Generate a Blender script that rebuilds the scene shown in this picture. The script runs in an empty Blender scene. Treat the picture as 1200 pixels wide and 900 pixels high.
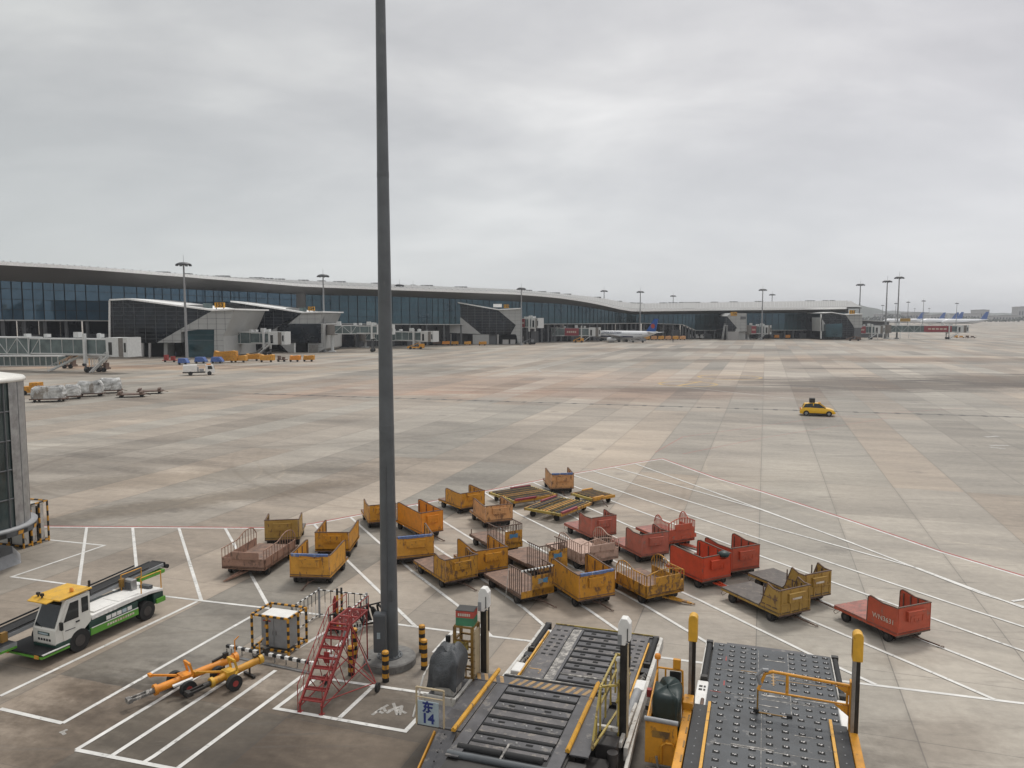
import bpy, bmesh, math, random
from mathutils import Matrix, Vector
random.seed(7)
R = math.radians
C = bpy.context.scene.collection
# ------------------------------------------------------------------ camera, sky, sun, exposure
H = 12.0; F = 900.0; PITCH = math.atan(79/900)
sc = bpy.context.scene
cd = bpy.data.cameras.new('camera'); cam = bpy.data.objects.new('camera', cd); C.objects.link(cam)
cam.location = (0, 0, H); cam.rotation_euler = (R(90)-PITCH, 0, 0)
cd.sensor_width = 36; cd.lens = 27; cd.clip_start = 0.1; cd.clip_end = 12000
sc.camera = cam
SUN_EL, SUN_AZ = R(58), R(25)          # azimuth clockwise from +Y
w = bpy.data.worlds.new('World'); sc.world = w; w.use_nodes = True
nt = w.node_tree; nt.nodes.clear()
def N(nt, t, **k):
    n = nt.nodes.new(t)
    for a, b in k.items():
        if a.startswith('_'): n.inputs[int(a[1:])].default_value = b
        else: setattr(n, a, b)
    return n
def M(nt, op, a, b=None, clamp=False):
    n = nt.nodes.new('ShaderNodeMath'); n.operation = op; n.use_clamp = clamp
    for i, v in enumerate((a, b)):
        if v is None: continue
        if isinstance(v, (int, float)): n.inputs[i].default_value = v
        else: nt.links.new(v, n.inputs[i])
    return n.outputs[0]
def MIX(nt, fac, a, b, mode='MIX'):
    n = nt.nodes.new('ShaderNodeMix'); n.data_type = 'RGBA'; n.blend_type = mode
    for s, v in ((0, fac), (6, a), (7, b)):
        if isinstance(v, (int, float)): n.inputs[s].default_value = v
        elif isinstance(v, tuple): n.inputs[s].default_value = (*v[:3], 1)
        else: nt.links.new(v, n.inputs[s])
    return n.outputs[2]
def RAMP(nt, fac, pts):
    n = nt.nodes.new('ShaderNodeValToRGB'); e = n.color_ramp.elements
    while len(e) < len(pts): e.new(0.5)
    for el, (p, c) in zip(e, pts):
        el.position = p; el.color = (c, c, c, 1) if isinstance(c, (int, float)) else (*c, 1)
    nt.links.new(fac, n.inputs[0]); return n.outputs[0]
def NOISE(nt, vec, scale, detail=4, rough=.55, dist=0):
    n = nt.nodes.new('ShaderNodeTexNoise'); n.inputs['Scale'].default_value = scale
    n.inputs['Detail'].default_value = detail; n.inputs['Roughness'].default_value = rough; n.inputs['Distortion'].default_value = dist
    if vec is not None: nt.links.new(vec, n.inputs['Vector'])
    return n.outputs['Fac']
tc = N(nt, 'ShaderNodeTexCoord'); sep = N(nt, 'ShaderNodeSeparateXYZ'); nt.links.new(tc.outputs['Generated'], sep.inputs[0])
zz = M(nt, 'ADD', M(nt, 'MAXIMUM', sep.outputs[2], 0.0), 0.30)
cmb = N(nt, 'ShaderNodeCombineXYZ')
nt.links.new(M(nt, 'DIVIDE', sep.outputs[0], zz), cmb.inputs[0]); nt.links.new(M(nt, 'DIVIDE', sep.outputs[1], zz), cmb.inputs[1])
mp = N(nt, 'ShaderNodeMapping'); mp.inputs['Rotation'].default_value = (0, 0, R(-14)); mp.inputs['Scale'].default_value = (0.8, 1.25, 1); mp.inputs['Location'].default_value = (3.1, 1.4, 0)
nt.links.new(cmb.outputs[0], mp.inputs[0])
n1 = NOISE(nt, mp.outputs[0], .95, 5, .5, .5); n2 = NOISE(nt, mp.outputs[0], 3.4, 5, .55, .3)
cl = M(nt, 'ADD', M(nt, 'MULTIPLY', n1, .75), M(nt, 'MULTIPLY', n2, .25))
cloud = RAMP(nt, cl, [(.37, (.42, .415, .43)), (.46, (.495, .487, .50)), (.53, (.57, .56, .567)), (.63, (.70, .685, .685))])
hz = RAMP(nt, sep.outputs[2], [(0, 1.0), (.10, .75), (.28, 0)])
cloud = MIX(nt, M(nt, 'MULTIPLY', hz, .8), cloud, (.525, .535, .555))
# slightly darker and greener on the left, brighter overhead (an overcast sky is brightest at the zenith)
lr = M(nt, 'MULTIPLY', M(nt, 'ADD', sep.outputs[0], .55, ), .9, True)
cloud = MIX(nt, lr, MIX(nt, 1, cloud, (.84, .865, .84), 'MULTIPLY'), cloud)
zen = RAMP(nt, sep.outputs[2], [(.45, 1.0), (1.0, 1.0)]); up = M(nt, 'ADD', M(nt, 'MULTIPLY', M(nt, 'MAXIMUM', M(nt, 'SUBTRACT', sep.outputs[2], .5), 0), 1.6), 1)
vm = N(nt, 'ShaderNodeVectorMath', operation='SCALE'); nt.links.new(cloud, vm.inputs[0]); nt.links.new(M(nt, 'MULTIPLY', up, 10.0), vm.inputs['Scale'])
sky = N(nt, 'ShaderNodeTexSky'); sky.sky_type = 'NISHITA'; sky.sun_disc = False; sky.sun_elevation = SUN_EL; sky.sun_rotation = SUN_AZ
bg = N(nt, 'ShaderNodeBackground'); bg.inputs[1].default_value = 0.1
nt.links.new(MIX(nt, .96, sky.outputs[0], vm.outputs[0]), bg.inputs[0])
wo = N(nt, 'ShaderNodeOutputWorld'); nt.links.new(bg.outputs[0], wo.inputs[0])
sl = bpy.data.lights.new('sun', 'SUN'); sl.energy = 1.35; sl.angle = R(13); sl.color = (1, .96, .9)
so = bpy.data.objects.new('sun', sl); C.objects.link(so)
so.rotation_euler = (R(90)-SUN_EL, 0, math.pi - SUN_AZ)
sc.view_settings.view_transform = 'Standard'; sc.view_settings.look = 'None'; sc.view_settings.gamma = 1
sc.view_settings.exposure = 0.46
try: sc.view_settings.use_curve_mapping = False
except Exception: pass

# ------------------------------------------------------------------ helpers
def G(px, py, z=0.0):                    # a place on the ground (or at height z) read off the photograph
    a = (px-600)/F; b = (450-py)/F
    d = (a, b*math.sin(PITCH)+math.cos(PITCH), b*math.cos(PITCH)-math.sin(PITCH))
    t = (z-H)/d[2]; return Vector((d[0]*t, d[1]*t, z))
def P(px, py, Y):                        # a point at distance Y
    a = (px-600)/F; b = (450-py)/F
    d = (a, b*math.sin(PITCH)+math.cos(PITCH), b*math.cos(PITCH)-math.sin(PITCH))
    return Vector((a*Y/d[1], Y, H+d[2]*Y/d[1]))
class MB:
    def __init__(s): s.v = []; s.f = []; s.mi = []; s.sm = []; s.m = Matrix(); s.k = 0
    def add(s, vs, fs, smooth=False):
        n = len(s.v); s.v += [s.m @ Vector(v) for v in vs]
        for f in fs: s.f.append([n+i for i in f]); s.mi.append(s.k); s.sm.append(smooth)
        return s
    def box(s, c, d, rz=0, rx=0, ry=0):
        m = Matrix.Translation(c) @ Matrix.Rotation(rz, 4, 'Z') @ Matrix.Rotation(ry, 4, 'Y') @ Matrix.Rotation(rx, 4, 'X')
        x, y, z = d[0]/2, d[1]/2, d[2]/2
        vs = [m @ Vector(p) for p in ((-x,-y,-z),(x,-y,-z),(x,y,-z),(-x,y,-z),(-x,-y,z),(x,-y,z),(x,y,z),(-x,y,z))]
        return s.add(vs, [(0,3,2,1),(4,5,6,7),(0,1,5,4),(1,2,6,5),(2,3,7,6),(3,0,4,7)])
    def b2(s, x0, x1, y0, y1, z0, z1): return s.box(((x0+x1)/2, (y0+y1)/2, (z0+z1)/2), (x1-x0, y1-y0, z1-z0))
    def frame(s, p0, p1):
        d = (Vector(p1)-Vector(p0)); L = d.length; d.normalize()
        u = Vector((0,0,1)) if abs(d.z) < .95 else Vector((0,1,0))
        a = d.cross(u).normalized(); b = a.cross(d).normalized(); return Vector(p0), Vector(p1), a, b
    def bar(s, p0, p1, w, h=None):
        h = w if h is None else h; p, q, a, b = s.frame(p0, p1); a = a*w/2; b = b*h/2
        return s.add([p-a-b, p+a-b, p+a+b, p-a+b, q-a-b, q+a-b, q+a+b, q-a+b], [(0,3,2,1),(4,5,6,7),(0,1,5,4),(1,2,6,5),(2,3,7,6),(3,0,4,7)])
    def cyl(s, p0, p1, r0, r1=None, n=12, caps=True):
        r1 = r0 if r1 is None else r1; p, q, a, b = s.frame(p0, p1); vs = []; fs = []
        for o, r in ((p, r0), (q, r1)):
            for i in range(n): t = 2*math.pi*i/n; vs.append(o+a*math.cos(t)*r+b*math.sin(t)*r)
        s.add(vs, [(i, (i+1) % n, n+(i+1) % n, n+i) for i in range(n)], True)
        if caps: s.add(vs, [tuple(range(n))[::-1], tuple(range(n, 2*n))])
        return s
    def tube(s, pts, r, n=8):
        for i in range(len(pts)-1): s.cyl(pts[i], pts[i+1], r, r, n)
        return s
    def lathe(s, prof, n=24, c=(0,0,0), a0=0, a1=2*math.pi, smooth=True):
        vs = []; fs = []; full = abs(a1-a0-2*math.pi) < 1e-6; m = n if full else n+1
        for r, z in prof:
            for i in range(m): t = a0+(a1-a0)*i/n; vs.append((c[0]+r*math.cos(t), c[1]+r*math.sin(t), c[2]+z))
        for j in range(len(prof)-1):
            for i in range(n): k = (i+1) % m; fs.append((j*m+i, j*m+k, (j+1)*m+k, (j+1)*m+i))
        return s.add(vs, fs, smooth)
    def poly(s, pts, off):               # closed plate: a flat polygon with a thickness vector
        n = len(pts); pts = [Vector(p) for p in pts]; off = Vector(off)
        return s.add(pts+[p+off for p in pts], [tuple(range(n))[::-1], tuple(range(n, 2*n))]+[(i, (i+1) % n, n+(i+1) % n, n+i) for i in range(n)])
    def loft(s, rings, smooth=True, caps=True):
        n = len(rings[0]); vs = [p for r in rings for p in r]
        fs = [(j*n+i, j*n+(i+1) % n, (j+1)*n+(i+1) % n, (j+1)*n+i) for j in range(len(rings)-1) for i in range(n)]
        s.add(vs, fs, smooth)
        if caps: s.add(rings[0], [tuple(range(n))[::-1]]); s.add(rings[-1], [tuple(range(n))])
        return s
    def stripes(s, p0, p1, w, seg, k0, k1, round_=False):
        p0, p1 = Vector(p0), Vector(p1); L = (p1-p0).length; n = max(2, round(L/seg))
        for i in range(n):
            s.k = (k0, k1)[i % 2]; a = p0.lerp(p1, i/n); b = p0.lerp(p1, (i+1)/n)
            s.cyl(a, b, w/2, w/2, 14) if round_ else s.bar(a, b, w)
        return s
    def build(s, name, mats, parent=None, label=None, bevel=0, kind=None):
        me = bpy.data.meshes.new(name); me.from_pydata([tuple(v) for v in s.v], [], s.f)
        for m_ in (mats if isinstance(mats, (list, tuple)) else [mats]): me.materials.append(m_)
        for p, a, b in zip(me.polygons, s.mi, s.sm): p.material_index = a; p.use_smooth = b
        bm = bmesh.new(); bm.from_mesh(me); bmesh.ops.recalc_face_normals(bm, faces=bm.faces); bm.to_mesh(me); bm.free()
        o = bpy.data.objects.new(name, me); C.objects.link(o)
        if parent: o.parent = parent
        if label: o['label'] = label
        if kind: o['kind'] = kind
        if bevel:
            b_ = o.modifiers.new('bevel', 'BEVEL'); b_.width = bevel; b_.segments = 2; b_.limit_method = 'ANGLE'; b_.angle_limit = R(40)
        return o
def thing(name, label, cat, loc=(0,0,0), rz=0, group=None):
    o = bpy.data.objects.new(name, None); C.objects.link(o); o.empty_display_size = .3
    o.location = loc; o.rotation_euler = (0, 0, rz); o['label'] = label; o['category'] = cat
    if group: o['group'] = group
    return o
def tag(o, label, cat, group=None):
    o['label'] = label; o['category'] = cat
    if group: o['group'] = group
    return o
def dup(o, loc=None, rz=None, label=None, parent=None, top=True):
    c = o.copy(); C.objects.link(c)
    if parent: c.parent = parent
    if loc is not None: c.location = loc
    if rz is not None: c.rotation_euler = (0, 0, rz)
    if label: c['label'] = label
    for ch in list(o.children): dup(ch, parent=c)
    return c
def text(name, body, size, mat_, parent, mtx, thick=.004, label=None, bold=0):
    cu = bpy.data.curves.new(name, 'FONT'); cu.body = body; cu.size = size; cu.align_x = 'CENTER'; cu.align_y = 'CENTER'; cu.extrude = thick; cu.offset = bold
    t = bpy.data.objects.new(name+'_tmp', cu); C.objects.link(t)
    dg = bpy.context.evaluated_depsgraph_get(); me = bpy.data.meshes.new_from_object(t.evaluated_get(dg))
    bpy.data.objects.remove(t); me.materials.clear(); me.materials.append(mat_)
    o = bpy.data.objects.new(name, me); C.objects.link(o)
    if parent: o.parent = parent
    me.transform(mtx)
    if label: o['label'] = label
    return o
# ------------------------------------------------------------------ materials
def pmat(name, col, rough=.6, metal=0, var=.12, vscale=3.0, spec=.5, bump=0, wear=0, wearcol=(.10, .06, .04), wscale=5.0, dirt=0):
    m = bpy.data.materials.new(name); m.use_nodes = True; nt = m.node_tree; b = nt.nodes['Principled BSDF']
    b.inputs['Roughness'].default_value = rough; b.inputs['Metallic'].default_value = metal; b.inputs['Specular IOR Level'].default_value = spec
    tc = N(nt, 'ShaderNodeTexCoord'); oi = N(nt, 'ShaderNodeObjectInfo'); vm = N(nt, 'ShaderNodeVectorMath', operation='ADD')
    sc_ = N(nt, 'ShaderNodeVectorMath', operation='SCALE'); sc_.inputs[0].default_value = (37, 53, 71); nt.links.new(oi.outputs['Random'], sc_.inputs['Scale'])
    nt.links.new(tc.outputs['Object'], vm.inputs[0]); nt.links.new(sc_.outputs[0], vm.inputs[1]); v = vm.outputs[0]
    n1 = NOISE(nt, v, vscale, 5, .6)
    lo = tuple(c*(1-var*1.6) for c in col); hi = tuple(min(1, c*(1+var)) for c in col)
    c = MIX(nt, RAMP(nt, n1, [(.3, 0.0), (.7, 1.0)]), lo, hi)
    if wear:
        mp = N(nt, 'ShaderNodeMapping'); mp.inputs['Scale'].default_value = (1, 1, .45); nt.links.new(v, mp.inputs[0])
        n2 = NOISE(nt, mp.outputs[0], wscale, 8, .68)
        e = .64-wear*.22
        c = MIX(nt, M(nt, 'MULTIPLY', RAMP(nt, n2, [(e, 0.0), (e+.07, 1.0)]), .85), c, wearcol)
        n3 = NOISE(nt, v, wscale*5, 4, .6)
        c = MIX(nt, M(nt, 'MULTIPLY', RAMP(nt, n3, [(.55, 0.0), (.75, 1.0)]), wear*.6), c, tuple(x*.55 for x in col))
    nt.links.new(c, b.inputs['Base Color'])
    nt.links.new(M(nt, 'ADD', M(nt, 'MULTIPLY', n1, .25), rough-.12, True), b.inputs['Roughness'])
    if bump:
        bp = N(nt, 'ShaderNodeBump'); bp.inputs['Strength'].default_value = bump; bp.inputs['Distance'].default_value = .02
        nt.links.new(NOISE(nt, v, vscale*9, 5), bp.inputs['Height']); nt.links.new(bp.outputs[0], b.inputs['Normal'])
    return m
RUST = (.13, .065, .035)
m = {}
m['yellow'] = pmat('worn_yellow_paint', (.53, .24, .018), .55, wear=.45, wearcol=RUST)
m['amber'] = pmat('amber_paint', (.58, .28, .035), .55, wear=.3, wearcol=RUST)
m['peach'] = pmat('faded_orange_paint', (.56, .29, .12), .6, wear=.45, wearcol=RUST)
m['orange'] = pmat('orange_paint', (.66, .24, .018), .5, wear=.12, wearcol=RUST)
m['mustard'] = pmat('mustard_paint', (.36, .22, .05), .6, wear=.35, wearcol=RUST)
m['ochre'] = pmat('ochre_paint', (.45, .22, .022), .6, wear=.6, wearcol=(.09, .05, .03))
m['red'] = pmat('red_paint', (.42, .075, .035), .55, wear=.25, wearcol=(.2, .12, .09))
m['salmon'] = pmat('faded_red_paint', (.42, .12, .08), .6, wear=.4, wearcol=(.25, .14, .11))
m['vred'] = pmat('bright_red_paint', (.52, .06, .02), .5, wear=.15, wearcol=(.2, .07, .05))
m['brown'] = pmat('faded_brown_paint', (.30, .175, .125), .65, wear=.5, wearcol=(.12, .075, .055))
m['pink'] = pmat('faded_pink_paint', (.42, .29, .23), .65, wear=.4, wearcol=(.17, .10, .07))
m['deckbrown'] = pmat('worn_deck_board', (.20, .125, .09), .75, var=.3, wear=.4, wearcol=(.09, .07, .06), bump=.3)
m['deckgrey'] = pmat('dark_deck_board', (.105, .09, .08), .7, var=.3, wear=.3, wearcol=(.18, .15, .12), bump=.3)
m['deckpink'] = pmat('red_deck_board', (.30, .11, .085), .65, var=.25, wear=.5, wearcol=(.13, .085, .07), bump=.2)
m['chassis'] = pmat('greasy_chassis', (.030, .027, .024), .6, var=.3)
m['rubber'] = pmat('tyre_rubber', (.018, .018, .018), .8, var=.25)
m['hub'] = pmat('wheel_hub', (.045, .04, .038), .5, var=.3)
m['white'] = pmat('white_paint', (.68, .67, .64), .45, var=.06, wear=.1, wearcol=(.35, .32, .28))
m['offwhite'] = pmat('grimy_white_paint', (.50, .48, .44), .5, var=.15, wear=.4, wearcol=(.2, .16, .12))
m['black'] = pmat('black_paint', (.016, .016, .017), .5, var=.2)
m['byellow'] = pmat('bollard_yellow', (.55, .26, .02), .55, wear=.3, wearcol=(.2, .12, .05))
m['bluetrim'] = pmat('blue_padding', (.10, .15, .30), .7, wear=.3, wearcol=(.35, .35, .36))
m['dkgrey'] = pmat('dark_grey_paint', (.075, .08, .085), .45, var=.12)
m['mast'] = pmat('mast_paint', (.088, .096, .102), .42, var=.16, vscale=1.2, wear=.12, wearcol=(.13, .13, .125), wscale=1.5)
m['grey'] = pmat('grey_paint', (.25, .255, .26), .5, var=.1)
m['cabinet'] = pmat('cabinet_grey', (.30, .31, .31), .45, var=.08)
m['steel'] = pmat('galvanised_steel', (.33, .33, .33), .4, .7, var=.2)
m['cable'] = pmat('rusty_tow_bar', (.12, .075, .055), .7, var=.3)
m['concrete'] = pmat('plinth_concrete', (.17, .165, .155), .85, var=.25, bump=.5, wear=.3, wearcol=(.09, .085, .08))
m['red_steel'] = pmat('red_steel', (.27, .030, .026), .55, wear=.25, wearcol=(.15, .06, .05))
m['green'] = pmat('green_paint', (.10, .30, .035), .4, var=.08)
m['dkgreen'] = pmat('dark_green_paint', (.018, .05, .04), .4, var=.1)
m['cabwhite'] = pmat('cream_white_paint', (.64, .63, .58), .35, var=.04)
m['roofyellow'] = pmat('roof_yellow', (.60, .34, .03), .5, wear=.3, wearcol=(.4, .26, .08))
m['tarp'] = pmat('grey_tarpaulin', (.075, .08, .085), .5, var=.3, vscale=2.5, bump=1.2)
m['tarpgreen'] = pmat('dark_green_tarpaulin', (.012, .028, .026), .5, var=.25, vscale=2)
m['deckA'] = pmat('grey_steel_deck', (.066, .064, .068), .5, var=.28, vscale=2.2, wear=.35, wearcol=(.17, .155, .14), wscale=3, bump=.15)
m['deckA2'] = pmat('grey_steel_plate', (.095, .088, .088), .5, var=.28, vscale=3, wear=.45, wearcol=(.2, .175, .15), wscale=4, bump=.15)
m['deckB'] = pmat('blue_grey_steel_deck', (.038, .044, .050), .45, var=.25, vscale=1.6, wear=.25, wearcol=(.15, .145, .14), wscale=2.5, bump=.15)
m['scuff'] = pmat('scuffed_metal', (.36, .34, .31), .5, .2, var=.45, vscale=9, wear=.8, wearcol=(.1, .095, .09))
m['tread'] = pmat('black_tread', (.035, .036, .038), .7, var=.3)
m['railyellow'] = pmat('guide_rail_yellow', (.60, .31, .03), .5, wear=.35, wearcol=(.16, .10, .05))
m['olive'] = pmat('olive_yellow_rail', (.36, .27, .06), .5, wear=.5, wearcol=(.12, .08, .04))
m['framebrown'] = pmat('brown_yellow_frame', (.24, .135, .03), .55, wear=.5, wearcol=(.08, .05, .03))
m['lorange'] = pmat('loader_orange', (.60, .27, .02), .45, wear=.25, wearcol=(.18, .09, .03))
m['hazardtan'] = pmat('hazard_tan', (.33, .20, .075), .6, wear=.4, wearcol=(.1, .095, .09))
m['post'] = pmat('post_black', (.022, .020, .018), .4, var=.3)
m['caster'] = pmat('caster_metal', (.42, .41, .40), .4, .6, var=.2)
m['hole'] = pmat('black_recess', (.008, .008, .008), .9)
m['boxgreen'] = pmat('green_box', (.05, .19, .10), .6); m['boxred'] = pmat('red_box', (.42, .07, .05), .6)
m['blue'] = pmat('sign_blue', (.015, .03, .17), .5); m['signgrey'] = pmat('sign_plate_blue_grey', (.34, .41, .44), .5)
m['wintxt'] = pmat('pale_lettering', (.55, .5, .42), .6, wear=.4, wearcol=(.4, .15, .1))
def glass(name, col, rough=.06, ior=1.6, var=0, scale=1.0):
    mt = pmat(name, col, rough+.12, 0, var=var or .05, vscale=scale); b = mt.node_tree.nodes['Principled BSDF']
    for l in list(mt.node_tree.links):
        if l.to_socket == b.inputs['Roughness']: mt.node_tree.links.remove(l)
    b.inputs['Roughness'].default_value = rough; b.inputs['IOR'].default_value = ior; b.inputs['Specular IOR Level'].default_value = .5
    return mt
m['glass'] = glass('vehicle_glass', (.012, .016, .018))
m['facade'] = glass('blue_facade_glass', (.034, .074, .112), .05, 1.9, .25, .12)
m['facade2'] = glass('green_facade_glass', (.022, .054, .062), .06, 1.75, .45, .10)
for k_ in ('facade', 'facade2'): m[k_].node_tree.nodes['Principled BSDF'].inputs['Specular Tint'].default_value = (.55, .80, 1, 1)
m['facadedark'] = glass('dark_facade_glass', (.006, .010, .016), .08, 1.38, .5, .15)
m['mullion'] = pmat('dark_mullion', (.022, .030, .038), .6, spec=.2)
m['soffit'] = pmat('dark_soffit', (.13, .126, .12), .6, var=.06, vscale=.1)
m['roofmetal'] = pmat('pale_roof_metal', (.215, .215, .21), .5, .1, var=.06, vscale=.1)
m['eavewhite'] = pmat('eave_white', (.80, .80, .78), .5)
m['cladding'] = pmat('grey_cladding', (.35, .355, .345), .6, var=.06, vscale=.3)
m['claddark'] = pmat('dark_cladding', (.10, .105, .11), .6, var=.08, vscale=.3)
m['bridgeglass'] = glass('bridge_glass', (.10, .135, .135), .15, 1.45, .25, .5)
m['bridgewhite'] = pmat('bridge_white', (.52, .53, .52), .5, var=.08)
m['bellows'] = pmat('grey_bellows', (.17, .155, .14), .8, var=.1)
m['signyellow'] = pmat('sign_yellow', (.60, .30, .01), .5)
m['maroon'] = pmat('maroon_panel', (.24, .03, .04), .5)
m['jetwhite'] = pmat('aircraft_white', (.72, .73, .74), .3, var=.03)
m['jetblue'] = pmat('aircraft_blue', (.01, .08, .32), .35); m['jetnavy'] = pmat('aircraft_navy', (.02, .03, .09), .4)
m['jetgrey'] = pmat('aircraft_grey', (.36, .37, .38), .4)
m['carty'] = pmat('car_yellow', (.75, .42, .01), .3, var=.03)
m['bluecart'] = pmat('cart_blue', (.06, .12, .33), .6, wear=.2, wearcol=(.3, .3, .3))
m['plastic'] = pmat('plastic_wrapped_cargo', (.50, .50, .48), .25, var=.5, vscale=.7, bump=.6, wear=.35, wearcol=(.18, .15, .12), wscale=.8)
m['beige'] = pmat('beige_cover', (.45, .36, .23), .6)
m['foliage'] = pmat('far_foliage', (.05, .06, .035), .9, var=.5, vscale=.05)
m['hill'] = pmat('far_hill', (.06, .07, .05), .9, var=.4, vscale=.01)
m['farwall'] = pmat('far_building_wall', (.33, .32, .31), .8)
m['skin'] = pmat('skin', (.4, .24, .17), .6); m['navy'] = pmat('navy_cloth', (.02, .025, .05), .8)
HD = R(18.2)
# ------------------------------------------------------------------ ground
def ground():
    g = MB(); S = 5000
    g.add([(-S, -300, 0), (S, -300, 0), (S, 9000, 0), (-S, 9000, 0)], [(0, 1, 2, 3)])
    mt = bpy.data.materials.new('apron_concrete'); mt.use_nodes = True; nt = mt.node_tree; b = nt.nodes['Principled BSDF']
    tc = N(nt, 'ShaderNodeTexCoord'); pos = tc.outputs['Object']
    mp = N(nt, 'ShaderNodeMapping'); mp.inputs['Rotation'].default_value = (0, 0, HD); nt.links.new(pos, mp.inputs[0])
    sp = N(nt, 'ShaderNodeSeparateXYZ'); nt.links.new(mp.outputs[0], sp.inputs[0]); W_ = 4.45
    v = M(nt, 'DIVIDE', sp.outputs[0], W_); u = M(nt, 'DIVIDE', M(nt, 'SUBTRACT', sp.outputs[1], 18.9), W_)
    fv, fu = M(nt, 'FLOOR', v), M(nt, 'FLOOR', u)
    def wn(a, b_):
        c = N(nt, 'ShaderNodeCombineXYZ'); nt.links.new(a, c.inputs[0]); nt.links.new(b_, c.inputs[1])
        n = N(nt, 'ShaderNodeTexWhiteNoise', noise_dimensions='2D'); nt.links.new(c.outputs[0], n.inputs[0]); return n.outputs['Value']
    cell = wn(fv, fu); strip = wn(M(nt, 'ADD', fv, 31), M(nt, 'FLOOR', M(nt, 'DIVIDE', u, 7)))
    block = wn(M(nt, 'FLOOR', M(nt, 'DIVIDE', M(nt, 'ADD', v, 1), 3)), M(nt, 'FLOOR', M(nt, 'DIVIDE', u, 16)))
    st = N(nt, 'ShaderNodeMapping'); st.inputs['Scale'].default_value = (.30, 1, 1); nt.links.new(mp.outputs[0], st.inputs[0])
    big = NOISE(nt, st.outputs[0], .045, 6, .6, .4); mid = NOISE(nt, st.outputs[0], .28, 7, .65, .3); fine = NOISE(nt, pos, 2.2, 8, .7)
    tone = M(nt, 'ADD', M(nt, 'ADD', M(nt, 'MULTIPLY', cell, .07), M(nt, 'MULTIPLY', strip, .33)), M(nt, 'ADD', M(nt, 'MULTIPLY', block, .14), .145))
    tone = M(nt, 'ADD', tone, M(nt, 'MULTIPLY', M(nt, 'SUBTRACT', mid, .5), 1.15))
    tone = M(nt, 'ADD', tone, M(nt, 'MULTIPLY', M(nt, 'SUBTRACT', big, .5), .9))
    tone = M(nt, 'ADD', tone, M(nt, 'MULTIPLY', M(nt, 'SUBTRACT', fine, .5), .55))
    col = RAMP(nt, tone, [(.02, (.135, .118, .098)), (.34, (.235, .208, .174)), (.6, (.315, .279, .234)), (.95, (.45, .40, .335))])
    # hue: warmer (tan, pink) and cooler slabs
    hue = wn(M(nt, 'ADD', fv, 7), M(nt, 'FLOOR', M(nt, 'DIVIDE', u, 9)))
    col = MIX(nt, RAMP(nt, hue, [(.5, 0.0), (.8, 1.0)]), col, MIX(nt, 1, col, (1.035, .98, .935), 'MULTIPLY'))
    col = MIX(nt, RAMP(nt, hue, [(.2, 1.0), (.45, 0.0)]), col, MIX(nt, 1, col, (.955, .985, 1.0), 'MULTIPLY'))
    def blob(px, py, ru, rv, ang, amount, mul, px2=None):
        nonlocal col
        c0 = G(px, py)
        a = N(nt, 'ShaderNodeMapping'); a.inputs['Rotation'].default_value = (0, 0, -ang)
        s_ = N(nt, 'ShaderNodeVectorMath', operation='SUBTRACT'); s_.inputs[1].default_value = c0; nt.links.new(pos, s_.inputs[0])
        nt.links.new(s_.outputs[0], a.inputs[0]); a.inputs['Scale'].default_value = (1/ru, 1/rv, 1)
        # rotate first, then scale
        r_ = N(nt, 'ShaderNodeVectorRotate', rotation_type='Z_AXIS'); r_.inputs['Angle'].default_value = -ang
        nt.links.new(s_.outputs[0], r_.inputs[0]); a.inputs['Rotation'].default_value = (0, 0, 0); nt.links.new(r_.outputs[0], a.inputs[0])
        l = N(nt, 'ShaderNodeVectorMath', operation='LENGTH'); nt.links.new(a.outputs[0], l.inputs[0])
        d = M(nt, 'ADD', l.outputs['Value'], M(nt, 'MULTIPLY', M(nt, 'SUBTRACT', mid, .5), 1.8))
        d = M(nt, 'ADD', d, M(nt, 'MULTIPLY', M(nt, 'SUBTRACT', fine, .5), .5))
        f = M(nt, 'MULTIPLY', RAMP(nt, d, [(.45, 1.0), (1.15, 0.0)]), amount)
        col = MIX(nt, f, col, MIX(nt, 1, col, mul, 'MULTIPLY'))
    dark = (.46, .42, .39)
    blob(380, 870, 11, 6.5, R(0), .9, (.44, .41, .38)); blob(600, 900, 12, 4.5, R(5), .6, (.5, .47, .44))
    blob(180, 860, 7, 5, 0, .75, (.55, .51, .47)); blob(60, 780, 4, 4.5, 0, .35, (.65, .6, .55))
    blob(250, 585, 14, 2.6, R(35), .75, (.55, .50, .44)); blob(200, 560, 22, 3.5, R(20), .45, (.6, .56, .5)); blob(90, 545, 15, 5, R(10), .35, (.6, .56, .52))
    blob(1040, 450, 36, 17, R(-14), .95, (.40, .36, .33)); blob(860, 456, 40, 7, R(0), .8, (.52, .47, .43)); blob(1190, 445, 30, 20, 0, .95, (.38, .34, .31)); blob(1000, 432, 24, 3, 0, .8, (.4, .36, .33))
    blob(800, 410, 60, 20, 0, .8, (.48, .44, .40)); blob(790, 423, 42, 9, 0, .7, (.55, .5, .44)); blob(1140, 422, 90, 16, 0, .75, (.52, .48, .45))
    blob(960, 399, 110, 14, 0, .5, (.6, .57, .54)); blob(1090, 405, 120, 18, 0, .45, (.8, .72, .64))
    blob(600, 447, 52, 26, R(25), .55, (1.10, .87, .77)); blob(400, 462, 26, 7, R(15), .4, (1.14, .88, .76)); blob(160, 430, 45, 10, 0, .75, (1.0, .76, .62)); blob(740, 462, 34, 12, 0, .6, (1.1, .86, .76)); blob(1000, 420, 80, 20, 0, .55, (1.15, .98, .84)); blob(300, 432, 60, 9, 0, .5, (1.25, 1.12, .95)); blob(690, 520, 9, 18, R(-18), .6, (1.25, 1.22, 1.18)); blob(800, 560, 8, 10, R(-18), .5, (1.2, 1.17, 1.12)); blob(960, 560, 7, 13, R(-18), .5, (1.2, 1.18, 1.14))
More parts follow.
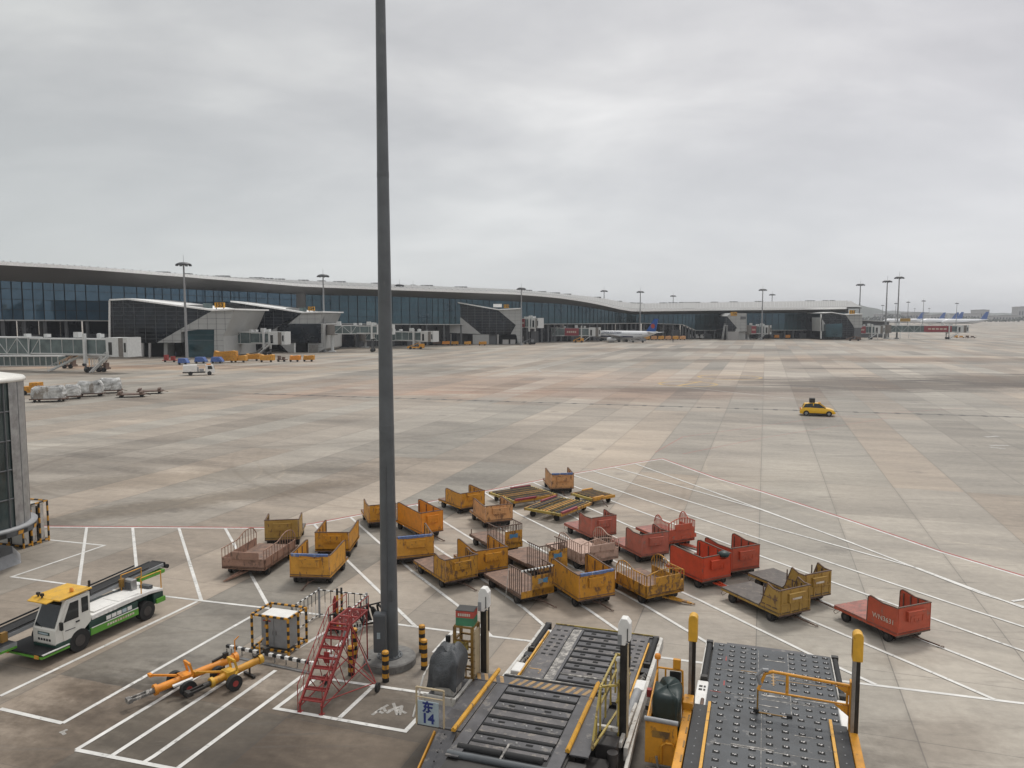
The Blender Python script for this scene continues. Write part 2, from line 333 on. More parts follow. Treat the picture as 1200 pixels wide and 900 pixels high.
    blob(900, 770, 3.5, 1.6, 0, .5, (.6, .56, .52)); blob(1090, 870, 3.2, 1.8, R(20), .6, (.62, .58, .55)); blob(1050, 775, 2.6, 1.0, 0, .5, (.6, .57, .54))
    blob(250, 800, 3.0, .9, R(30), .6, (.6, .55, .5)); blob(105, 810, 1.4, .7, R(10), .5, (.62, .57, .52)); blob(440, 645, 5, 2, 0, .3, (.75, .7, .65))
    def arc(px, py, r_, wd_, amount, mul, th0):
        nonlocal col                      # a tyre track: part of a thin ring
        c0 = G(px, py); s_ = N(nt, 'ShaderNodeVectorMath', operation='SUBTRACT'); s_.inputs[1].default_value = c0; nt.links.new(pos, s_.inputs[0])
        l = N(nt, 'ShaderNodeVectorMath', operation='LENGTH'); nt.links.new(s_.outputs[0], l.inputs[0])
        dd_ = N(nt, 'ShaderNodeVectorMath', operation='DOT_PRODUCT'); nt.links.new(s_.outputs[0], dd_.inputs[0]); dd_.inputs[1].default_value = (math.cos(th0)/r_, math.sin(th0)/r_, 0)
        e = M(nt, 'ABSOLUTE', M(nt, 'SUBTRACT', l.outputs['Value'], r_))
        f = M(nt, 'MULTIPLY', RAMP(nt, M(nt, 'DIVIDE', e, wd_), [(.3, 1.0), (1.0, 0.0)]), RAMP(nt, dd_.outputs['Value'], [(.35, 0.0), (.8, 1.0)]))
        f = M(nt, 'MULTIPLY', M(nt, 'MULTIPLY', f, RAMP(nt, fine, [(.35, .15), (.65, 1.0)])), amount)
        col = MIX(nt, f, col, MIX(nt, 1, col, mul, 'MULTIPLY'))
    dk, lt_ = (.58, .54, .50), (1.35, 1.3, 1.22)
    for a in ((150, 560, 9.5, .16, .6, lt_, R(-20)), (150, 560, 11.2, .2, .5, lt_, R(-15)), (260, 540, 14, .3, .6, dk, R(200)), (260, 540, 16, .3, .5, dk, R(190)), (640, 520, 26, .25, .45, dk, R(250)), (640, 520, 28, .25, .45, dk, R(250)),
              (1000, 640, 16, .16, .5, dk, R(120)), (1000, 640, 17.7, .16, .5, dk, R(120)), (120, 900, 9, .14, .5, dk, R(60)), (120, 900, 10.6, .14, .5, dk, R(60)), (900, 900, 11, .14, .4, dk, R(40)), (480, 560, 20, .2, .4, dk, R(300)), (1150, 560, 20, .22, .4, lt_, R(200)), (330, 470, 40, .5, .5, dk, R(280))): arc(*a)
    # oil spots and cracks
    vo = N(nt, 'ShaderNodeTexVoronoi'); vo.inputs['Scale'].default_value = .16; nt.links.new(pos, vo.inputs['Vector'])
    col = MIX(nt, M(nt, 'MULTIPLY', RAMP(nt, M(nt, 'ADD', vo.outputs['Distance'], M(nt, 'MULTIPLY', fine, .25)), [(.17, 1.0), (.26, 0.0)]), .35), col, (.10, .09, .08))
    scr = N(nt, 'ShaderNodeMapping'); scr.inputs['Scale'].default_value = (.25, 3.0, 1); scr.inputs['Rotation'].default_value = (0, 0, R(28)); nt.links.new(pos, scr.inputs[0])
    sn = NOISE(nt, scr.outputs[0], .5, 9, .72, 1.2)
    col = MIX(nt, M(nt, 'MULTIPLY', RAMP(nt, sn, [(.57, 0.0), (.68, 1.0)]), .45), col, (.10, .092, .082))
    col = MIX(nt, M(nt, 'MULTIPLY', RAMP(nt, sn, [(.30, 1.0), (.38, 0.0)]), .22), col, (.42, .40, .36))
    # joints
    def joint(x):
        f = M(nt, 'FRACT', x); return M(nt, 'MINIMUM', f, M(nt, 'SUBTRACT', 1, f))
    wob = M(nt, 'MULTIPLY', M(nt, 'SUBTRACT', fine, .5), .004)
    ju = M(nt, 'LESS_THAN', M(nt, 'ADD', joint(u), wob), .0035); jv = M(nt, 'LESS_THAN', M(nt, 'ADD', joint(v), wob), .0045)
    sft = RAMP(nt, joint(v), [(.0, 1.0), (.045, 0.0)])
    col = MIX(nt, M(nt, 'MULTIPLY', M(nt, 'MULTIPLY', sft, RAMP(nt, mid, [(.4, 0.0), (.6, 1.0)])), .4), col, MIX(nt, 1, col, (.62, .62, .62), 'MULTIPLY'))
    col = MIX(nt, M(nt, 'MULTIPLY', M(nt, 'MULTIPLY', M(nt, 'MAXIMUM', ju, jv), RAMP(nt, big, [(.3, .35), (.7, 1.0)])), .6), col, (.055, .052, .05))
    nt.links.new(col, b.inputs['Base Color'])
    nt.links.new(M(nt, 'ADD', M(nt, 'MULTIPLY', mid, .35), .50), b.inputs['Roughness']); b.inputs['Specular IOR Level'].default_value = .35
    bp = N(nt, 'ShaderNodeBump'); bp.inputs['Strength'].default_value = .25; bp.inputs['Distance'].default_value = .02
    nt.links.new(fine, bp.inputs['Height']); nt.links.new(bp.outputs[0], b.inputs['Normal'])
    g.build('ground', mt, kind='structure')
ground()
def mark_mat(name, col, under=(.2, .19, .17), e=.62):
    mt = pmat(name, col, .6, var=.12, vscale=1.5); nt = mt.node_tree; b = nt.nodes['Principled BSDF']
    src = b.inputs['Base Color'].links[0].from_socket; tc = N(nt, 'ShaderNodeTexCoord'); n = NOISE(nt, tc.outputs['Object'], 5.5, 9, .72); n2 = NOISE(nt, tc.outputs['Object'], .35, 3)
    f = RAMP(nt, M(nt, 'ADD', n, M(nt, 'MULTIPLY', M(nt, 'SUBTRACT', n2, .5), .35)), [(e-.06, 0.0), (e+.05, 1.0)])
    nt.links.new(MIX(nt, M(nt, 'MULTIPLY', f, .75), src, under), b.inputs['Base Color']); return mt
MW = mark_mat('white_road_paint', (.60, .59, .56)); MRd = mark_mat('red_road_paint', (.34, .06, .055), e=.6); MYl = mark_mat('yellow_road_paint', (.45, .27, .04), e=.52)
MFad = mark_mat('faded_white_paint', (.42, .40, .37), e=.47); MDr = pmat('drain_iron', (.07, .065, .06), .7, var=.3)
def stripe(mb, pts, wd, z, off=0, world=False):
    q = [Vector((p[0], p[1], 0)) if world else G(*p) for p in pts]; L = []; Rr = []
    for i, p in enumerate(q):
        d = Vector((0, 0, 0))
        if i: d += (q[i]-q[i-1]).normalized()
        if i < len(q)-1: d += (q[i+1]-q[i]).normalized()
        d.z = 0; d.normalize(); n = Vector((-d.y, d.x, 0)); k = 1.0
        if 0 < i < len(q)-1: k = 1/max(.4, n.dot(Vector((-(q[i]-q[i-1]).normalized().y, (q[i]-q[i-1]).normalized().x, 0))))
        L.append(p+n*(wd/2*k+off*k)); Rr.append(p-n*(wd/2*k-off*k))
    vs = [(a.x, a.y, z) for a in L]+[(a.x, a.y, z) for a in Rr]; n = len(q)
    mb.add(vs, [(i, i+1, n+i+1, n+i) for i in range(n-1)])
BORD = [(30, 617.5), (200, 618.5), (309, 619.3), (336, 618.6), (368, 614.2), (410, 606), (466, 595.6), (516, 586.4), (580, 574), (672.7, 555.5), (742.7, 543.3), (776, 538)]
BORD2 = [(776, 538), (836, 559.8), (892, 576.5), (1000, 611.8), (1100, 646.3), (1200, 676.3), (1330, 719)]
wl = MB()
stripe(wl, BORD+BORD2[1:], .15, .004)
LINES = [  # parking lines of the cart stand and of the bays in front
 [(101.5, 618.5), (92, 687)], [(155.5, 618.7), (162, 686)], [(209.7, 619), (235.8, 703.5)], [(264, 619.3), (313.5, 708.5)],
 [(58, 632.8), (122.5, 639.3), (14, 676), (119, 690), (231.7, 703.5), (306.7, 712), (431.7, 727.3), (531, 740.3), (626, 752), (777.5, 771), (1008, 801), (1166.6, 820.6), (1240, 829.5)],
 [(0, 816), (231, 705)], [(73.3, 847.8), (240, 753.3), (300, 719.5)], [(0, 830.7), (73.3, 847.8)],
 [(89.3, 879), (197, 814), (268, 771)], [(89.3, 879), (192, 899.2), (290, 918)], [(130, 886.6), (180, 854), (240, 815), (300, 777)],
 [(168, 894), (180, 886.7), (323, 785.8)], [(205, 903), (355, 791.7)],
 [(372, 794), (323, 830.5), (475, 857.2), (512, 818)], [(365, 793.2), (505, 813.5)], [(437, 805), (398, 841.5)],
 [(346, 762), (420, 718)], [(385, 765), (432, 729)], [(531, 740), (508, 765)], [(624, 752), (585, 800)],
 [(368, 614.5), (406.7, 656.7), (487, 734.5)], [(411, 606.5), (443, 635), (481.7, 668.3), (536.7, 710), (576, 746)],
 [(448, 599.5), (510, 641), (574, 685), (614, 713), (665, 757)], [(488, 591.7), (545, 627), (690, 715), (760, 764)],
 [(522, 585.5), (634, 644.3), (759, 711.7), (865, 775)], [(567, 577), (604.7, 601), (663, 630), (733, 664), (820, 703.7), (945, 765), (1026.7, 803)],
 [(600, 570), (735, 637), (950, 727.5), (1070, 778.7), (1166, 820.5)], [(625, 565.5), (690, 595.5), (735.7, 615.6), (900, 680), (1108, 761), (1200, 797), (1300, 836)],
 [(648, 560.5), (719, 588), (891, 651.7), (1120, 735), (1200, 763.5), (1300, 799)], [(672, 557), (820, 608), (1120, 709), (1200, 735), (1300, 768)],
 [(696, 552.5), (900, 617), (1075, 666), (1200, 713)], [(720.5, 548.2), (892, 597.5), (1000, 637)], [(745, 543.8), (900, 600), (1000, 637.3), (1150, 696), (1200, 711.5), (1300, 745)], [(1186, 705), (1240, 697)]]
for i, l in enumerate(LINES): stripe(wl, l, .145, .0080+.0004*i)
wl.build('parking_lines', MW, kind='structure')
rl = MB(); stripe(rl, BORD+BORD2[1:], .13, .0062, .17); stripe(rl, [(768, 530), (800, 512), (960, 490), (1130, 478)], .055, .004); stripe(rl, [(800, 532), (900, 512), (1040, 490)], .05, .0045)
rl.build('red_boundary_line', MRd, kind='structure')
fl = MB(); stripe(fl, [(740, 407), (719.5, 412), (640, 430), (630, 432.5), (634, 436), (646, 437.8), (800, 453.5), (936, 468), (1200, 477), (1400, 482)], .28, .004)
stripe(fl, [(560, 441), (630, 421), (660, 412)], .2, .0045)
for x0, y0, x1, y1 in ((448, 830, 455, 826), (436, 838, 449, 829), (449, 829, 452, 834), (443, 833, 449, 836), (455, 833, 472, 827), (461, 824, 466, 838), (453, 836, 461, 831), (466, 831, 476, 836), (468, 838, 471, 828), (70, 859, 79, 855), (72, 857, 76, 861), (1155, 512, 1170, 511), (1160, 522, 1182, 522), (1160, 524, 1178, 526)):
    stripe(fl, [(x0, y0), (x1, y1)], .1 if y0 > 600 else .5, .005+.0003*(x0 % 7))
fl.build('faded_white_marks', MFad, kind='structure')
yl = MB(); n = 26
for cx, cy, rr in ((806, 450, 5.0), (855, 442, 6.0)):
    c = G(cx, cy); stripe(yl, [(c.x+rr*math.cos(i/n*6.2832), c.y+rr*math.sin(i/n*6.2832)) for i in range(n+1)], .6, .004, world=True)
stripe(yl, [(795, 452), (822, 447)], .7, .005)
yl.build('yellow_turning_marks', MYl, kind='structure')
dr = MB(); a0, a1 = G(300, 461.5), G(1330, 493); dd = (a1-a0); L = dd.length; d1 = dd.normalized(); ang = math.atan2(d1.y, d1.x); k = 0
stripe(dr, [(300, 461.5), (1330, 493)], .45, .004)
while k*2.4 < L: c = a0+d1*(k*2.4); dr.box((c.x, c.y, .006), (.55, 1.0, .012), ang); k += 1
dr.build('drain_channel', MDr, kind='structure')
# ------------------------------------------------------------------ far land
def ridge(name, x0, x1, Y, hfun, mt, depth=300, step=30, rough=8):
    g = MB(); rows = []
    for j, t in enumerate((0, .3, .6, 1)):
        r = []
        for i in range(int((x1-x0)/step)+1):
            x = x0+i*step; h = hfun(x)*(0, .75, 1, .6)[j]; h += (random.random()-.5)*rough*(0, 1, 1, 0)[j]*(h > 3)
            r.append((x, Y+t*depth, h if j else -1))
        rows.append(r)
    n = len(rows[0]); g.add([p for r in rows for p in r], [(j*n+i, j*n+i+1, (j+1)*n+i+1, (j+1)*n+i) for j in range(3) for i in range(n-1)], True)
    return g.build(name, mt, kind='structure')
ridge('hill', 900, 2400, 2700, lambda x: 12+34*max(0, 1-abs(x-1300)/260)+30*max(0, 1-abs(x-1180)/200)**.6+4*math.sin(x/90), m['hill'], 500)
ridge('hills_behind', -2600, 3600, 3600, lambda x: 28+7*math.sin(x/260)+6*math.sin(x/97), m['hill'], 600, 40)
def foliage_band(name, x0, x1, Y, h, label):
    g = MB()
    for i in range(1500):
        x = random.uniform(x0, x1); y = Y+random.uniform(0, 40); hh = h*(.55+.45*math.sin(x/37)*math.sin(x/91+1))*random.uniform(.3, 1); r = random.uniform(2, 4.5)
        a = [Vector((random.gauss(0, 1), random.gauss(0, 1), random.gauss(0, 1))).normalized()*r for _ in range(4)]
        c = Vector((x, y, max(1, hh))); g.add([c+q for q in a], [(0, 1, 2), (0, 2, 3), (0, 1, 3), (1, 2, 3)])
    o = g.build(name, m['foliage']); o['kind'] = 'stuff'; o['label'] = label; o['category'] = 'trees'
foliage_band('distant_trees', 700, 1700, 1750, 17, 'far line of dark trees at the right edge of the airfield')
FB = [(1040, 50, 18, 2150, 'wide pale hall left of the others'), (1075, 60, 22, 2100, 'pale hall behind the tails'), (1100, 44, 16, 2000, 'low grey shed between two tall masts'), (1135, 70, 19, 2150, 'long pale hall behind the middle of the gap'), (1152, 36, 30, 2200, 'tall white faced hangar above the rest'), (1178, 66, 14, 2000, 'low wide shed near the right edge'), (1198, 26, 40, 2300, 'slender grey tower at the right edge')]
for px, wd, hh, Y, lb in FB:
    c = P(px, 371, Y); t = thing('distant_building', 'far ' + lb + ' on the horizon', 'building', (c.x, Y, 0), 0, 'distant buildings on the horizon')
    g = MB(); g.b2(-wd/2, wd/2, 0, 30, 0, hh); g.build('wall', m['farwall'], t)
    g = MB(); g.poly([(-wd/2-1, -1, hh), (wd/2+1, -1, hh), (wd/2+1, -1, hh+1), (0, -1, hh+2.5), (-wd/2-1, -1, hh+1)], (0, 32, 0)); g.build('roof', m['roofmetal'], t)
    g = MB()
    for i in range(int(wd/8)): g.b2(-wd/2+3+i*8, -wd/2+7+i*8, -.2, .1, hh*.4, hh*.7)
    g.build('window_band', m['facadedark'], t)
# ------------------------------------------------------------------ terminal
#      px    D   eave  walltop  ridge  slab_z
TP = [(-260, 175, 297, 318, 296, 10.5), (-150, 187, 303, 321.5, 301, 10.5), (0, 212, 310.5, 329, 307, 11), (100, 234, 316, 333.5, 313, 10.8), (220, 258, 324.8, 339, 321.3, 10.3), (300, 277, 331, 342.5, 326, 9.8),
      (355, 290, 335.8, 345.4, 328.8, 9.5), (440, 307, 339.2, 347, 332.3, 9), (520, 325, 342, 349.8, 335.8, 8.7), (600, 350, 344.9, 353, 339, 8.5), (635, 361, 347.5, 354.8, 342, 8.5),
      (665, 372, 350.8, 357, 345, 8.5), (700, 385, 356.6, 361.8, 348.6, 8.5), (735, 400, 364, 367.5, 354.5, 8.5), (755, 408, 365, 368.5, 355.6, 8.5)]
TQ = [(755, 408, 365, 368.5, 355.6, 8.5), (800, 414, 364.4, 368, 354.8, 7.8), (815, 415, 364.2, 367.8, 354.7, 4.6), (860, 420, 363.6, 367.2, 354.0, 4.6), (920, 422, 363.2, 367, 353.2, 4.6), (960, 424, 362.6, 366.6, 352.6, 4.6), (992, 425, 362.0, 366.4, 352.4, 4.6)]
def densify(T, n=4):
    out = []
    for i in range(len(T)-1):
        p0 = T[max(0, i-1)]; p1 = T[i]; p2 = T[i+1]; p3 = T[min(len(T)-1, i+2)]
        for k in range(n):
            t = k/n
            if len(T) < 9: out.append(tuple(a+(b-a)*t for a, b in zip(p1, p2))); continue
            r = [p1[0]+(p2[0]-p1[0])*t]; 
            h = lambda a, b, c, d: .5*((2*b)+(-a+c)*t+(2*a-5*b+4*c-d)*t*t+(-a+3*b-3*c+d)*t**3)
            r += [h(p0[j], p1[j], p2[j], p3[j]) for j in (1, 2, 3, 4)]; r.append(p1[5]+(p2[5]-p1[5])*t); out.append(tuple(r))
    out.append(T[-1]); return out
def terminal(T, label, splits, ridge_back, over=9, endcap=False):
    root = thing('terminal_building', label, 'terminal')
    T = densify(T)
    wall = [P(p[0], p[3], p[1]) for p in T]; eave = [P(p[0], p[2], p[1]-over) for p in T]; rid = [P(p[0], p[4], p[1]+ridge_back) for p in T]
    n = len(T)
    def strip(a, b, name, mt, par=root, th=0):
        g = MB(); g.add([tuple(v) for v in a]+[tuple(v) for v in b], [(i, i+1, n+i+1, n+i) for i in range(n-1)]); return g.build(name, mt, par)
    lip = [v+Vector((0, 0, .95)) for v in eave]
    strip([v+Vector((0, .6, 0)) for v in wall], eave, 'soffit', m['soffit'])
    strip(eave, lip, 'eave_edge', m['eavewhite'])
    rf = strip(lip, rid, 'roof', m['roofmetal'])
    back = [v+Vector((0, 60, -2)) for v in rid]; g = MB(); g.add([tuple(v) for v in rid]+[tuple(v) for v in back], [(i, i+1, n+i+1, n+i) for i in range(n-1)]); g.build('back_roof', m['roofmetal'], root)
    # roof ribs and plant on the ridge
    g = MB()
    for i in range(n-1):
        for k in range(3):
            t = (k+.5)/3; b = rid[i].lerp(rid[i+1], t); a = lip[i].lerp(lip[i+1], t).lerp(b, .08); g.bar(a+Vector((0, 0, .1)), b+Vector((0, 0, .1)), .25, .35)
    g.build('roof_ribs', m['cladding'], rf)
    # curtain wall between slab and wall top, panelled
    gl = {'facade': MB(), 'facade2': MB()}; mu = MB()
    for i in range(n-1):
        k = 'facade' if T[i][0] < splits[0] else 'facade2'
        a, b = wall[i], wall[i+1]; sa, sb = T[i][5], T[i+1][5]
        gl[k].add([(a.x, a.y, sa), (b.x, b.y, sb), tuple(b), tuple(a)], [(0, 1, 2, 3)])
        seg = (b-a); seg.z = 0; cnt = max(1, round(seg.length/3.2)); nrm = Vector((seg.y, -seg.x, 0)).normalized()*.12
        for q in range(cnt):
            t = q/cnt; p = a.lerp(b, t); z0 = sa+(sb-sa)*t; heavy = .22 if (i*7+q) % 9 == 0 else .10
            mu.bar(Vector((p.x, p.y, z0))+nrm, Vector((p.x, p.y, p.z))+nrm, heavy, .2)
        hgt = 22; z = 1.0
        lev = [sa+j*2.9 for j in range(1, 6)]
        for z in lev:
            if z < min(a.z, b.z)-.6: mu.bar(Vector((a.x, a.y, z))+nrm*1.6, Vector((b.x, b.y, z))+nrm*1.6, .1, .14)
    for k, g in gl.items():
        if g.f: o = g.build('curtain_wall', m[k], root)
    mu.build('mullions', m['mullion'], o)
    g = MB()
    for i in range(n-1):
        a, b = wall[i], wall[i+1]; seg = b-a; nrm = Vector((seg.y, -seg.x, 0)).normalized()
        a1 = Vector((a.x, a.y, T[i][5])); b1 = Vector((b.x, b.y, T[i+1][5])); g.bar(a1+nrm*.6, b1+nrm*.6, 1.2, .35)
    g.build('floor_edge', m['cladding'], root)
    g = MB(); gd = MB(); pl = MB()
    for i in range(n-1):
        a, b = wall[i], wall[i+1]; seg = b-a; nrm = Vector((seg.y, -seg.x, 0)).normalized()
        a0 = Vector((a.x, a.y, 0))-nrm*3; b0 = Vector((b.x, b.y, 0))-nrm*3
        gd.add([a0, b0, b0+Vector((0, 0, T[i+1][5])), a0+Vector((0, 0, T[i][5]))], [(0, 1, 2, 3)])
        pl = MB(); pl.bar(Vector((a.x, a.y, .0))+nrm*.2, Vector((a.x, a.y, T[i][5])), .7, .7); pl.build('column', m['claddark'], root)
        if i % 3 == 0: g = MB(); g.poly([a0+nrm*.5, b0+nrm*.5, b0+nrm*.5+Vector((0, 0, T[i+1][5]*.62)), a0+nrm*.5+Vector((0, 0, T[i][5]*.62))], -nrm*.3); g.build('plinth_wall', m['claddark'], root)
    gd.build('ground_floor_glazing', m['facadedark'], root); 
    # ridge plant
    g = MB()
    for i in range(1, n-1):
        if random.random() < .5: v = rid[i]; g = MB(); g.box((v.x, v.y+1, v.z+.1), (random.uniform(2, 6), 2.5, .55)); g.build('roof_plant', m['grey'], root)
    if endcap:
        a, e, r_ = wall[-1], eave[-1], rid[-1]; g = MB()
        tip = P(1010, 361.8, 414); g.poly([tuple(eave[-1]), tuple(tip), tuple(r_), ], (0, .2, .3)); g.poly([tuple(lip[-1]), (tip.x, tip.y, tip.z+.75), tuple(r_+Vector((2, 0, 0)))], (0, .1, .2)); g.build('roof_end', m['roofmetal'], root)
        g = MB(); g.poly([(a.x, a.y, 0), (a.x, a.y, a.z), (r_.x, r_.y, r_.z-2), (r_.x, r_.y, 0)], (1, 0, 0)); g.build('end_wall', m['claddark'], root)
    return root
t1 = terminal(TP, 'long dark glass terminal with a curved grey roof sweeping from the left edge', (352,), 38)
t2 = terminal(TQ, 'lower straight terminal wing with pale roof across the centre right', (0,), 30, 9, True)
g = MB()
a = P(352, 346, 288); g.b2(a.x-2.6, a.x+1.6, 288, 289.5, 9.5, a.z+1); g.build('dark_panel', m['soffit'], t1)
g = MB()   # low building beyond the wing
t = thing('low_building', 'low dark roofed building beyond the end of the terminal wing', 'building')
g.poly([P(1008, 396, 445), P(1042, 396, 445), P(1042, 377, 445), P(1008, 375, 445)], (0, 20, 0)); g.build('wall', m['claddark'], t)
g = MB(); g.poly([P(1006, 375.6, 443), P(1043, 377.6, 443), P(1043, 376.4, 443), P(1006, 374.2, 443)], (0, 24, 0)); g.build('roof', m['cladding'], t)
# boarding piers
def pier(D, depth, glassp, clad, label, signpx, signtxt, extra=(), roofline=None, boxes=()):
    c = P(sum(p[0] for p in clad)/len(clad), 400, D); root = thing('boarding_pier', label, 'pier', (c.x, D, 0), 0, 'glazed boarding piers along the terminal')
    o = Vector((c.x, D, 0))
    def q(pts, dy=0): return [P(p[0], p[1], D+dy)-o for p in pts]
    gg = MB(); gg.poly(q(glassp), (0, depth, 0)); go = gg.build('glazing', m['facadedark'], root)
    mu = MB(); pts = q(glassp); xs = [p.x for p in pts]; zs = [p.z for p in pts]
    def span(x):
        zz = []
        for i in range(len(pts)):
            a, b = pts[i], pts[(i+1) % len(pts)]
            if (a.x-x)*(b.x-x) < 0: zz.append(a.z+(b.z-a.z)*(x-a.x)/(b.x-a.x))
        return (min(zz), max(zz)) if len(zz) > 1 else None
    def hspan(z):
        xx = []
        for i in range(len(pts)):
            a, b = pts[i], pts[(i+1) % len(pts)]
            if (a.z-z)*(b.z-z) < 0: xx.append(a.x+(b.x-a.x)*(z-a.z)/(b.z-a.z))
        return (min(xx), max(xx)) if len(xx) > 1 else None
    x = min(xs)+1.5
    while x < max(xs):
        s_ = span(x)
        if s_: mu.box((x, -.06, (s_[0]+s_[1])/2), (.09, .12, s_[1]-s_[0]))
        x += 3.1
    z = min(zs)+1.1
    while z < max(zs):
        s_ = hspan(z)
        if s_: mu.box(((s_[0]+s_[1])/2, -.05, z), (s_[1]-s_[0], .1, .07))
        z += 1.15
    mu.build('mullions', m['dkgrey'], go)
    gg = MB(); gg.poly(q(clad, -.3), (0, depth-2, 0)); ca = gg.build('cladding', m['cladding'], root)
    jl = MB(); pts = q(clad, -.3); xs = [p.x for p in pts]; zs = [p.z for p in pts]; z = min(zs)+1.6
    while z < max(zs):
        s_ = hspan(z)
        if s_: jl.box(((s_[0]+s_[1])/2, -.32, z), (s_[1]-s_[0], .06, .07))
        z += 1.6
    x = min(xs)+2
    while x < max(xs):
        s_ = span(x)
        if s_: jl.box((x, -.33, (s_[0]+s_[1])/2), (.07, .06, s_[1]-s_[0]))
        x += 2.6
    jl.build('cladding_joints', m['claddark'], ca)
    for kind, pp, dp in extra:
        gg = MB(); gg.poly(q(pp, dp), (0, .6 if kind in ('eavewhite', 'farwall', 'concrete') else depth*.6, 0)); gg.build({'cladding': 'lower_wall', 'claddark': 'base_wall', 'facade2': 'glass_stair_hall', 'bridgeglass': 'glass_stair_hall', 'hole': 'undercroft_opening', 'concrete': 'base_wall', 'facadedark': 'glass_stair_hall', 'eavewhite': 'white_trim', 'farwall': 'column'}[kind], m[kind], root)
    if roofline:
        gg = MB(); pts = q(roofline, -1.0)
        for i in range(len(pts)-1): gg.poly([pts[i], pts[i+1], pts[i+1]+Vector((0, 0, .45)), pts[i]+Vector((0, 0, .45))], (0, depth+1, 0))
        gg.build('roof_edge', m['eavewhite'], root)
    for (x0, y0, x1, y1, mm) in boxes:
        gg = MB(); a, b = P(x0, y1, D+3)-o, P(x1, y0, D+3)-o; gg.b2(a.x, b.x, 3, 6, a.z, b.z); gg.build('roof_cabin', m[mm], root)
    if signpx:
        x0, y0, x1, y1 = signpx; a, b = P(x0, y1, D-.5)-o, P(x1, y0, D-.5)-o
        gg = MB(); gg.b2(a.x, b.x, -.5, .3, a.z, b.z); sg = gg.build('gate_sign', m['signyellow'], root)
        gg = MB(); gg.b2(a.x+.2, a.x+.4, -.1, .1, a.z-.8, a.z); gg.b2(b.x-.4, b.x-.2, -.1, .1, a.z-.8, a.z); gg.build('sign_legs', m['claddark'], sg)
        text('sign_number', signtxt, (b.z-a.z)*1.05, m['black'], sg, Matrix.Translation(((a.x+b.x)/2, -.53, (a.z+b.z)/2)) @ Matrix.Rotation(R(90), 4, 'X'), .02, bold=.03)
    return root
pier(226, 30, [(128, 352.5), (150, 351.5), (248, 364.5), (184, 401.5), (128, 401.5)], [(248, 364.5), (275, 363.5), (261.5, 394), (263.5, 418), (251, 418), (251, 386), (232, 386), (212, 389), (212, 401.5), (184, 401.5)],
     'glazed boarding pier with grey cladding wedge nearest the left edge, gate sign 153', (251.5, 354.5, 262.5, 360.5), '153',
     [('facade2', [(217, 388), (232, 386.3), (251, 386.3), (251, 419), (217, 419)], .6), ('hole', [(129, 402), (213, 402), (213, 417.6), (129, 417.6)], 7), ('farwall', [(165, 402), (168, 402), (168, 418), (165, 418)], .2), ('farwall', [(174, 402), (176, 402), (176, 419), (174, 419)], -1), ('cladding', [(192, 402), (196, 402), (196, 418), (192, 418)], 2), ('eavewhite', [(127.2, 352), (128.6, 352), (128.6, 402), (127.2, 402)], -.6)],
     [(128, 352.3), (150, 351.3), (248, 364.3), (276, 363.3)], [(204, 357, 238, 362, 'roofmetal'), (238, 355.2, 244.5, 361.5, 'bridgeglass')])
pier(258, 30, [(262, 357), (270, 354.2), (283, 356), (354, 367.3), (317, 388), (300, 388), (262, 400)], [(354, 367), (378, 366.8), (373, 379), (379, 380), (379, 409), (373, 413), (361, 413), (361, 402), (345, 402), (345, 383), (330, 380.5), (325, 383), (325, 390), (317, 388)],
     'glazed boarding pier with grey cladding wedge behind gate 153, gate sign 154', (361, 359.3, 368.3, 364), '154',
     [('facadedark', [(327, 381), (345, 379.5), (376, 379.5), (376, 402), (327, 402)], -.8), ('cladding', [(327, 402), (345, 402), (345, 413), (338, 413)], -.5), ('hole', [(346, 402), (359, 402), (359, 413), (346, 413)], 1), ('eavewhite', [(344.6, 402), (346, 402), (346, 413.5), (344.6, 413.5)], -1), ('concrete', [(362, 404), (372, 404), (372, 414), (362, 414)], -2)],
     [(270, 354), (283, 355.8), (354, 367), (379, 366.3)], [(335, 361, 351, 365.5, 'roofmetal'), (351, 360.5, 356.5, 366, 'bridgeglass')])
pier(331, 26, [(527, 357.5), (535, 355.2), (584, 363.8), (604.5, 381), (598.5, 391.5), (563.5, 391.5), (527, 362)], [(584, 363.6), (611, 362.3), (611.5, 402), (607, 402), (605, 392), (598.5, 391.5), (604.5, 381)],
     'glazed boarding pier with dark triangular wall midway along the long terminal', (590.5, 356.8, 596.5, 360.7), '155',
     [('cladding', [(526.5, 357), (528, 362), (563.5, 391.5), (527, 390)], -.2), ('cladding', [(554, 392), (573, 392), (573, 403.5), (554, 403.5)], 0), ('claddark', [(573, 392), (582, 392), (582, 403.5), (573, 403.5)], 1), ('hole', [(527, 391), (554, 392), (554, 403), (527, 403)], 6), ('farwall', [(582.5, 392), (584.5, 392), (584.5, 403.5), (582.5, 403.5)], -.5), ('hole', [(585, 393), (606, 393), (606, 403), (585, 403)], 6), ('farwall', [(589, 398), (596, 398), (596, 403.5), (589, 403.5)], -1.5), ('farwall', [(598, 398), (604, 398), (604, 403.5), (598, 403.5)], -1.5), ('farwall', [(528, 391), (529, 391), (529, 403), (528, 403)], 0)],
     [(527, 357.2), (535, 354.9), (584, 363.4), (611.5, 362)], [(578, 356.2, 588, 360, 'eavewhite')])
pier(398, 18, [(852.5, 371), (863, 384), (856, 392), (850, 392), (848, 371)], [(852, 370.5), (856, 367), (875, 367), (875, 388.5), (861, 388.5), (863.5, 384)],
     'narrow pale boarding pier with arrow shaped cladding on the terminal wing', (856.5, 365.6, 863.8, 370), '156',
     [('farwall', [(853, 388.5), (866, 388.5), (866, 398.3), (853, 398.3)], -.4), ('cladding', [(866, 388.8), (873.5, 388.8), (873.5, 398.3), (866, 398.3)], 1.2), ('claddark', [(868, 371), (874, 371), (874, 374), (868, 374)], -.7)], None)
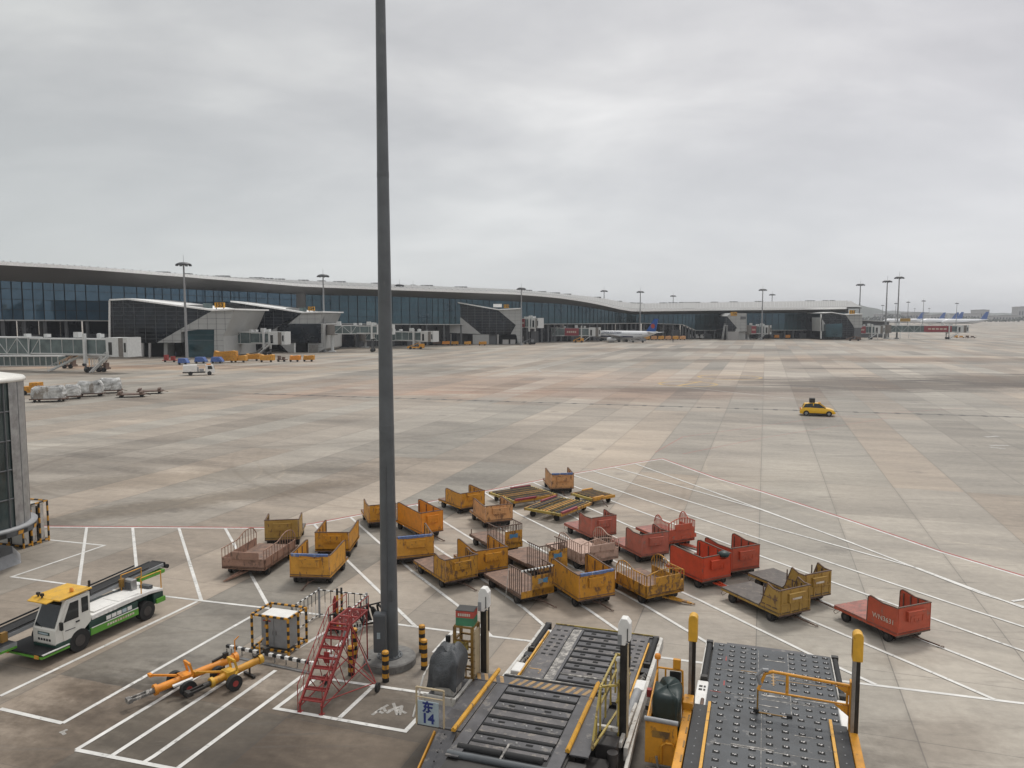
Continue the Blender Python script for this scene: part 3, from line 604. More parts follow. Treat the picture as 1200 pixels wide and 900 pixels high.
pier(403, 20, [(962, 368), (991, 369), (1001, 381), (999, 397.5), (962, 397.5)], [(991, 369), (1010.5, 368.5), (1010.5, 384), (1001, 384), (999, 380)],
     'green glazed boarding pier with pale cladding at the end of the terminal wing', (996, 363.5, 1002, 368), '157',
     [('cladding', [(962, 372), (970, 384), (970, 388), (962, 388)], -.5), ('facade2', [(968, 380), (987, 379), (987, 395), (968, 395)], -3), ('claddark', [(1001, 384), (1009, 384), (1009, 398), (1001, 398)], -.2), ('eavewhite', [(961.8, 368), (963, 368), (963, 397), (961.8, 397)], -.5)],
     [(964, 367.3), (975, 366.7), (991, 369.1), (1010.5, 368.4)])
# ------------------------------------------------------------------ jet bridges
def jet_bridge(label, p0, p1, yt, yb, D0, D1, cabw=16, panel=None, truss=.5, stairs=True, name='jet_bridge', base=None):
    a, b = P(p0, yt, D0), P(p1, yt, D1); fl = P((p0+p1)/2, yb, (D0+D1)/2).z; tp = P((p0+p1)/2, yt, (D0+D1)/2).z; hh = tp-fl
    d = b-a; d.z = 0; L = d.length; rz = math.atan2(d.y, d.x)
    t = thing(name, label, 'jet bridge', (a.x, a.y, 0), rz, 'jet bridges along the terminal'); w_ = hh*.85
    g = MB(); g.cyl((0, 0, fl-.3), (0, 0, tp+.2), w_*.72, n=20); g.build('rotunda', m['bellows'], t)
    g = MB(); g.cyl((0, 0, 0), (0, 0, fl-.3), .55, n=12); g.box((0, 0, .2), (2.2, 2.2, .4)); g.build('rotunda_column', m['bridgewhite'], t)
    cl_ = min(L*.28, 5.5); L1 = L-cl_
    g = MB(); g.b2(.8, L1*.55, -w_/2, w_/2, fl+.25, tp-.15); g.build('tunnel', m['bridgeglass'], t)
    g = MB(); g.b2(L1*.45, L1, -w_/2+.2, w_/2-.2, fl+.45, tp-.35); g.build('inner_tunnel', m['bridgeglass'], t)
    g = MB()
    for s in (-1, 1):
        for z, x0, x1, o_ in ((fl+.12, .8, L1*.55, w_/2), (tp-.1, .8, L1*.55, w_/2), (fl+.35, L1*.45, L1, w_/2-.18), (tp-.3, L1*.45, L1, w_/2-.18)): g.bar((x0, s*o_, z), (x1, s*o_, z), .22, .26)
        nb = max(3, int(L1/3.0))
        for i in range(nb+1):
            x = .8+(L1-.8)*i/nb; o_ = (w_/2+.03) if x < L1*.55 else w_/2-.15
            tr = x < L1*truss
            g.bar((x, s*o_, fl+.2), (x, s*o_, tp-.2), .14 if tr else .08, .1)
            if tr and i < nb:
                x2 = x+(L1-.8)/nb; g.bar((x, s*o_, (fl+.2) if i % 2 == 0 else (tp-.2)), (min(x2, L1*.55), s*o_, (tp-.2) if i % 2 == 0 else (fl+.2)), .16, .1)
    g.b2(.8, L1*.55, -w_/2, w_/2, tp-.12, tp+.03); g.b2(L1*.45, L1, -w_/2+.2, w_/2-.2, tp-.33, tp-.2); g.b2(.8, L1, -w_/2+.3, w_/2-.3, fl, fl+.3)
    g.build('truss_frame', m['bridgewhite'], t)
    g = MB(); g.b2(L1-.2, L1+cl_*.55, -w_/2-.2, w_/2+.2, fl-.1, tp+.1); g.build('cab', m['bridgewhite'], t)
    cab = MB(); x = L1+cl_*.55
    cab.b2(x, x+cl_*.25, -w_/2-.1, w_/2+.1, fl, tp); cab.build('cab_bellows', m['bellows'], t)
    g = MB(); x += cl_*.25; g.b2(x, x+cl_*.2, -w_/2-.3, w_/2+.3, fl-.1, tp+.15); g.build('canopy', m['bridgewhite'], t)
    g = MB(); g.b2(L1+.5, L1+1.4, -w_/2-.24, -w_/2-.2, fl+.3, tp-.9); g.b2(x+.2, x+.7, -w_/2-.34, -w_/2-.3, fl+.9, tp-1.0); g.build('cab_window', m['glass'], t)
    xl = L1*.88; g = MB()
    for s in (-1, 1): g.b2(xl-.28, xl+.28, s*(w_/2+.35)-.28, s*(w_/2+.35)+.28, fl-1.6, tp+.9)
    g.b2(xl-.3, xl+.3, -w_/2-.4, w_/2+.4, fl-.5, fl-.1); g.build('lift_column', m['bridgewhite'], t)
    g = MB()
    for s in (-1, 1): g.cyl((xl, s*(w_/2+.35), .9), (xl, s*(w_/2+.35), fl-1.5), .2)
    g.b2(xl-.25, xl+.25, -w_/2-.6, w_/2+.6, .75, 1.15); g.build('lift_strut', m['dkgrey'], t)
    for s in (-1, 1):
        g = MB(); g.cyl((xl, s*1.5-.35, .62), (xl, s*1.5+.35, .62), .62, n=16); g.build('wheel', m['rubber'], t)
    if stairs:
        g = MB(); y = -w_/2-.7
        for dy in (-.4, .4):
            g.bar((L1+.6, y+dy, fl), (L1-fl*1.1, y+dy, .15), .16, .28); g.bar((L1+.6, y+dy, fl+1), (L1-fl*1.1, y+dy, 1.15), .06); g.bar((L1+.6, y+dy, fl), (L1+.6, y+dy, fl+1), .06)
        for i in range(12): f = i/12; g.box((L1+.6-(fl*1.1+.6)*f, y, fl-(fl-.15)*f), (.28, .8, .05))
        g.build('stairs', m['bridgewhite'], t)
    g = MB()
    for x, s in ((L1*.15, 1.4), (L1*.5, .8), (L1*.62, .8), (L1*.8, 1.3), (L1*.93, .9)): g.b2(x-s/2, x+s/2, -.6, .6, tp, tp+s*.9)
    g.build('roof_unit', m['bridgewhite'], t)
    if panel:
        g = MB(); xa, xb = L1*panel[0], L1*panel[1]; g.b2(xa, xb, -w_/2-.12, -w_/2-.02, fl+.25, tp-.25); g.build('advert_panel', m['maroon'], t)
        g = MB()
        for i in range(5): g.b2(xa+(xb-xa)*(.15+.14*i), xa+(xb-xa)*(.25+.14*i), -w_/2-.15, -w_/2-.12, fl+hh*.4, fl+hh*.6)
        g.build('advert_lettering', m['wintxt'], t)
    return t
jet_bridge('large white truss jet bridge nearest the left edge', -60, 157, 395, 415.5, 178, 163, truss=.62)
jet_bridge('short jet bridge in front of the gate 153 pier, beside yellow carts', 271, 337, 389, 403, 240, 236, truss=.25)
jet_bridge('white truss jet bridge leaving the gate 154 pier, passing behind the big mast', 389, 462, 381, 391.5, 262, 262, truss=.6, stairs=False)
jet_bridge('blue glazed jet bridge with white cab just right of the big mast', 428, 511, 388, 399.5, 300, 285, truss=.2, stairs=False)
jet_bridge('short jet bridge high on the end of the triangular pier', 606, 634, 373, 384, 338, 330, panel=(.35, .6), truss=.3, stairs=False)
jet_bridge('long glazed jet bridge with red panel reaching the parked airliner nose', 616, 704, 384, 393.8, 372, 368, panel=(.62, .84), truss=.45)
jet_bridge('jet bridge beside the narrow arrow shaped pier of the terminal wing', 877, 904, 381.5, 391.3, 402, 398, panel=(.2, .5), truss=.3)
jet_bridge('jet bridge with a red panel at the green glazed end pier', 994, 1036, 381.8, 391, 408, 405, panel=(.35, .65), truss=.3)
jet_bridge('long jet bridge with a maroon panel, farthest right of them all', 1040, 1134, 381.3, 389.5, 415, 408, panel=(.52, .92), truss=.4)
# service corridor and steps under the large bridge
t = thing('service_corridor', 'low white framed corridor standing under the nearest jet bridge', 'corridor', P(-30, 430, 186)*1, 0); t.location.z = 0
g = MB(); g.b2(0, 20.5, 0, 3, .2, 2.3); g.build('glazing', m['bridgeglass'], t); g = MB()
for i in range(15): g.b2(i*1.45, i*1.45+.14, -.1, 0, .1, 2.4)
g.b2(0, 20.5, -.1, 3, 2.3, 2.5); g.b2(0, 20.5, -.12, 3, 0, .2); g.build('frame', m['bridgewhite'], t)
def steps(label, px0, py0, px1, py1, D, mt, w_=1.2, name='mobile_stairs'):
    a, b = P(px0, py0, D), P(px1, py1, D); o = Vector((a.x, D, 0)); t = thing(name, label, 'stairs', o)
    g = MB(); b_ = b-o; a_ = Vector((0, 0, .1))
    for y in (0, w_): g.bar(a_+Vector((0, y, 0)), b_+Vector((0, y, 0)), .12, .3); g.bar(a_+Vector((0, y, 1)), b_+Vector((0, y, 1)), .06); g.bar(b_+Vector((0, y, 0)), b_+Vector((0, y, 1)), .06); g.bar(a_+Vector((0, y, 0)), a_+Vector((0, y, 1)), .06)
    for i in range(12): p = a_.lerp(b_, i/12); g.box((p.x, w_/2, p.z+.1), (.3, w_, .05))
    g.build('flight', mt, t); g = MB(); g.b2(min(b_.x, b_.x+1.4), b_.x+1.4, 0, w_, b_.z-.1, b_.z); g.bar((b_.x+1.2, .1, 0), (b_.x+1.2, .1, b_.z), .12); g.bar((b_.x+1.2, w_, 0), (b_.x+1.2, w_, b_.z), .12); g.build('platform', mt, t)
    g = MB(); g.cyl((b_.x, -.2, .4), (b_.x, .1, .4), .4); g.build('wheel', m['rubber'], t)
steps('white steps climbing to the cab of the nearest jet bridge', 56, 434, 100, 414, 168, m['bridgewhite'])
steps('orange railed steps behind the nearest jet bridge', 70, 427, 98, 414, 186, m['amber'])
steps('slim white ladder stand beside the narrow arrow shaped pier', 847, 398, 850, 381, 395, m['bridgewhite'], 2)
# signboards at right
for lb, x0, y0, x1, y1, D, nm, nmt in (('yellow square board standing between the two right hand jet bridges', 1028, 383, 1036.5, 390, 410, 'sign_board', 'signyellow'), ('ochre board above the farthest right jet bridge', 1055, 373.2, 1067, 376.8, 440, 'sign_board', 'mustard')):
    a, b = P(x0, y1, D), P(x1, y0, D); t = thing(nm, lb, 'sign', ((a.x+b.x)/2, D, 0)); wd = b.x-a.x
    g = MB(); g.b2(-wd/2, wd/2, 0, .4, a.z, b.z); g.build('board', m[nmt], t); g = MB(); g.b2(-wd/2+.2, -wd/2+.6, .05, .35, 0, a.z); g.b2(wd/2-.6, wd/2-.2, .05, .35, 0, a.z); g.build('legs', m['eavewhite'], t)
    if nmt == 'signyellow': text('board_number', '61', 2.4, m['maroon'], t, Matrix.Translation((0, -.03, (a.z+b.z)/2)) @ Matrix.Rotation(R(90), 4, 'X'), .02)
# ------------------------------------------------------------------ light masts
def mast_proto():
    t = thing('light_mast', '', 'light mast', (0, 0, 0), 0, 'distant apron light masts')
    g = MB(); g.cyl((0, 0, 0), (0, 0, 25), .42, .2, 12); g.cyl((0, 0, 0), (0, 0, .5), .9, .9, 12); g.build('pole', m['grey'], t)
    g = MB(); g.lathe([(0, 25.6), (1.0, 25.5), (1.9, 25.1), (1.9, 24.9), (.4, 24.7)], 16); g.cyl((0, 0, 25), (0, 0, 27.5), .05, .03, 6)
    for i in range(8): a = i*R(45); g.box((1.75*math.cos(a), 1.75*math.sin(a), 24.75), (.6, .5, .35), a)
    g.build('lamp_ring', m['dkgrey'], t); return t
MP = [(215, 307.5, 194*1.09, 'tall light mast in front of the gate 153 pier'), (378.5, 321.5, 262, 'light mast rising over the end of the gate 154 pier'), (468, 333, 322, 'light mast just right of the huge near pole'), (484, 333.5, 440, 'short looking mast head peeping over the curved roof right of the near pole'),
      (611, 337, 322, 'light mast before the end of the triangular pier'), (708, 340, 460, 'light mast behind the dip of the roof, left of the airliner'), (750.5, 341, 396, 'light mast standing behind the airliner fuselage'), (789, 346, 560, 'light mast behind the roof right of the airliner tail'),
      (894, 338.5, 396, 'light mast at the jet bridge of the narrow arrow shaped pier'), (905, 344.5, 540, 'shorter mast behind the roof beside the arrow shaped pier'), (1008.5, 332.5, 440, 'light mast behind the pointed end of the wing roof'),
      (1040, 328.5, 420, 'left one of the two tallest masts at right'), (1054, 324, 415, 'tallest mast at right, just right of its twin'), (1064.5, 353.5, 800, 'far mast next right of the tallest mast'), (1082.5, 352, 760, 'far mast above the tail left of the maroon panel'), (1050, 355, 900, 'far mast between the two tallest masts'), (1034.5, 357.5, 900, 'far mast just left of the two tallest masts'),
      (1121.5, 355, 820, 'far mast above the middle aircraft tails'), (1089, 361, 1200, 'very far mast above the jet bridge with the maroon panel'), (1072, 361.5, 1300, 'very far mast between two far masts')]
mp0 = mast_proto()
for i, (px, py, D, lb) in enumerate(MP):
    top = P(px, py, D); s = top.z/25.5; o = mp0 if i == 0 else dup(mp0)
    o.location = (top.x, D, 0); o.scale = (min(1.25, s)*(1 if D < 700 else .9),)*2+(s,); o['label'] = lb
# ------------------------------------------------------------------ aircraft
def airliner(label, L, loc, rz, group=None, small=False, navy=True):
    t = thing('airliner', label, 'aircraft', loc, rz, group); r = L*.0525; zc = r*1.75; s = L/37.5
    st = [(0, .05, -.35), (.02, .38, -.28), (.05, .66, -.15), (.09, .88, -.05), (.14, 1, 0), (.66, 1, 0), (.76, .86, .12), (.86, .6, .35), (.94, .34, .58), (1, .1, .8)]
    rings = [[(x*L, r*k*math.cos(a), zc+dz*r+r*k*math.sin(a)) for a in [2*math.pi*i/20 for i in range(20)]] for x, k, dz in st]
    g = MB(); g.loft(rings)
    g.build('fuselage', m['jetwhite'], t)
    def wing(name, pts, th, mt, par=t): g = MB(); g.poly(pts, (0, 0, th)); return g.build(name, mt, par)
    for sd in (-1, 1):
        wing('wing', [(L*.34, sd*r*.8, zc-r*.55), (L*.50, sd*r*.8, zc-r*.55), (L*.60, sd*L*.46, zc+r*.25), (L*.555, sd*L*.46, zc+r*.25)], .25*s, m['jetgrey'])
        wing('tailplane', [(L*.87, sd*r*.4, zc+r*.45), (L*.95, sd*r*.4, zc+r*.45), (L*.985, sd*L*.16, zc+r*.7), (L*.95, sd*L*.16, zc+r*.7)], .15*s, m['jetgrey'])
        if not small:
            g = MB(); ax = sd*L*.155; ez = zc-r*1.15
            g.m = Matrix.Translation((0, ax, ez)) @ Matrix.Rotation(R(90), 4, 'Y')
            g.lathe([(.75*s, L*.345), (1.0*s, L*.35), (1.12*s, L*.38), (1.05*s, L*.42), (.7*s, L*.46), (.35*s, L*.48), (0, L*.49)], 18); g.k = 1; g.lathe([(.75*s, L*.345), (.72*s, L*.365), (0, L*.366)], 18)
            g.build('engine', [m['jetwhite'], m['black']], t)
            g = MB(); g.b2(L*.40, L*.45, ax-.1, ax+.1, ez+.8*s, ez+1.7*s); g.build('pylon', m['jetgrey'], t)
    zt = zc+r*.75
    th = .18*s; fin = MB(); fin.poly([(L*.82, -th, zt), (L*.965, -th, zt+.2), (L*1.0, -th, zt+L*.165), (L*.945, -th, zt+L*.165)], (0, 2*th, 0)); f = fin.build('tail_fin', m['jetblue'], t)
    if not small:
        for sd in (-1, 1):
            e = MB(); cx, cz = L*.927, zt+L*.075
            for k in range(9): a = k*R(40); e.m = Matrix.Translation((cx, sd*(th+.03), cz)) @ Matrix.Rotation(a, 4, 'Y'); e.poly([(0, 0, 0), (.45, 0, .7), (0, 0, 1.25), (-.45, 0, .7)], (0, .02, 0))
            e.build('flower_emblem', m['vred'], f)
    if navy:
        g = MB(); a0, a1 = R(-38), R(-16)
        for sd in (-1, 1):
            ring = lambda x, k: [(x*L, sd*(r*k+.03)*math.cos(a), zc+r*k*math.sin(a)) for a in (a0, a1)]
            ps = ring(.11, 1.0)+ring(.66, 1.0); g.add(ps, [(0, 1, 3, 2)])
        g.build('navy_stripe', m['jetnavy'], t)
    if not small:
        g = MB()
        for sd in (-1, 1):
            for i in range(38):
                x = L*(.13+.0185*i)
                if x < L*.80: g.box((x, sd*r*.985, zc+r*.22), (.24, .08, .34))
        g.build('cabin_windows', m['jetnavy'], t)
        g = MB(); g.poly([(L*.028, -r*.62, zc+r*.25), (L*.028, r*.62, zc+r*.25), (L*.062, r*.5, zc+r*.52), (L*.062, -r*.5, zc+r*.52)], (-.05, 0, .08)); g.build('cockpit_windows', m['black'], t)
        text('fuselage_lettering', 'CHINA SOUTHERN', 1.3, m['jetnavy'], t, Matrix.Translation((L*.33, -r*.9, zc+r*.5)) @ Matrix.Rotation(R(62), 4, 'X'), .02)
        for x, y in ((L*.12, 0), (L*.47, -3), (L*.47, 3)):
            g = MB(); g.cyl((x, y, .5), (x, y, zc-r*.6), .12); g.build('landing_gear', m['dkgrey'], t)
            for sd in (-.3, .3): g = MB(); g.cyl((x, y+sd-.15, .5), (x, y+sd+.15, .5), .5, n=14); g.build('wheel', m['rubber'], t)
    return t
a = P(696, 395, 378); b = P(771, 395, 352); dv = b-a
airliner('white airliner with blue tail and red flower emblem, nose at the red panelled jet bridge', 37.6*(dv.length/37.6), (a.x, 378, 0), math.atan2(dv.y, dv.x))
for i, (px, D, lb) in enumerate(((1158, 1020, 'farthest right airliner in the far row'), (1131, 1060, 'far airliner second from the right'), (1120.5, 1150, 'middle airliner of the far row'), (1109, 1190, 'far airliner just left of the middle one'), (1082.5, 1150, 'far airliner left of the rest, behind the maroon panel'))):
    c = P(px, 380, D); airliner('white blue tailed ' + lb, 62, (c.x-62, D, 0), R((0, 4, -6, 3, 0)[i]), 'airliners parked in the far row', True, False)
# ------------------------------------------------------------------ big near mast with its bollards
t = thing('mast', 'huge tapering dark grey mast on a round concrete plinth, running out of the top', 'mast', G(457, 777), 0)
MX = t.location.copy()
g = MB(); zs = [.28, 8.2, 16.6, 26]; top = P(441.5, 0, MX.y)
for i in range(3):
    r0 = .305-.0066*zs[i]; r1 = .305-.0066*zs[i+1]; g.cyl((0, 0, zs[i]), (0, 0, zs[i+1]+(.12 if i < 2 else 0)), r0+(.0 if i == 0 else .0), r1, 28)
g.build('pole', m['mast'], t)
g = MB()
for z in (8.2, 16.6): r = .305-.0066*z; g.cyl((0, 0, z-.05), (0, 0, z+.14), r+.006, r+.005, 28)
g.build('joint_collar', m['mast'], t)
g = MB(); g.lathe([(0, .0), (.9, .0), (.9, .23), (.86, .28), (0, .28)], 48, smooth=False); g.build('plinth', m['concrete'], t, bevel=.015)
g = MB(); g.cyl((0, 0, .28), (0, 0, .31), .44, n=28); g.build('base_flange', m['mast'], t)
for i in range(12): a = i*R(30); g = MB(); g.cyl((.38*math.cos(a), .38*math.sin(a), .3), (.38*math.cos(a), .38*math.sin(a), .37), .022, n=6); g.build('bolt', m['steel'], t)
g = MB(); g.b2(-.46, -.02, -.62, -.27, .62, 1.98); ob = g.build('control_box', m['dkgrey'], t, bevel=.06)
g = MB(); g.b2(-.43, -.05, -.645, -.625, .66, 1.94); ob2 = g.build('box_door', m['mast'], ob, bevel=.02); g = MB(); g.b2(-.32, -.21, -.665, -.647, 1.15, 1.36); g.build('label_plate', m['signgrey'], ob2)
g = MB(); g.bar((.12, -.275, 2.3), (.12, -.275, 2.7), .1, .04); g.build('hatch', m['dkgrey'], t)
g = MB(); g.lathe([(0, 26.4), (1.3, 26.3), (1.9, 25.9), (1.9, 25.7), (.3, 25.5)], 20); g.build('lamp_ring', m['dkgrey'], t)
for i, (px, py, pt, lb) in enumerate(((415.5, 770.5, 737, 'back left of the mast plinth'), (412, 791, 757.5, 'half hidden by the red steps at the left of the mast'), (452, 798.5, 763.5, 'right in front of the mast plinth'), (494.7, 764, 733, 'right of the mast, rear one of that pair'), (497.2, 784, 750, 'right of the mast, front one of that pair, beside the grey loader'))):
    t = thing('bollard', 'banded bollard ' + lb, 'bollard', G(px, py), i*1.1, 'bollards round the big mast')
    hgt = P(px, pt, t.location.y).z; g = MB(); g.stripes((0, 0, 0), (0, 0, hgt), .23, hgt/7, 1, 0, True); g.build('post', [m['byellow'], m['black']], t)
    g = MB(); g.lathe([(0, hgt+.03), (.09, hgt+.02), (.118, hgt-.01), (.118, hgt-.06)], 16); g.build('cap', m['byellow'], t)
g = MB(); g.cyl((.0, -.31, 2.0), (.0, -.27, 7.0), .018, n=8); g.build('conduit', m['dkgrey'], bpy.data.objects['mast'])
# ------------------------------------------------------------------ striped cage and cabinet
A_, B_, C_ = G(296, 762), G(338.5, 768.5), G(357, 757); ang = math.atan2((B_-A_).y, (B_-A_).x)
wd = (B_-A_).length; dp = 1.0
t = thing('guard_cage', 'yellow and black striped bar cage around the grey cabinet', 'guard rail', A_, ang)
def cage(t, wd, dp, h, inner=.25, seg=.15, posts=((0, 0), (1, 0), (0, 1), (1, 1), (.42, 0), (1, .55)), w_=.065):
    for fx, fy in posts: g = MB(); g.stripes((wd*fx, dp*fy, 0), (wd*fx, dp*fy, h), w_, seg, 0, 1); g.build('post', [m['byellow'], m['black']], t)
    for z in (h, .12):
        for p, q in (((0, 0), (wd, 0)), ((wd, 0), (wd, dp)), ((wd, dp), (0, dp)), ((0, dp), (0, 0))):
            g = MB(); g.stripes((p[0], p[1], z), (q[0], q[1], z), w_*.98, seg, 1, 0); g.build('rail', [m['byellow'], m['black']], t)
cage(t, wd, 1.15, 1.34)
t = thing('electrical_cabinet', 'grey two door electrical cabinet standing inside the striped cage', 'cabinet', A_+Matrix.Rotation(ang, 3, 'Z') @ Vector((.22, .25, 0)), ang)
g = MB(); g.b2(0, wd-.42, 0, .68, .1, 1.2); g.build('body', m['cabinet'], t, bevel=.015)
g = MB(); g.b2(-.03, wd-.39, -.03, .71, 1.2, 1.26); g.build('lid', m['white'], t, bevel=.01)
for i in range(2): g = MB(); x = (wd-.42)/2*i; g.b2(x+.02, x+(wd-.42)/2-.02, -.025, 0, .14, 1.17); d_ = g.build('door', m['grey'], t); g = MB(); hx = x+(wd-.42)/2-.08 if i == 0 else x+.08; g.b2(hx-.015, hx+.015, -.05, -.02, .58, .74); g.build('handle', m['steel'], d_)
g = MB(); g.poly([(.12, -.035, .82), (.34, -.035, .82), (.23, -.035, 1.02)], (0, .01, 0)); g.build('warning_sign', m['byellow'], t); g = MB(); g.b2(.10, .42, -.036, -.03, 1.05, 1.1); g.build('red_lettering', m['red_steel'], t)
# ------------------------------------------------------------------ white and black fence pen and low barrier
PF = [G(343, 745), G(374.5, 723), G(430, 729.5), G(404, 757)]
t = thing('pen_fence', 'thin white and black barred fence pen behind the red steps', 'fence', PF[1], 0)
for k in range(3):
    a, b = PF[k]-PF[1], PF[k+1]-PF[1]; h = 1.12; fk = MB(); L = (b-a).length; n_ = int(L/.26)
    fk.stripes(a+Vector((0, 0, h)), b+Vector((0, 0, h)), .04, .16, 0, 1); fk.stripes(a+Vector((0, 0, .12)), b+Vector((0, 0, .12)), .035, .16, 1, 0)
    for i in range(1, n_): p = a.lerp(b, i/n_); fk.stripes(p+Vector((0, 0, .12)), p+Vector((0, 0, h)), .022, .5, 0, 1)
    fk.build('fence_panel', [m['white'], m['black']], t)
for p in PF: g = MB(); q = p-PF[1]; g.cyl(q, q+Vector((0, 0, 1.2)), .045, n=10); g.build('fence_post', m['grey'], t)
a, b = G(266, 765), G(368, 786); ang2 = math.atan2((b-a).y, (b-a).x); t = thing('low_barrier', 'low black and white striped bar on short legs behind the tow bars', 'barrier', a, ang2)
L = (b-a).length; g = MB(); g.stripes((0, 0, .26), (L, 0, .26), .10, .17, 0, 1); g.build('bar', [m['black'], m['white']], t)
for i in range(8): g = MB(); x = .2+i*(L-.4)/7; g.cyl((x, 0, 0), (x, 0, .22), .02, n=6); g.build('leg', m['steel'], t)
g = MB(); g.b2(.8, L, -.28, -.16, 0, .04); g.build('base_strip', m['steel'], t)
# ------------------------------------------------------------------ black cable reels inside the pen
t = thing('cable_rack', 'black coiled cables and chocks on a rack inside the fence pen', 'rack', G(418, 738), R(25))
for i in range(5): 
    g = MB(); g.m = Matrix.Translation((-.8+i*.36, (i % 2)*.2, .45)) @ Matrix.Rotation(R(70), 4, 'Y'); pts = [(.3*math.cos(k*R(30)), .3*math.sin(k*R(30)), .02*k) for k in range(25)]; g.tube(pts, .045, 6); g.build('cable_coil', m['rubber'], t)
g = MB(); g.bar((-1.1, 0, .75), (1.1, 0, .95), .05); g.bar((-1.0, 0, 0), (-1, 0, .75), .05); g.bar((1, 0, 0), (1, 0, .93), .05); g.bar((-1.1, .1, .12), (1.2, .1, .12), .06); g.build('frame', m['chassis'], t)
t = thing('fire_extinguisher', 'small red extinguisher at the back corner of the fence pen', 'extinguisher', G(393, 738), 0)
g = MB(); g.lathe([(0, 0), (.09, .01), (.09, .9), (.05, 1.0), (.03, 1.08), (0, 1.1)], 14, (0, 0, .25)); g.build('cylinder', m['red_steel'], t); g = MB(); g.b2(-.12, .12, -.12, .12, 0, .25); g.build('stand', m['chassis'], t)
for i, (px, py, lb) in enumerate(((396, 742, 'left one of two slim striped poles beside the red steps'), (401, 741, 'right one of two slim striped poles beside the red steps'))):
    o = MB().stripes((0, 0, 0), (0, 0, 1.75), .07, .25, 1, 0).build('striped_pole', [m['byellow'], m['black']]); o.location = G(px, py); tag(o, 'yellow and black ' + lb, 'pole', 'slim poles by the steps')
# ------------------------------------------------------------------ red steps
sd = G(364, 836); t = thing('red_steps', 'red steel maintenance steps with handrails and small wheels', 'steps', sd, -R(14))
hw = .36; run = 2.05; hh = 2.0; n_ = 8; mt = m['red_steel']
g = MB()
for s in (-hw, hw): g.bar((s, 0, .25), (s, run, hh), .055, .09)
g.build('stringers', mt, t)
for i in range(n_): g = MB(); f = (i+.4)/n_; y, z = run*f, .25+(hh-.25)*f; g.bar((-hw, y, z), (hw, y, z), .03); g.bar((-hw, y+.17, z), (hw, y+.17, z), .03); [g.bar((-hw, y+.03+.035*k, z), (hw, y+.03+.035*k, z), .012) for k in range(4)]; g.build('tread', mt, t)
g = MB()
for x in (-hw, hw): g.bar((x, run, hh-.02), (x, run+1.3, hh-.02), .05)
for y in (run, run+.65, run+1.3): g.bar((-hw, y, hh-.02), (hw, y, hh-.02), .05)
for i in range(14): g.bar((-hw, run+.05+i*.09, hh), (hw, run+.05+i*.09, hh), .018)
g.build('platform', m['red_steel'], t)
for s in (-1, 1):
    x = s*(hw+.05); g = MB(); r_ = .02
    g.tube([(x, -.02, .0), (x, -.02, .85), (x, run, hh+.5), (x, run+1.3, hh+.5), (x, run+1.3, hh)], .014); g.tube([(x, 0, .5), (x, run, hh+.25), (x, run+1.3, hh+.25)], .009)
    for i in range(1, 6): f = i/6; g.tube([(x, run*f, .25+(hh-.25)*f), (x, run*f, .25+(hh-.25)*f+.58-.1*f)], .010)
    g.tube([(x, run+.65, hh), (x, run+.65, hh+.5)], .012); g.tube([(x, run, hh), (x, run, hh+.5)], .014); g.build('handrail', mt, t)
    g = MB(); x = s*hw
    g.tube([(x, run+.05, hh), (x*1.15, run+.1, .3)], .024); g.tube([(x, run+1.25, hh), (x, run+1.25, .1)], .024); g.tube([(x, .05, .18), (x*1.1, run+1.25, .22)], .022)
    for k in range(3): g.tube([(x, run*(.3+.25*k), .25+(hh-.25)*(.3+.25*k)), (x*1.1, run*(.55+.22*k), .2)], .014)
    g.tube([(x, run+.05, hh), (x, run+1.25, .3)], .014); g.tube([(x, run+.1, .3), (x, run+1.25, hh)], .014)
    g.tube([(x, .02, 0), (x, .02, .3)], .03); g.b2(x-.07, x+.07, -.06, .1, 0, .02); g.build('support_leg', mt, t)
g = MB(); g.tube([(-hw, run*.62, .3), (hw, run*.62, 1.3)], .014); g.tube([(hw, run*.62, .3), (-hw, run*.62, 1.3)], .014); g.tube([(-hw, run*.8, hh-.5), (hw+1.0, run*.8, .3)], .018); g.tube([(hw, run, hh), (hw+1.0, run*.85, .3)], .018); g.tube([(hw, .3, .3), (hw+1.0, run*.85, .3)], .018); g.tube([(hw, run, .9), (hw+1.0, run*.85, .3)], .014); g.build('outrigger', mt, t)
for x, y in ((hw+1.06, run*.85), (-hw-.12, run*.9), (hw+.1, run+1.2)): g = MB(); g.cyl((x-.04, y, .15), (x+.04, y, .15), .15, n=18); g.build('wheel', m['rubber'], t)
g = MB(); g.b2(-.2, -.02, run*.62, run*.62+.05, 1.0, 1.35); g.build('plate', m['red_steel'], t); g = MB(); g.b2(.0, .32, run*.62, run*.62+.03, 1.0, 1.28); g.build('notice_plate', m['white'], t)
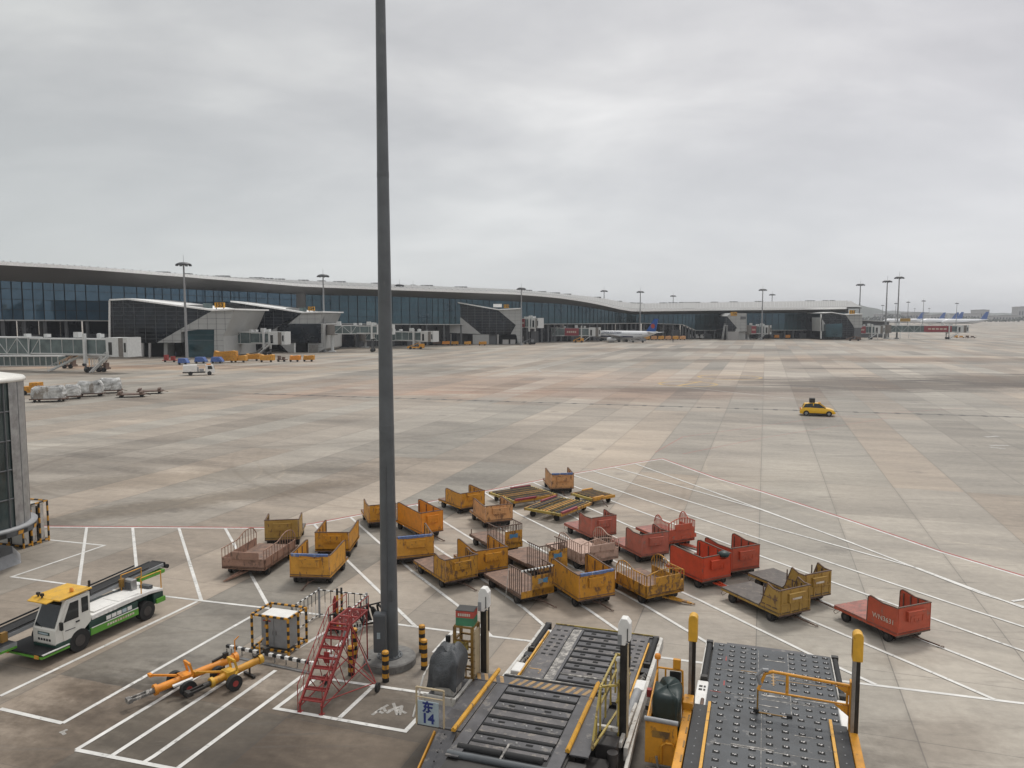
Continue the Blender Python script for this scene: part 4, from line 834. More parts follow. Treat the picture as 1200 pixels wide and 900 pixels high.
# ------------------------------------------------------------------ tow bars
def towbar(label, a, b, rr, mt, mt2, axle, headf, z0, z1, grp='aircraft tow bars'):
    d = b-a; L = d.length; t = thing('tow_bar', label, 'tow bar', (a.x, a.y, 0), math.atan2(d.y, d.x), grp)
    zz_ = lambda x: z0+(z1-z0)*x/L
    g = MB(); g.cyl((.75, 0, zz_(.75)), (L, 0, z1), rr, rr*1.02, 20); g.build('tube', mt, t)
    g = MB(); g.cyl((.70, 0, zz_(.7)), (.80, 0, zz_(.8)), rr*1.4, n=20); g.cyl((L-.12, 0, z1), (L+.02, 0, z1), rr*1.35, n=20); g.build('flange', mt2, t)
    g = MB(); g.cyl((.45, 0, zz_(.4)), (.72, 0, zz_(.7)), rr*.75, n=14); g.bar((-.05, -.09, z0), (.5, -.09, zz_(.5)), .05, .09); g.bar((-.05, .09, z0), (.5, .09, zz_(.5)), .05, .09); g.box((-.05, 0, z0), (.14, .26, .14)); g.build('coupling_head', m['chassis'] if headf else m['scuff'], t, bevel=.01)
    x = axle
    for s in (-1, 1): g = MB(); g.cyl((x-.05, s*.48-.09, .25), (x-.05, s*.48+.09, .25), .25, n=22); wq = g.build('wheel', m['rubber'], t, bevel=.02); g = MB(); g.cyl((x-.05, s*.48-.1, .25), (x-.05, s*.48+.1, .25), .1, n=14); g.build('rim', m['red_steel'], wq)
    g = MB(); g.bar((x-.05, -.42, .25), (x-.05, .42, .25), .07); zz0 = zz_(x)
    for s in (-1, 1): g.bar((x-.05, s*.36, .25), (x+.25, s*.2, zz0+.1), .06, .08); g.bar((x+.25, s*.2, zz0+.1), (x+.15, s*.2, zz0+.48), .06, .06)
    g.bar((x+.15, -.2, zz0+.48), (x+.15, .2, zz0+.48), .07); g.box((x+.05, 0, zz0), (.3, .42, .3)); g.build('axle_frame', mt2, t)
    g = MB(); g.bar((x-.2, 0, zz0+.18), (x-.75, .55, zz0+.2), .05, .06); g.box((x-.78, .6, zz0+.2), (.1, .2, .08)); g.build('pump_handle', mt, t)
    g = MB(); g.bar((x+1.0, .02, zz_(x+1)+.16), (x+1.45, .1, zz_(x+1)+.2), .07); g.cyl((x+1.5, 0, zz_(x+1.5)), (x+1.5, 0, zz_(x+1.5)+.42), .015, n=6); g.box((x+1.45, 0, zz_(x+1.4)+.22), (.16, .12, .18)); g.build('hydraulic_lever', m['chassis'], t)
    g = MB(); g.tube([(L-.05, .0, z1), (L-.05, .0, z1+.6), (L+.1, 0, z1+.7)], .02); g.build('hook_rod', mt, t)
    g = MB(); g.b2(L-.5, L-.42, -.3, .3, .02, .1); g.cyl((L-.45, 0, .05), (L-.45, 0, z1), .03); g.build('rear_stand', m['chassis'], t)
    return t
ta, tb = G(151, 824), G(276, 776)
tw = towbar('long orange tow bar on two wheels, left of the pair', G(153, 820, .3), G(277, 770, .5), .125, m['orange'], m['orange'], 1.62, False, .3, .5)
g = MB(); g.bar((1.15, -.34, .42), (1.75, -.42, .5), .12, .05); g.build('mudguard', m['white'], tw)
towbar('shorter worn yellow tow bar on two wheels, right of the pair', G(222, 812, .25), G(306, 772, .45), .115, m['byellow'], m['roofyellow'], 1.30, True, .25, .45)
# ------------------------------------------------------------------ belt loader
h = R(-20.6); org = Vector((-15.1-.85*math.cos(h), 28.15-.85*math.sin(h), 0)); t = thing('belt_loader', 'white and green baggage belt loader truck with yellow cab roof', 'belt loader', org, h)
wh = m['cabwhite']; gr = m['green']; dg = m['dkgreen']; bk = m['black']
for (x, y) in ((.82, -1.5), (.82, 1.55), (-.82, -1.5), (-.82, 1.55)):
    r = .41 if y < 0 else .37; g = MB(); g.cyl((x-.14, y, r), (x+.14, y, r), r, n=28); wq = g.build('wheel', m['rubber'], t, bevel=.03); g = MB(); g.cyl((x-.15, y, r), (x+.15, y, r), r*.5, n=18); g.build('rim', m['hub'], wq)
g = MB(); g.b2(-.95, .93, -1.08, 1.12, .38, .92); g.b2(-.95, .93, 1.9, 2.4, .5, .9); g.b2(-.95, .6, 1.0, 2.3, .45, .9); g.build('chassis', dg, t, bevel=.02)
g = MB(); g.b2(.93, .97, -1.05, 1.1, .40, .66); g.b2(.93, .99, 2.0, 2.45, .5, .68); g.b2(-.6, .96, 2.4, 2.46, .5, .68); g.build('green_skirt', gr, t)
g = MB(); g.b2(.972, .985, -1.02, 1.08, .66, .69); g.build('white_stripe', m['white'], t)
g = MB()
for i in range(11): x = -.35+i*.115; g.b2(.972, .982, x, x+.08, .50, .58)
g.build('skirt_lettering', m['wintxt'], t)
for i in range(5): g = MB(); y = -.35+i*.24; g.b2(.935, .95, y, y+.2, .72, .86); g.build('marking_plate', m['white'] if i != 3 else m['signgrey'], t)
g = MB(); g.poly([(.93, -.95, .93), (.93, 1.2, .98), (.93, 1.75, .98), (.93, 2.4, .9), (.93, 2.4, 1.02), (.93, 1.75, 1.12), (.93, .5, 1.16), (.93, -.95, 1.12)], (-1.12, 0, 0)); g.build('engine_cover', m['white'], t, bevel=.03)
g = MB()
for i in range(2): g.b2(.0, .8, -.75+i*1.1, .2+i*1.1, 1.14, 1.175)
for k in range(5): g.b2(.931, .945, -.8+k*.2, -.68+k*.2, .96, 1.0)
g.build('cover_panels', m['white'], t, bevel=.01)
# cab
cy0, cy1 = -2.42, -1.0; cx0, cx1 = -.18, .93
g = MB(); g.poly([(cx0, cy0, .55), (cx0, cy0, 1.08), (cx0, cy0+.45, 2.05), (cx0, cy1, 2.05), (cx0, cy1, .92), (cx0, cy1-.02, .92), (cx0, cy0+.95, .60)], (cx1-cx0, 0, 0)); cb = g.build('cab', wh, t, bevel=.03)
def inset(name, pts, mt, off, par=cb): g = MB(); g.poly(pts, off); return g.build(name, mt, par)
fx = lambda f: (cy0+.45*f, 1.08+.97*f)
y_, z_ = fx(.08); y2, z2 = fx(.92); inset('windscreen', [(cx0+.08, y_-.012, z_), (cx1-.08, y_-.012, z_), (cx1-.12, y2-.012, z2), (cx0+.12, y2-.012, z2)], m['glass'], (0, -.012, .005))
dr_ = inset('door', [(cx1+.004, cy0+.3, .62), (cx1+.004, cy0+.95, .66), (cx1+.004, cy0+.98, 1.98), (cx1+.004, cy0+.52, 1.98), (cx1+.004, cy0+.22, 1.3)], wh, (.02, 0, 0))
inset('door_window', [(cx1+.026, cy0+.30, 1.28), (cx1+.026, cy0+.90, 1.28), (cx1+.026, cy0+.92, 1.9), (cx1+.026, cy0+.58, 1.9)], m['glass'], (.008, 0, 0), dr_)
inset('door_handle', [(cx1+.026, cy0+.78, 1.12), (cx1+.026, cy0+.92, 1.12), (cx1+.026, cy0+.92, 1.17), (cx1+.026, cy0+.78, 1.17)], bk, (.03, 0, 0), dr_)
inset('rear_side_window', [(cx1+.004, cy0+1.06, 1.38), (cx1+.004, cy0+1.33, 1.38), (cx1+.004, cy0+1.33, 1.92), (cx1+.004, cy0+1.06, 1.92)], m['glass'], (.008, 0, 0))
inset('far_side_window', [(cx0-.004, cy0+.4, 1.25), (cx0-.004, cy0+1.2, 1.25), (cx0-.004, cy0+1.2, 1.9), (cx0-.004, cy0+.6, 1.9)], m['glass'], (-.008, 0, 0))
g = MB(); g.b2(cx0+.25, cx1-.3, cy0-.012, cy0, .88, .99); g.build('front_plate', dg, cb); g = MB(); g.b2(cx0+.3, cx1-.36, cy0-.018, cy0-.012, .905, .965); g.build('plate_lettering', m['signgrey'], cb)
g = MB()
for i in range(5): g.b2(cx0+.25+i*.13, cx0+.33+i*.13, cy0-.01, cy0, .68, .76)
g.build('grille_slots', bk, cb)
g = MB(); g.bar((cx0+.4, cy0+.02, 1.12), (cx0+.55, cy0+.38, 1.85), .015); g.build('wiper', bk, cb)
g = MB(); g.poly([(cx0-.15, cy0+.12, 2.09), (cx1+.05, cy0+.16, 2.09), (cx1+.08, cy1+.05, 2.14), (cx0-.05, cy1+.05, 2.14)], (0, 0, .05)); rf = g.build('roof', m['roofyellow'], cb, bevel=.01)
g = MB(); g.poly([(cx0-.12, cy0-.06, 2.03), (cx1-.3, cy0-.06, 2.03), (cx1-.2, cy0+.14, 2.1), (cx0-.12, cy0+.14, 2.1)], (0, 0, .03)); g.build('sun_visor', m['roofyellow'], rf)
g = MB(); g.lathe([(0, .14), (.06, .12), (.07, 0)], 14, (cx1-.25, cy0+.9, 2.19)); g.build('beacon', m['orange'], rf)
for x, y in ((cx0+.35, cy0+.15), (cx0+.1, cy0+.2)): g = MB(); g.cyl((x, y, 2.14), (x, y, 2.22), .03); g.box((x, y, 2.25), (.12, .08, .09)); g.build('work_lamp', bk, rf)
g = MB(); g.bar((cx1-.06, cy1+.05, 1.9), (cx1-.06, cy1+.05, 2.4), .04); g.cyl((cx1-.06, cy1+.05, 2.25), (cx1-.06, cy1+.05, 2.42), .045); g.build('rear_lamp_post', bk, cb)
g = MB(); g.bar((cx1+.02, cy0+.25, 1.2), (cx1+.16, cy0+.1, 1.25), .02); g.b2(cx1+.12, cx1+.24, cy0+.05, cy0+.12, 1.12, 1.4); g.build('wing_mirror', bk, cb)
inset('cab_lettering', [(cx1+.026, cy0+.35, .95), (cx1+.026, cy0+.75, .93), (cx1+.026, cy0+.75, .96), (cx1+.026, cy0+.35, .98)], m['dkgrey'], (.004, 0, 0), dr_)
g = MB(); g.b2(-1.0, .95, -2.98, -1.92, .36, .46); g.build('front_step', bk, t, bevel=.02); g = MB(); g.b2(.95, .99, -2.98, -1.95, .33, .40); g.b2(-1.0, .98, -3.02, -2.98, .33, .39); g.build('bumper', gr, t)
g = MB(); g.b2(.93, 1.01, -2.98, -1.95, .445, .47); g.build('bumper_stripe', m['white'], t)
for x in (-.7, .75): g = MB(); g.b2(x-.1, x+.1, -3.05, -3.03, .33, .45); g.build('headlight', m['amber'], t)
g = MB(); g.b2(-.18, .95, -2.42, -1.0, .42, .62); g.build('cab_underframe', dg, t, bevel=.02)
# belt conveyor
bz = lambda y: .98+.055*(y+4.6); y0, y1 = -5.2, 3.7
g = MB(); g.poly([(-.95, y0, bz(y0)), (-.28, y0, bz(y0)), (-.28, y1, bz(y1)), (-.95, y1, bz(y1))], (0, 0, .10)); g.cyl((-.95, y1, bz(y1)+.05), (-.28, y1, bz(y1)+.05), .07); g.cyl((-.95, y0, bz(y0)+.05), (-.28, y0, bz(y0)+.05), .07)
bl = g.build('belt', m['rubber'], t)
for x in (-1.0, -.24): g = MB(); g.bar((x, y0+.1, bz(y0)+.04), (x, y1-.1, bz(y1)+.04), .05, .13); g.build('belt_side_frame', m['grey'] if x > -.5 else m['black'], t); g = MB(); g.bar((x, y0+.1, bz(y0)+.20), (x, y1-.9, bz(y1-.8)+.20), .05, .05); g.build('belt_side_rail', m['black'], t)
g = MB(); g.poly([(-1.05, y1-.1, bz(y1)-.28), (-.15, y1-.1, bz(y1)-.28), (-.1, y1-1.5, bz(y1)-.25), (-1.05, y1-1.5, bz(y1)-.25)], (0, 0, .16)); g.build('rear_bumper_guard', gr, t, bevel=.02); g = MB(); g.cyl((-1.05, y1+.05, bz(y1)-.06), (-.15, y1+.05, bz(y1)-.06), .09, n=14); g.build('rubber_buffer', m['rubber'], t)
g = MB(); g.bar((-.65, 1.2, .6), (-.65, 2.4, bz(2.4)), .1); g.bar((-.65, -.5, .6), (-.65, -2.2, bz(-2.2)), .1); g.build('belt_lift_arm', m['grey'], t)
for y in (y0+1.6, -.6, 1.3): g = MB(); g.b2(-.24, -.1, y, y+.22, bz(y)-.05, bz(y)+.28); g.build('side_lamp_box', m['framebrown'], t)
g = MB(); g.b2(-.18, .3, 1.45, 1.7, 1.1, 1.55); cbx = g.build('control_cabinet', m['steel'], t, bevel=.02); g = MB(); g.b2(-.05, .22, 1.43, 1.45, 1.18, 1.45); g.build('cabinet_vent', m['dkgrey'], cbx)
for x in (-.15, .88):
    g = MB(); g.tube([(x, 1.35, 1.05), (x, 1.35, 1.75), (x, 2.35, 1.75), (x, 2.35, .95)], .022); g.tube([(x, 1.35, 1.4), (x, 2.35, 1.4)], .016) if x < 0 else None; g.build('guard_rail', m['amber'], t)
g = MB(); g.b2(.2, .7, 1.9, 2.1, 1.08, 1.22); g.build('tail_box', m['dkgrey'], t)
g = MB(); g.bar((-.3, -3.6, 1.05), (-.3, -3.6, 1.5), .03); g.box((-.3, -3.6, 1.6), (.10, .08, .26)); g.build('front_mirror', bk, t)
g = MB(); g.b2(-1.0, -.2, -4.6, -3.0, .62, .78); g.build('belt_walkway', m['grey'], t); g = MB(); g.b2(-.2, -.14, -4.7, -3.05, .60, .66); g.build('walkway_edge', gr, t)
# ------------------------------------------------------------------ rotunda tower at left edge
c = G(-30, 668); yy = 36.2; cx = -26.2; t = thing('glass_rotunda', 'round glazed bridge rotunda on a column at the left edge', 'rotunda', (cx, yy, 0), 0)
Rr = 2.55; zb, zt_ = P(0, 622, yy-1).z, P(0, 447, yy).z
g = MB(); g.lathe([(Rr, zb), (Rr, zt_)], 64, smooth=True); gl = g.build('glazing', glass('rotunda_glass', (.055, .075, .075), .08, 1.5, .3, .5), t)
g = MB(); nb = 5
for i in range(nb+1): z = zb+(zt_-zb)*i/nb; g.lathe([(Rr+.01, z-.035), (Rr+.05, z-.035), (Rr+.05, z+.035), (Rr+.01, z+.035)], 64)
for i in range(18): a = i*R(20)+R(6); g.bar(((Rr+.03)*math.cos(a), (Rr+.03)*math.sin(a), zb), ((Rr+.03)*math.cos(a), (Rr+.03)*math.sin(a), zt_), .06)
g.build('glazing_bars', m['dkgrey'], gl)
g = MB(); a0 = R(-12); 
for i in range(3): a = R(-38)+i*R(11); g.b2(0, 0, 0, 0, 0, 0) if False else None
g.lathe([(Rr+.06, zb), (Rr+.06, zt_)], 10, a0=R(-8), a1=R(45)); g.build('metal_panel', m['steel'], t)
g = MB(); g.lathe([(0, zt_+.55), (1.0, zt_+.5), (Rr+.08, zt_+.2), (Rr+.16, zt_+.1), (Rr+.16, zt_-.02), (Rr, zt_-.02)], 64); g.build('roof', m['cabwhite'], t)
g = MB(); g.cyl((1.35, -.6, zt_+.3), (1.35, -.6, zt_+.85), .2, n=16); g.build('roof_vent', m['grey'], t)
g = MB(); g.lathe([(0, zb-.12), (Rr+.32, zb-.12), (Rr+.35, zb), (Rr, zb+.03)], 64); g.build('floor_slab', m['grey'], t)
g = MB(); n_ = 60
for i in range(n_): g.k = 1 if i % 4 == 3 else 0; a = 2*math.pi*i/n_; g.lathe([(Rr+.34, zb-.3), (Rr+.37, zb-.12)], 1, a0=a, a1=a+2*math.pi/n_) if i % 4 in (3, 2) else None
g.build('warning_band', [m['byellow'], m['black']], t)
g = MB(); g.lathe([(Rr+.31, zb-.34), (Rr+.33, zb-.10)], 64); g.build('rim', m['dkgrey'], t)
g = MB(); g.cyl((.55, -.3, .3), (.55, -.3, zb), .62, n=24); g.stripes((1.75, -1.2, 0), (1.75, -1.2, zb-.3), .12, .3, 0, 0); cm = g.build('column', m['cabinet'], t)
g = MB(); g.lathe([(0, .55), (1.9, .5), (2.25, .0)], 8, smooth=False, a0=.2, a1=.2+2*math.pi); g.build('plinth', m['grey'], t)
g = MB(); g.b2(-1.2, 0, .6, 1.9, .9, zb-.15); g.build('machine_housing', m['chassis'], t)
# striped cage with white panels beside it
q0, q1 = G(28, 643), G(57.5, 633.5); dv_ = q1-q0; rz_ = -math.atan2(dv_.x, dv_.y); dp_ = dv_.length; wd_ = 2.0
t = thing('panel_cage', 'striped yellow and black cage with white panels beside the round glazed rotunda', 'guard rail', q0-Matrix.Rotation(rz_, 3, 'Z') @ Vector((wd_, 0, 0)), rz_)
cage(t, wd_, dp_, 2.2, seg=.27, posts=((0, 0), (1, 0), (0, 1), (1, 1), (.5, 0), (1, .33), (1, .66)), w_=.07)
for i in range(3): g = MB(); y = .08+i*(dp_-.1)/3; g.b2(wd_-.14, wd_-.10, y, y+(dp_-.1)/3-.14, .12, 2.05); g.build('panel', m['offwhite'], t)
for i in range(2): g = MB(); x = .15+i*.95; g.b2(x, x+.8, .1, .14, .15, 2.05); g.build('panel', m['white'], t)
g = MB(); g.b2(.1, wd_-.1, .1, dp_-.1, 2.08, 2.12); g.build('top_panel', m['offwhite'], t)
g = MB(); g.b2(.15, wd_-.2, .2, dp_-.15, .05, 1.9); g.build('dark_housing', m['chassis'], t)
# ------------------------------------------------------------------ baggage carts
DM = {'yellow': 'deckbrown', 'amber': 'deckbrown', 'peach': 'deckbrown', 'orange': 'deckgrey', 'mustard': 'deckgrey', 'ochre': 'deckbrown', 'red': 'deckpink', 'salmon': 'deckpink', 'vred': 'deckpink', 'brown': 'deckbrown', 'pink': 'pink'}
def undercart(t, W, L, mt, col, towz=.35, towk='A', towd=None):
    z0 = .46
    g = MB(); g.b2(-W/2, W/2, -L/2, L/2, z0, z0+.06); g.build('deck', m[DM[col]], t, bevel=.008)
    g = MB()
    for s in (-1, 1): g.b2(s*W/2-.04*(s > 0)-.0, s*W/2+.04*(s < 0), -L/2, L/2, z0-.085, z0-.003)
    g.b2(-W/2+.045, W/2-.045, -L/2, -L/2+.05, z0-.085, z0-.003); g.b2(-W/2+.045, W/2-.045, L/2-.05, L/2, z0-.085, z0-.003); g.build('edge_frame', mt, t)
    g = MB()
    for x in (-W*.25, W*.25): g.b2(x-.04, x+.04, -L/2+.08, L/2-.08, z0-.2, z0-.09)
    for y in (-L*.33, L*.33): g.b2(-W/2+.12, W/2-.12, y-.05, y+.05, .2, .3); g.b2(-.28, .28, y-.25, y+.25, .3, z0-.1)
    g.b2(-W*.30, W*.30, -L*.40, L*.40, .22, z0-.12); g.b2(-W*.36, W*.36, -L*.33-.28, -L*.33+.28, .14, z0-.15)  # added dark blocks: undergear, and a stand-in for the shade beneath the deck
    g.build('chassis', m['chassis'], t)
    for sx in (-1, 1):
        for sy in (-1, 1):
            y = sy*L*.33; x = sx*(W/2-.13); g = MB(); g.cyl((x-.07, y, .2), (x+.07, y, .2), .2, n=20); wq = g.build('wheel', m['rubber'], t); g = MB(); g.cyl((x-.075, y, .2), (x+.075, y, .2), .09, n=12); g.build('rim', m['hub'], wq)
    td = towd if towd is not None else random.uniform(-.25, .35); g = MB(); y0 = -L*.33; ln = L*.17+.85
    pt = Vector((td, -L/2-.62, .07)); ps = [Vector((-.3, y0, .26)), Vector((.3, y0, .26))]
    tm = m['cable'] if towk == 'A' else mt
    if towk == 'A': mid_ = ps[0].lerp(ps[1], .5).lerp(pt, .5); g.bar(ps[0], mid_, .035); g.bar(ps[1], mid_, .035); g.bar(mid_, pt, .045)
    else: g.bar(ps[0]+Vector((.12, 0, 0)), pt, .1, .06); g.bar(ps[1]-Vector((.12, 0, 0)), pt, .1, .06)
    g.m = Matrix.Translation(pt+(pt-ps[0].lerp(ps[1], .5)).normalized()*.08); g.tube([(.06*math.cos(k*R(45)), .06*math.sin(k*R(45)), 0) for k in range(9)], .014, 6); g.build('tow_bar', tm, t)
    return z0+.06
def box_cart(label, col, W, L, Lp=1.25, h1=.80, h2=1.10, trim=None, style='round', txt=None, backpost=False, canopy=None, towk='A', towd=None, seed=0):
    mt = m[col]; t = thing('baggage_cart', label, 'baggage cart', (0, 0, 0), 0, 'baggage carts parked in the cart stand'); random.seed(seed)
    h2 = h1+.07; z = undercart(t, W, L, mt, col, towk=towk, towd=towd); yf = -L/2; W2 = W/2
    g = MB(); g.b2(-W2+.05, W2-.05, yf, yf+.03, z-.1, z+h1)
    for i in range(5): x = -W2+.18+i*(W-.36)/4; g.b2(x-.02, x+.02, yf+.03, yf+.06, z, z+h1-.02)
    if style == 'panel':
        for i in range(4): x = -W2+.1+i*(W-.2)/3; g.b2(x-.025, x+.025, yf-.03, yf, z-.08, z+h1-.03)
        g.b2(-W2+.05, W2-.05, yf-.035, yf, z+.30, z+.34)
    ep = g.build('end_panel', mt, t, bevel=.008)
    g = MB(); x0 = -W*.24; g.b2(x0, x0+W*.5, yf-.11, yf, z+h1*.42, z+h1*.80); bx_ = g.build('tool_box', mt, ep, bevel=.015)
    g = MB()
    for k in range(4): xx = x0+.08+k*W*.12; g.b2(xx, xx+.025, yf-.125, yf-.11, z+h1*.40, z+h1*.66)
    g.b2(x0-.02, x0+W*.5+.02, yf-.125, yf-.0, z+h1*.80, z+h1*.83); g.build('box_ribs', mt, bx_)
    g = MB(); g.b2(-W2+.05, W2-.05, yf-.012, yf+.045, z+h1, z+h1+.035); g.build('top_rim', m['cable'] if style != 'plain' else mt, ep)
    if trim: 
        g = MB(); n_ = 9
        for i in range(n_): xa = -W2+.08+i*(W-.16)/n_; g.b2(xa, xa+(W-.16)/n_*1.02, yf-.035+random.uniform(-.008, .008), yf+.07, z+h1-.05+random.uniform(-.035, .01), z+h1+.06)
        g.build('padding', m[trim], ep, bevel=.02)
    for s in (-1, 1):
        hh2 = h2 if s < 0 else h2
        if style == 'angled': pr = [(yf, z-.1), (yf, z+h1), (yf+.30, z+h1), (yf+Lp*.62, z+h2), (yf+Lp*.80, z+h2*.98), (yf+Lp, z), (yf+Lp, z-.1)]
        elif style == 'panel': pr = [(yf, z-.1), (yf, z+h1), (yf+Lp*.3, z+h1), (yf+Lp*.6, z+h2+.06), (yf+Lp*.9, z+.12), (yf+Lp, z-.1)]
        elif style == 'ramp': pr = [(yf, z-.1), (yf, z+h1), (yf+Lp*.3, z+h1), (yf+Lp*.9, z+h2), (yf+Lp*.985, z+h2-.05), (yf+Lp, z+h2-.16), (yf+Lp, z-.1)]
        else:
            pr = [(yf, z-.1), (yf, z+h1), (yf+.18, z+h1), (yf+Lp*.5, z+h1-.03), (yf+Lp*.8, z+h1+.05), (yf+Lp*.92, z+h2), (yf+Lp*.985, z+h2*.95), (yf+Lp, z+h2*.85), (yf+Lp*1.02, z-.1)]
        g = MB(); g.poly([(s*W2, y, zq) for y, zq in pr], (-s*.03, 0, 0)); sp_ = g.build('side_panel', mt, t, bevel=.008)
        g = MB(); top = [(s*(W2-.015), y, zq) for y, zq in pr[1:-1]]
        for i in range(len(top)-1): g.bar(top[i], top[i+1], .055, .035)
        g.bar(top[-1], (s*(W2-.015), pr[-1][0], z), .05, .035)
        for i in range(4): y = yf+.22+i*(Lp-.4)/3; g.b2(*sorted((s*(W2-.03), s*(W2-.065))), y-.02, y+.02, z, z+h1-.05)
        if style == 'panel':
            for k in range(3): yq = yf+.12+k*.32; g.b2(*sorted((s*W2, s*(W2+.022))), yq, yq+.24, z+.12+.0*k, z+.15); g.b2(*sorted((s*W2, s*(W2+.022))), yq, yq+.24, z+.45, z+.48)
        g.build('panel_rim', m['cable'] if style != 'plain' else mt, sp_)
    g = MB(); g.b2(-W2-.003, W2+.003, yf-.008, yf+.03, z-.16, z-.1); g.build('lower_rail', m['cable'], t)
    if txt:
        text('cart_number', txt, .26, m['wintxt'], t, Matrix.Translation((-W2-.012, yf+.62, z+.32)) @ Matrix.Rotation(R(-90), 4, 'Z') @ Matrix.Rotation(R(90), 4, 'X'), .003)
    g = MB(); lt = W*.3; g.b2(x0+.12, x0+.12+lt, yf-.128, yf-.125, z+h1*.55, z+h1*.64); g.build('box_marking', m['wintxt'] if style == 'panel' else mt, bx_)
    if backpost:
        g = MB(); g.bar((-W2+.1, L/2-.05, z-.05), (-W2+.1, L/2-.05, z+.22), .06); g.build('corner_post', mt, t)
    g = MB(); g.tube([(-W2+.15, L/2, z-.1), (-W2+.05, L/2+.06, z-.3), (-W2+.1, L/2+.02, .12), (-W2+.3, L/2-.05, .25)], .01, 5); g.build('rear_hook', m['cable'], t)
    if canopy:
        g = MB(); random.seed(3); pts = []
        g.lathe([(0, .14), (.15, .12), (.27, .03), (.22, -.1), (0, -.12)], 9, (W2-.45, yf+.0, z+h1+.02)); g.build('draped_sheet', m['tarpgreen'], t)
    return t
def rail_cart(label, col, W, L, lowh=.38, railh=.42, arch=.2, flip=False, towk='B', towd=0, seed=0, endbars=True, Lp=2.2):
    mt = m[col]; t = thing('railed_baggage_cart', label, 'baggage cart', (0, 0, 0), 0, 'baggage carts parked in the cart stand'); random.seed(seed)
    z = undercart(t, W, L, mt, col, towk=towk, towd=towd); yf = -L/2; W2 = W/2; ye = yf+Lp
    for s in (-1, 1):
        g = MB(); g.b2(*sorted((s*W2, s*(W2-.03))), yf, ye, z-.12, z+lowh)
        for i in range(6): y = yf+.1+i*(Lp-.2)/5; g.b2(*sorted((s*W2, s*(W2+.03))), y-.02, y+.02, z-.1, z+lowh)
        sp_ = g.build('side_panel', mt, t); g = MB(); nn = 12; prev = None; x = s*(W2-.02)
        for i in range(nn+1):
            f = i/nn; y = yf+Lp*f; ztop = z+lowh+railh*(1 if f < .55 else 1)+arch*max(0, math.sin(math.pi*min(1, max(0, (f-.45)/.55))))*1.0
            if f >= .999: ztop = z+lowh+railh*.55
            g.bar((x, y, z+lowh), (x, y, ztop), .025); p = Vector((x, y, ztop))
            if prev is not None: g.bar(prev, p, .035)
            prev = p
        g.build('side_rail', mt, sp_)
    g = MB(); g.b2(-W2, W2, yf, yf+.03, z-.12, z+lowh); ep = g.build('end_panel', mt, t)
    g = MB(); g.b2(-W2*.55, W2*.75, yf-.06, yf, z+lowh*.9, z+lowh+railh*.75); g.build('end_box', mt, ep, bevel=.012)
    if endbars:
        g = MB(); prev = None
        for i in range(11):
            f = i/10; x = -W2+W*f; zt2 = z+lowh+railh+arch*math.sin(math.pi*f)*.9; g.bar((x, yf+.01, z+lowh), (x, yf+.01, zt2), .025); p = Vector((x, yf+.01, zt2))
            if prev is not None: g.bar(prev, p, .035)
            prev = p
        g.build('end_rail', mt, ep)
    for k in range(3): g = MB(); x = -W2+.2+k*.6; g.b2(x, x+.35, yf-.012, yf, z+.02, z+.22); g.build('panel_marking', mt, ep)
    return t
def cage_cart(label, W, L, Lp=1.0, hh=1.05, seed=0, towd=None, tape=False):
    mt = m['cable']; t = thing('caged_baggage_cart', label, 'baggage cart', (0, 0, 0), 0, 'baggage carts parked in the cart stand'); random.seed(seed)
    z = undercart(t, W, L, m['cable'], 'yellow', towd=towd); yf = -L/2; W2 = W/2
    def cagew(pts, name):
        g = MB()
        for a, b in zip(pts, pts[1:]):
            a, b = Vector(a), Vector(b); n_ = max(2, int((b-a).length/.15))
            g.bar(a+Vector((0, 0, hh)), b+Vector((0, 0, hh)), .04); g.bar(a+Vector((0, 0, .02)), b+Vector((0, 0, .02)), .05)
            for i in range(n_+1): p = a.lerp(b, i/n_); g.bar(p, p+Vector((0, 0, hh-(.25 if i == 0 and name == 'side_cage' else 0))), .024)
        return g.build(name, mt, t)
    for s in (-1, 1): cagew([(s*(W2-.02), yf+Lp, z), (s*(W2-.02), yf+.02, z)], 'side_cage')
    ec = cagew([(-W2+.03, yf+.02, z), (W2-.03, yf+.02, z)], 'end_cage')
    g = MB(); g.b2(-W2*.35, W2-.02, yf-.012, yf+.0, z-.1, z+hh*.72); g.b2(-W2, W2, yf-.012, yf, z-.12, z+.16); pn = g.build('end_panel', m['ochre'], ec)
    g = MB(); g.m = Matrix.Translation((W2*.3, yf-.02, z+hh*.47)) @ Matrix.Rotation(R(90), 4, 'X')
    for a in (0, 25, -25): g.poly([((.26*math.cos(k*R(36)))*1, .07*math.sin(k*R(36))+.0012*a*math.cos(k*R(36))*3, .001*a/25) for k in range(10)], (0, 0, .006))
    g.build('blue_emblem', pmat('emblem_blue_%d' % seed, (.06, .20, .36), .5, wear=.5, wearcol=(.3, .25, .15)), pn)
    if tape:
        g = MB(); g.stripes((-W2, yf-.02, z+hh), (W2, yf-.02, z+hh), .06, .08, 0, 1); g.build('striped_tape', [m['white'], m['black']], t)
        g = MB(); g.bar((-W2-.02, yf+Lp, z+hh*.8), (-W2-.12, yf+Lp+.1, .1), .02); g.build('hanging_rope', m['offwhite'], t)
    g = MB(); g.bar((-W2+.1, L/2-.05, z), (-W2+.1, L/2-.05, z+.25), .04); g.build('corner_post', m['cable'], t)
    return t
def put(t, ax, ay, bx, by, L, hov=None, W=None):
    a, b = G(ax, ay, .42), G(bx, by, .42); d = b-a; h = math.atan2(d.y, d.x)
    if hov is not None: h = R(hov)
    f = a.lerp(b, .5); t.location = (f.x-math.sin(h)*L/2, f.y+math.cos(h)*L/2, 0); t.rotation_euler = (0, 0, h)
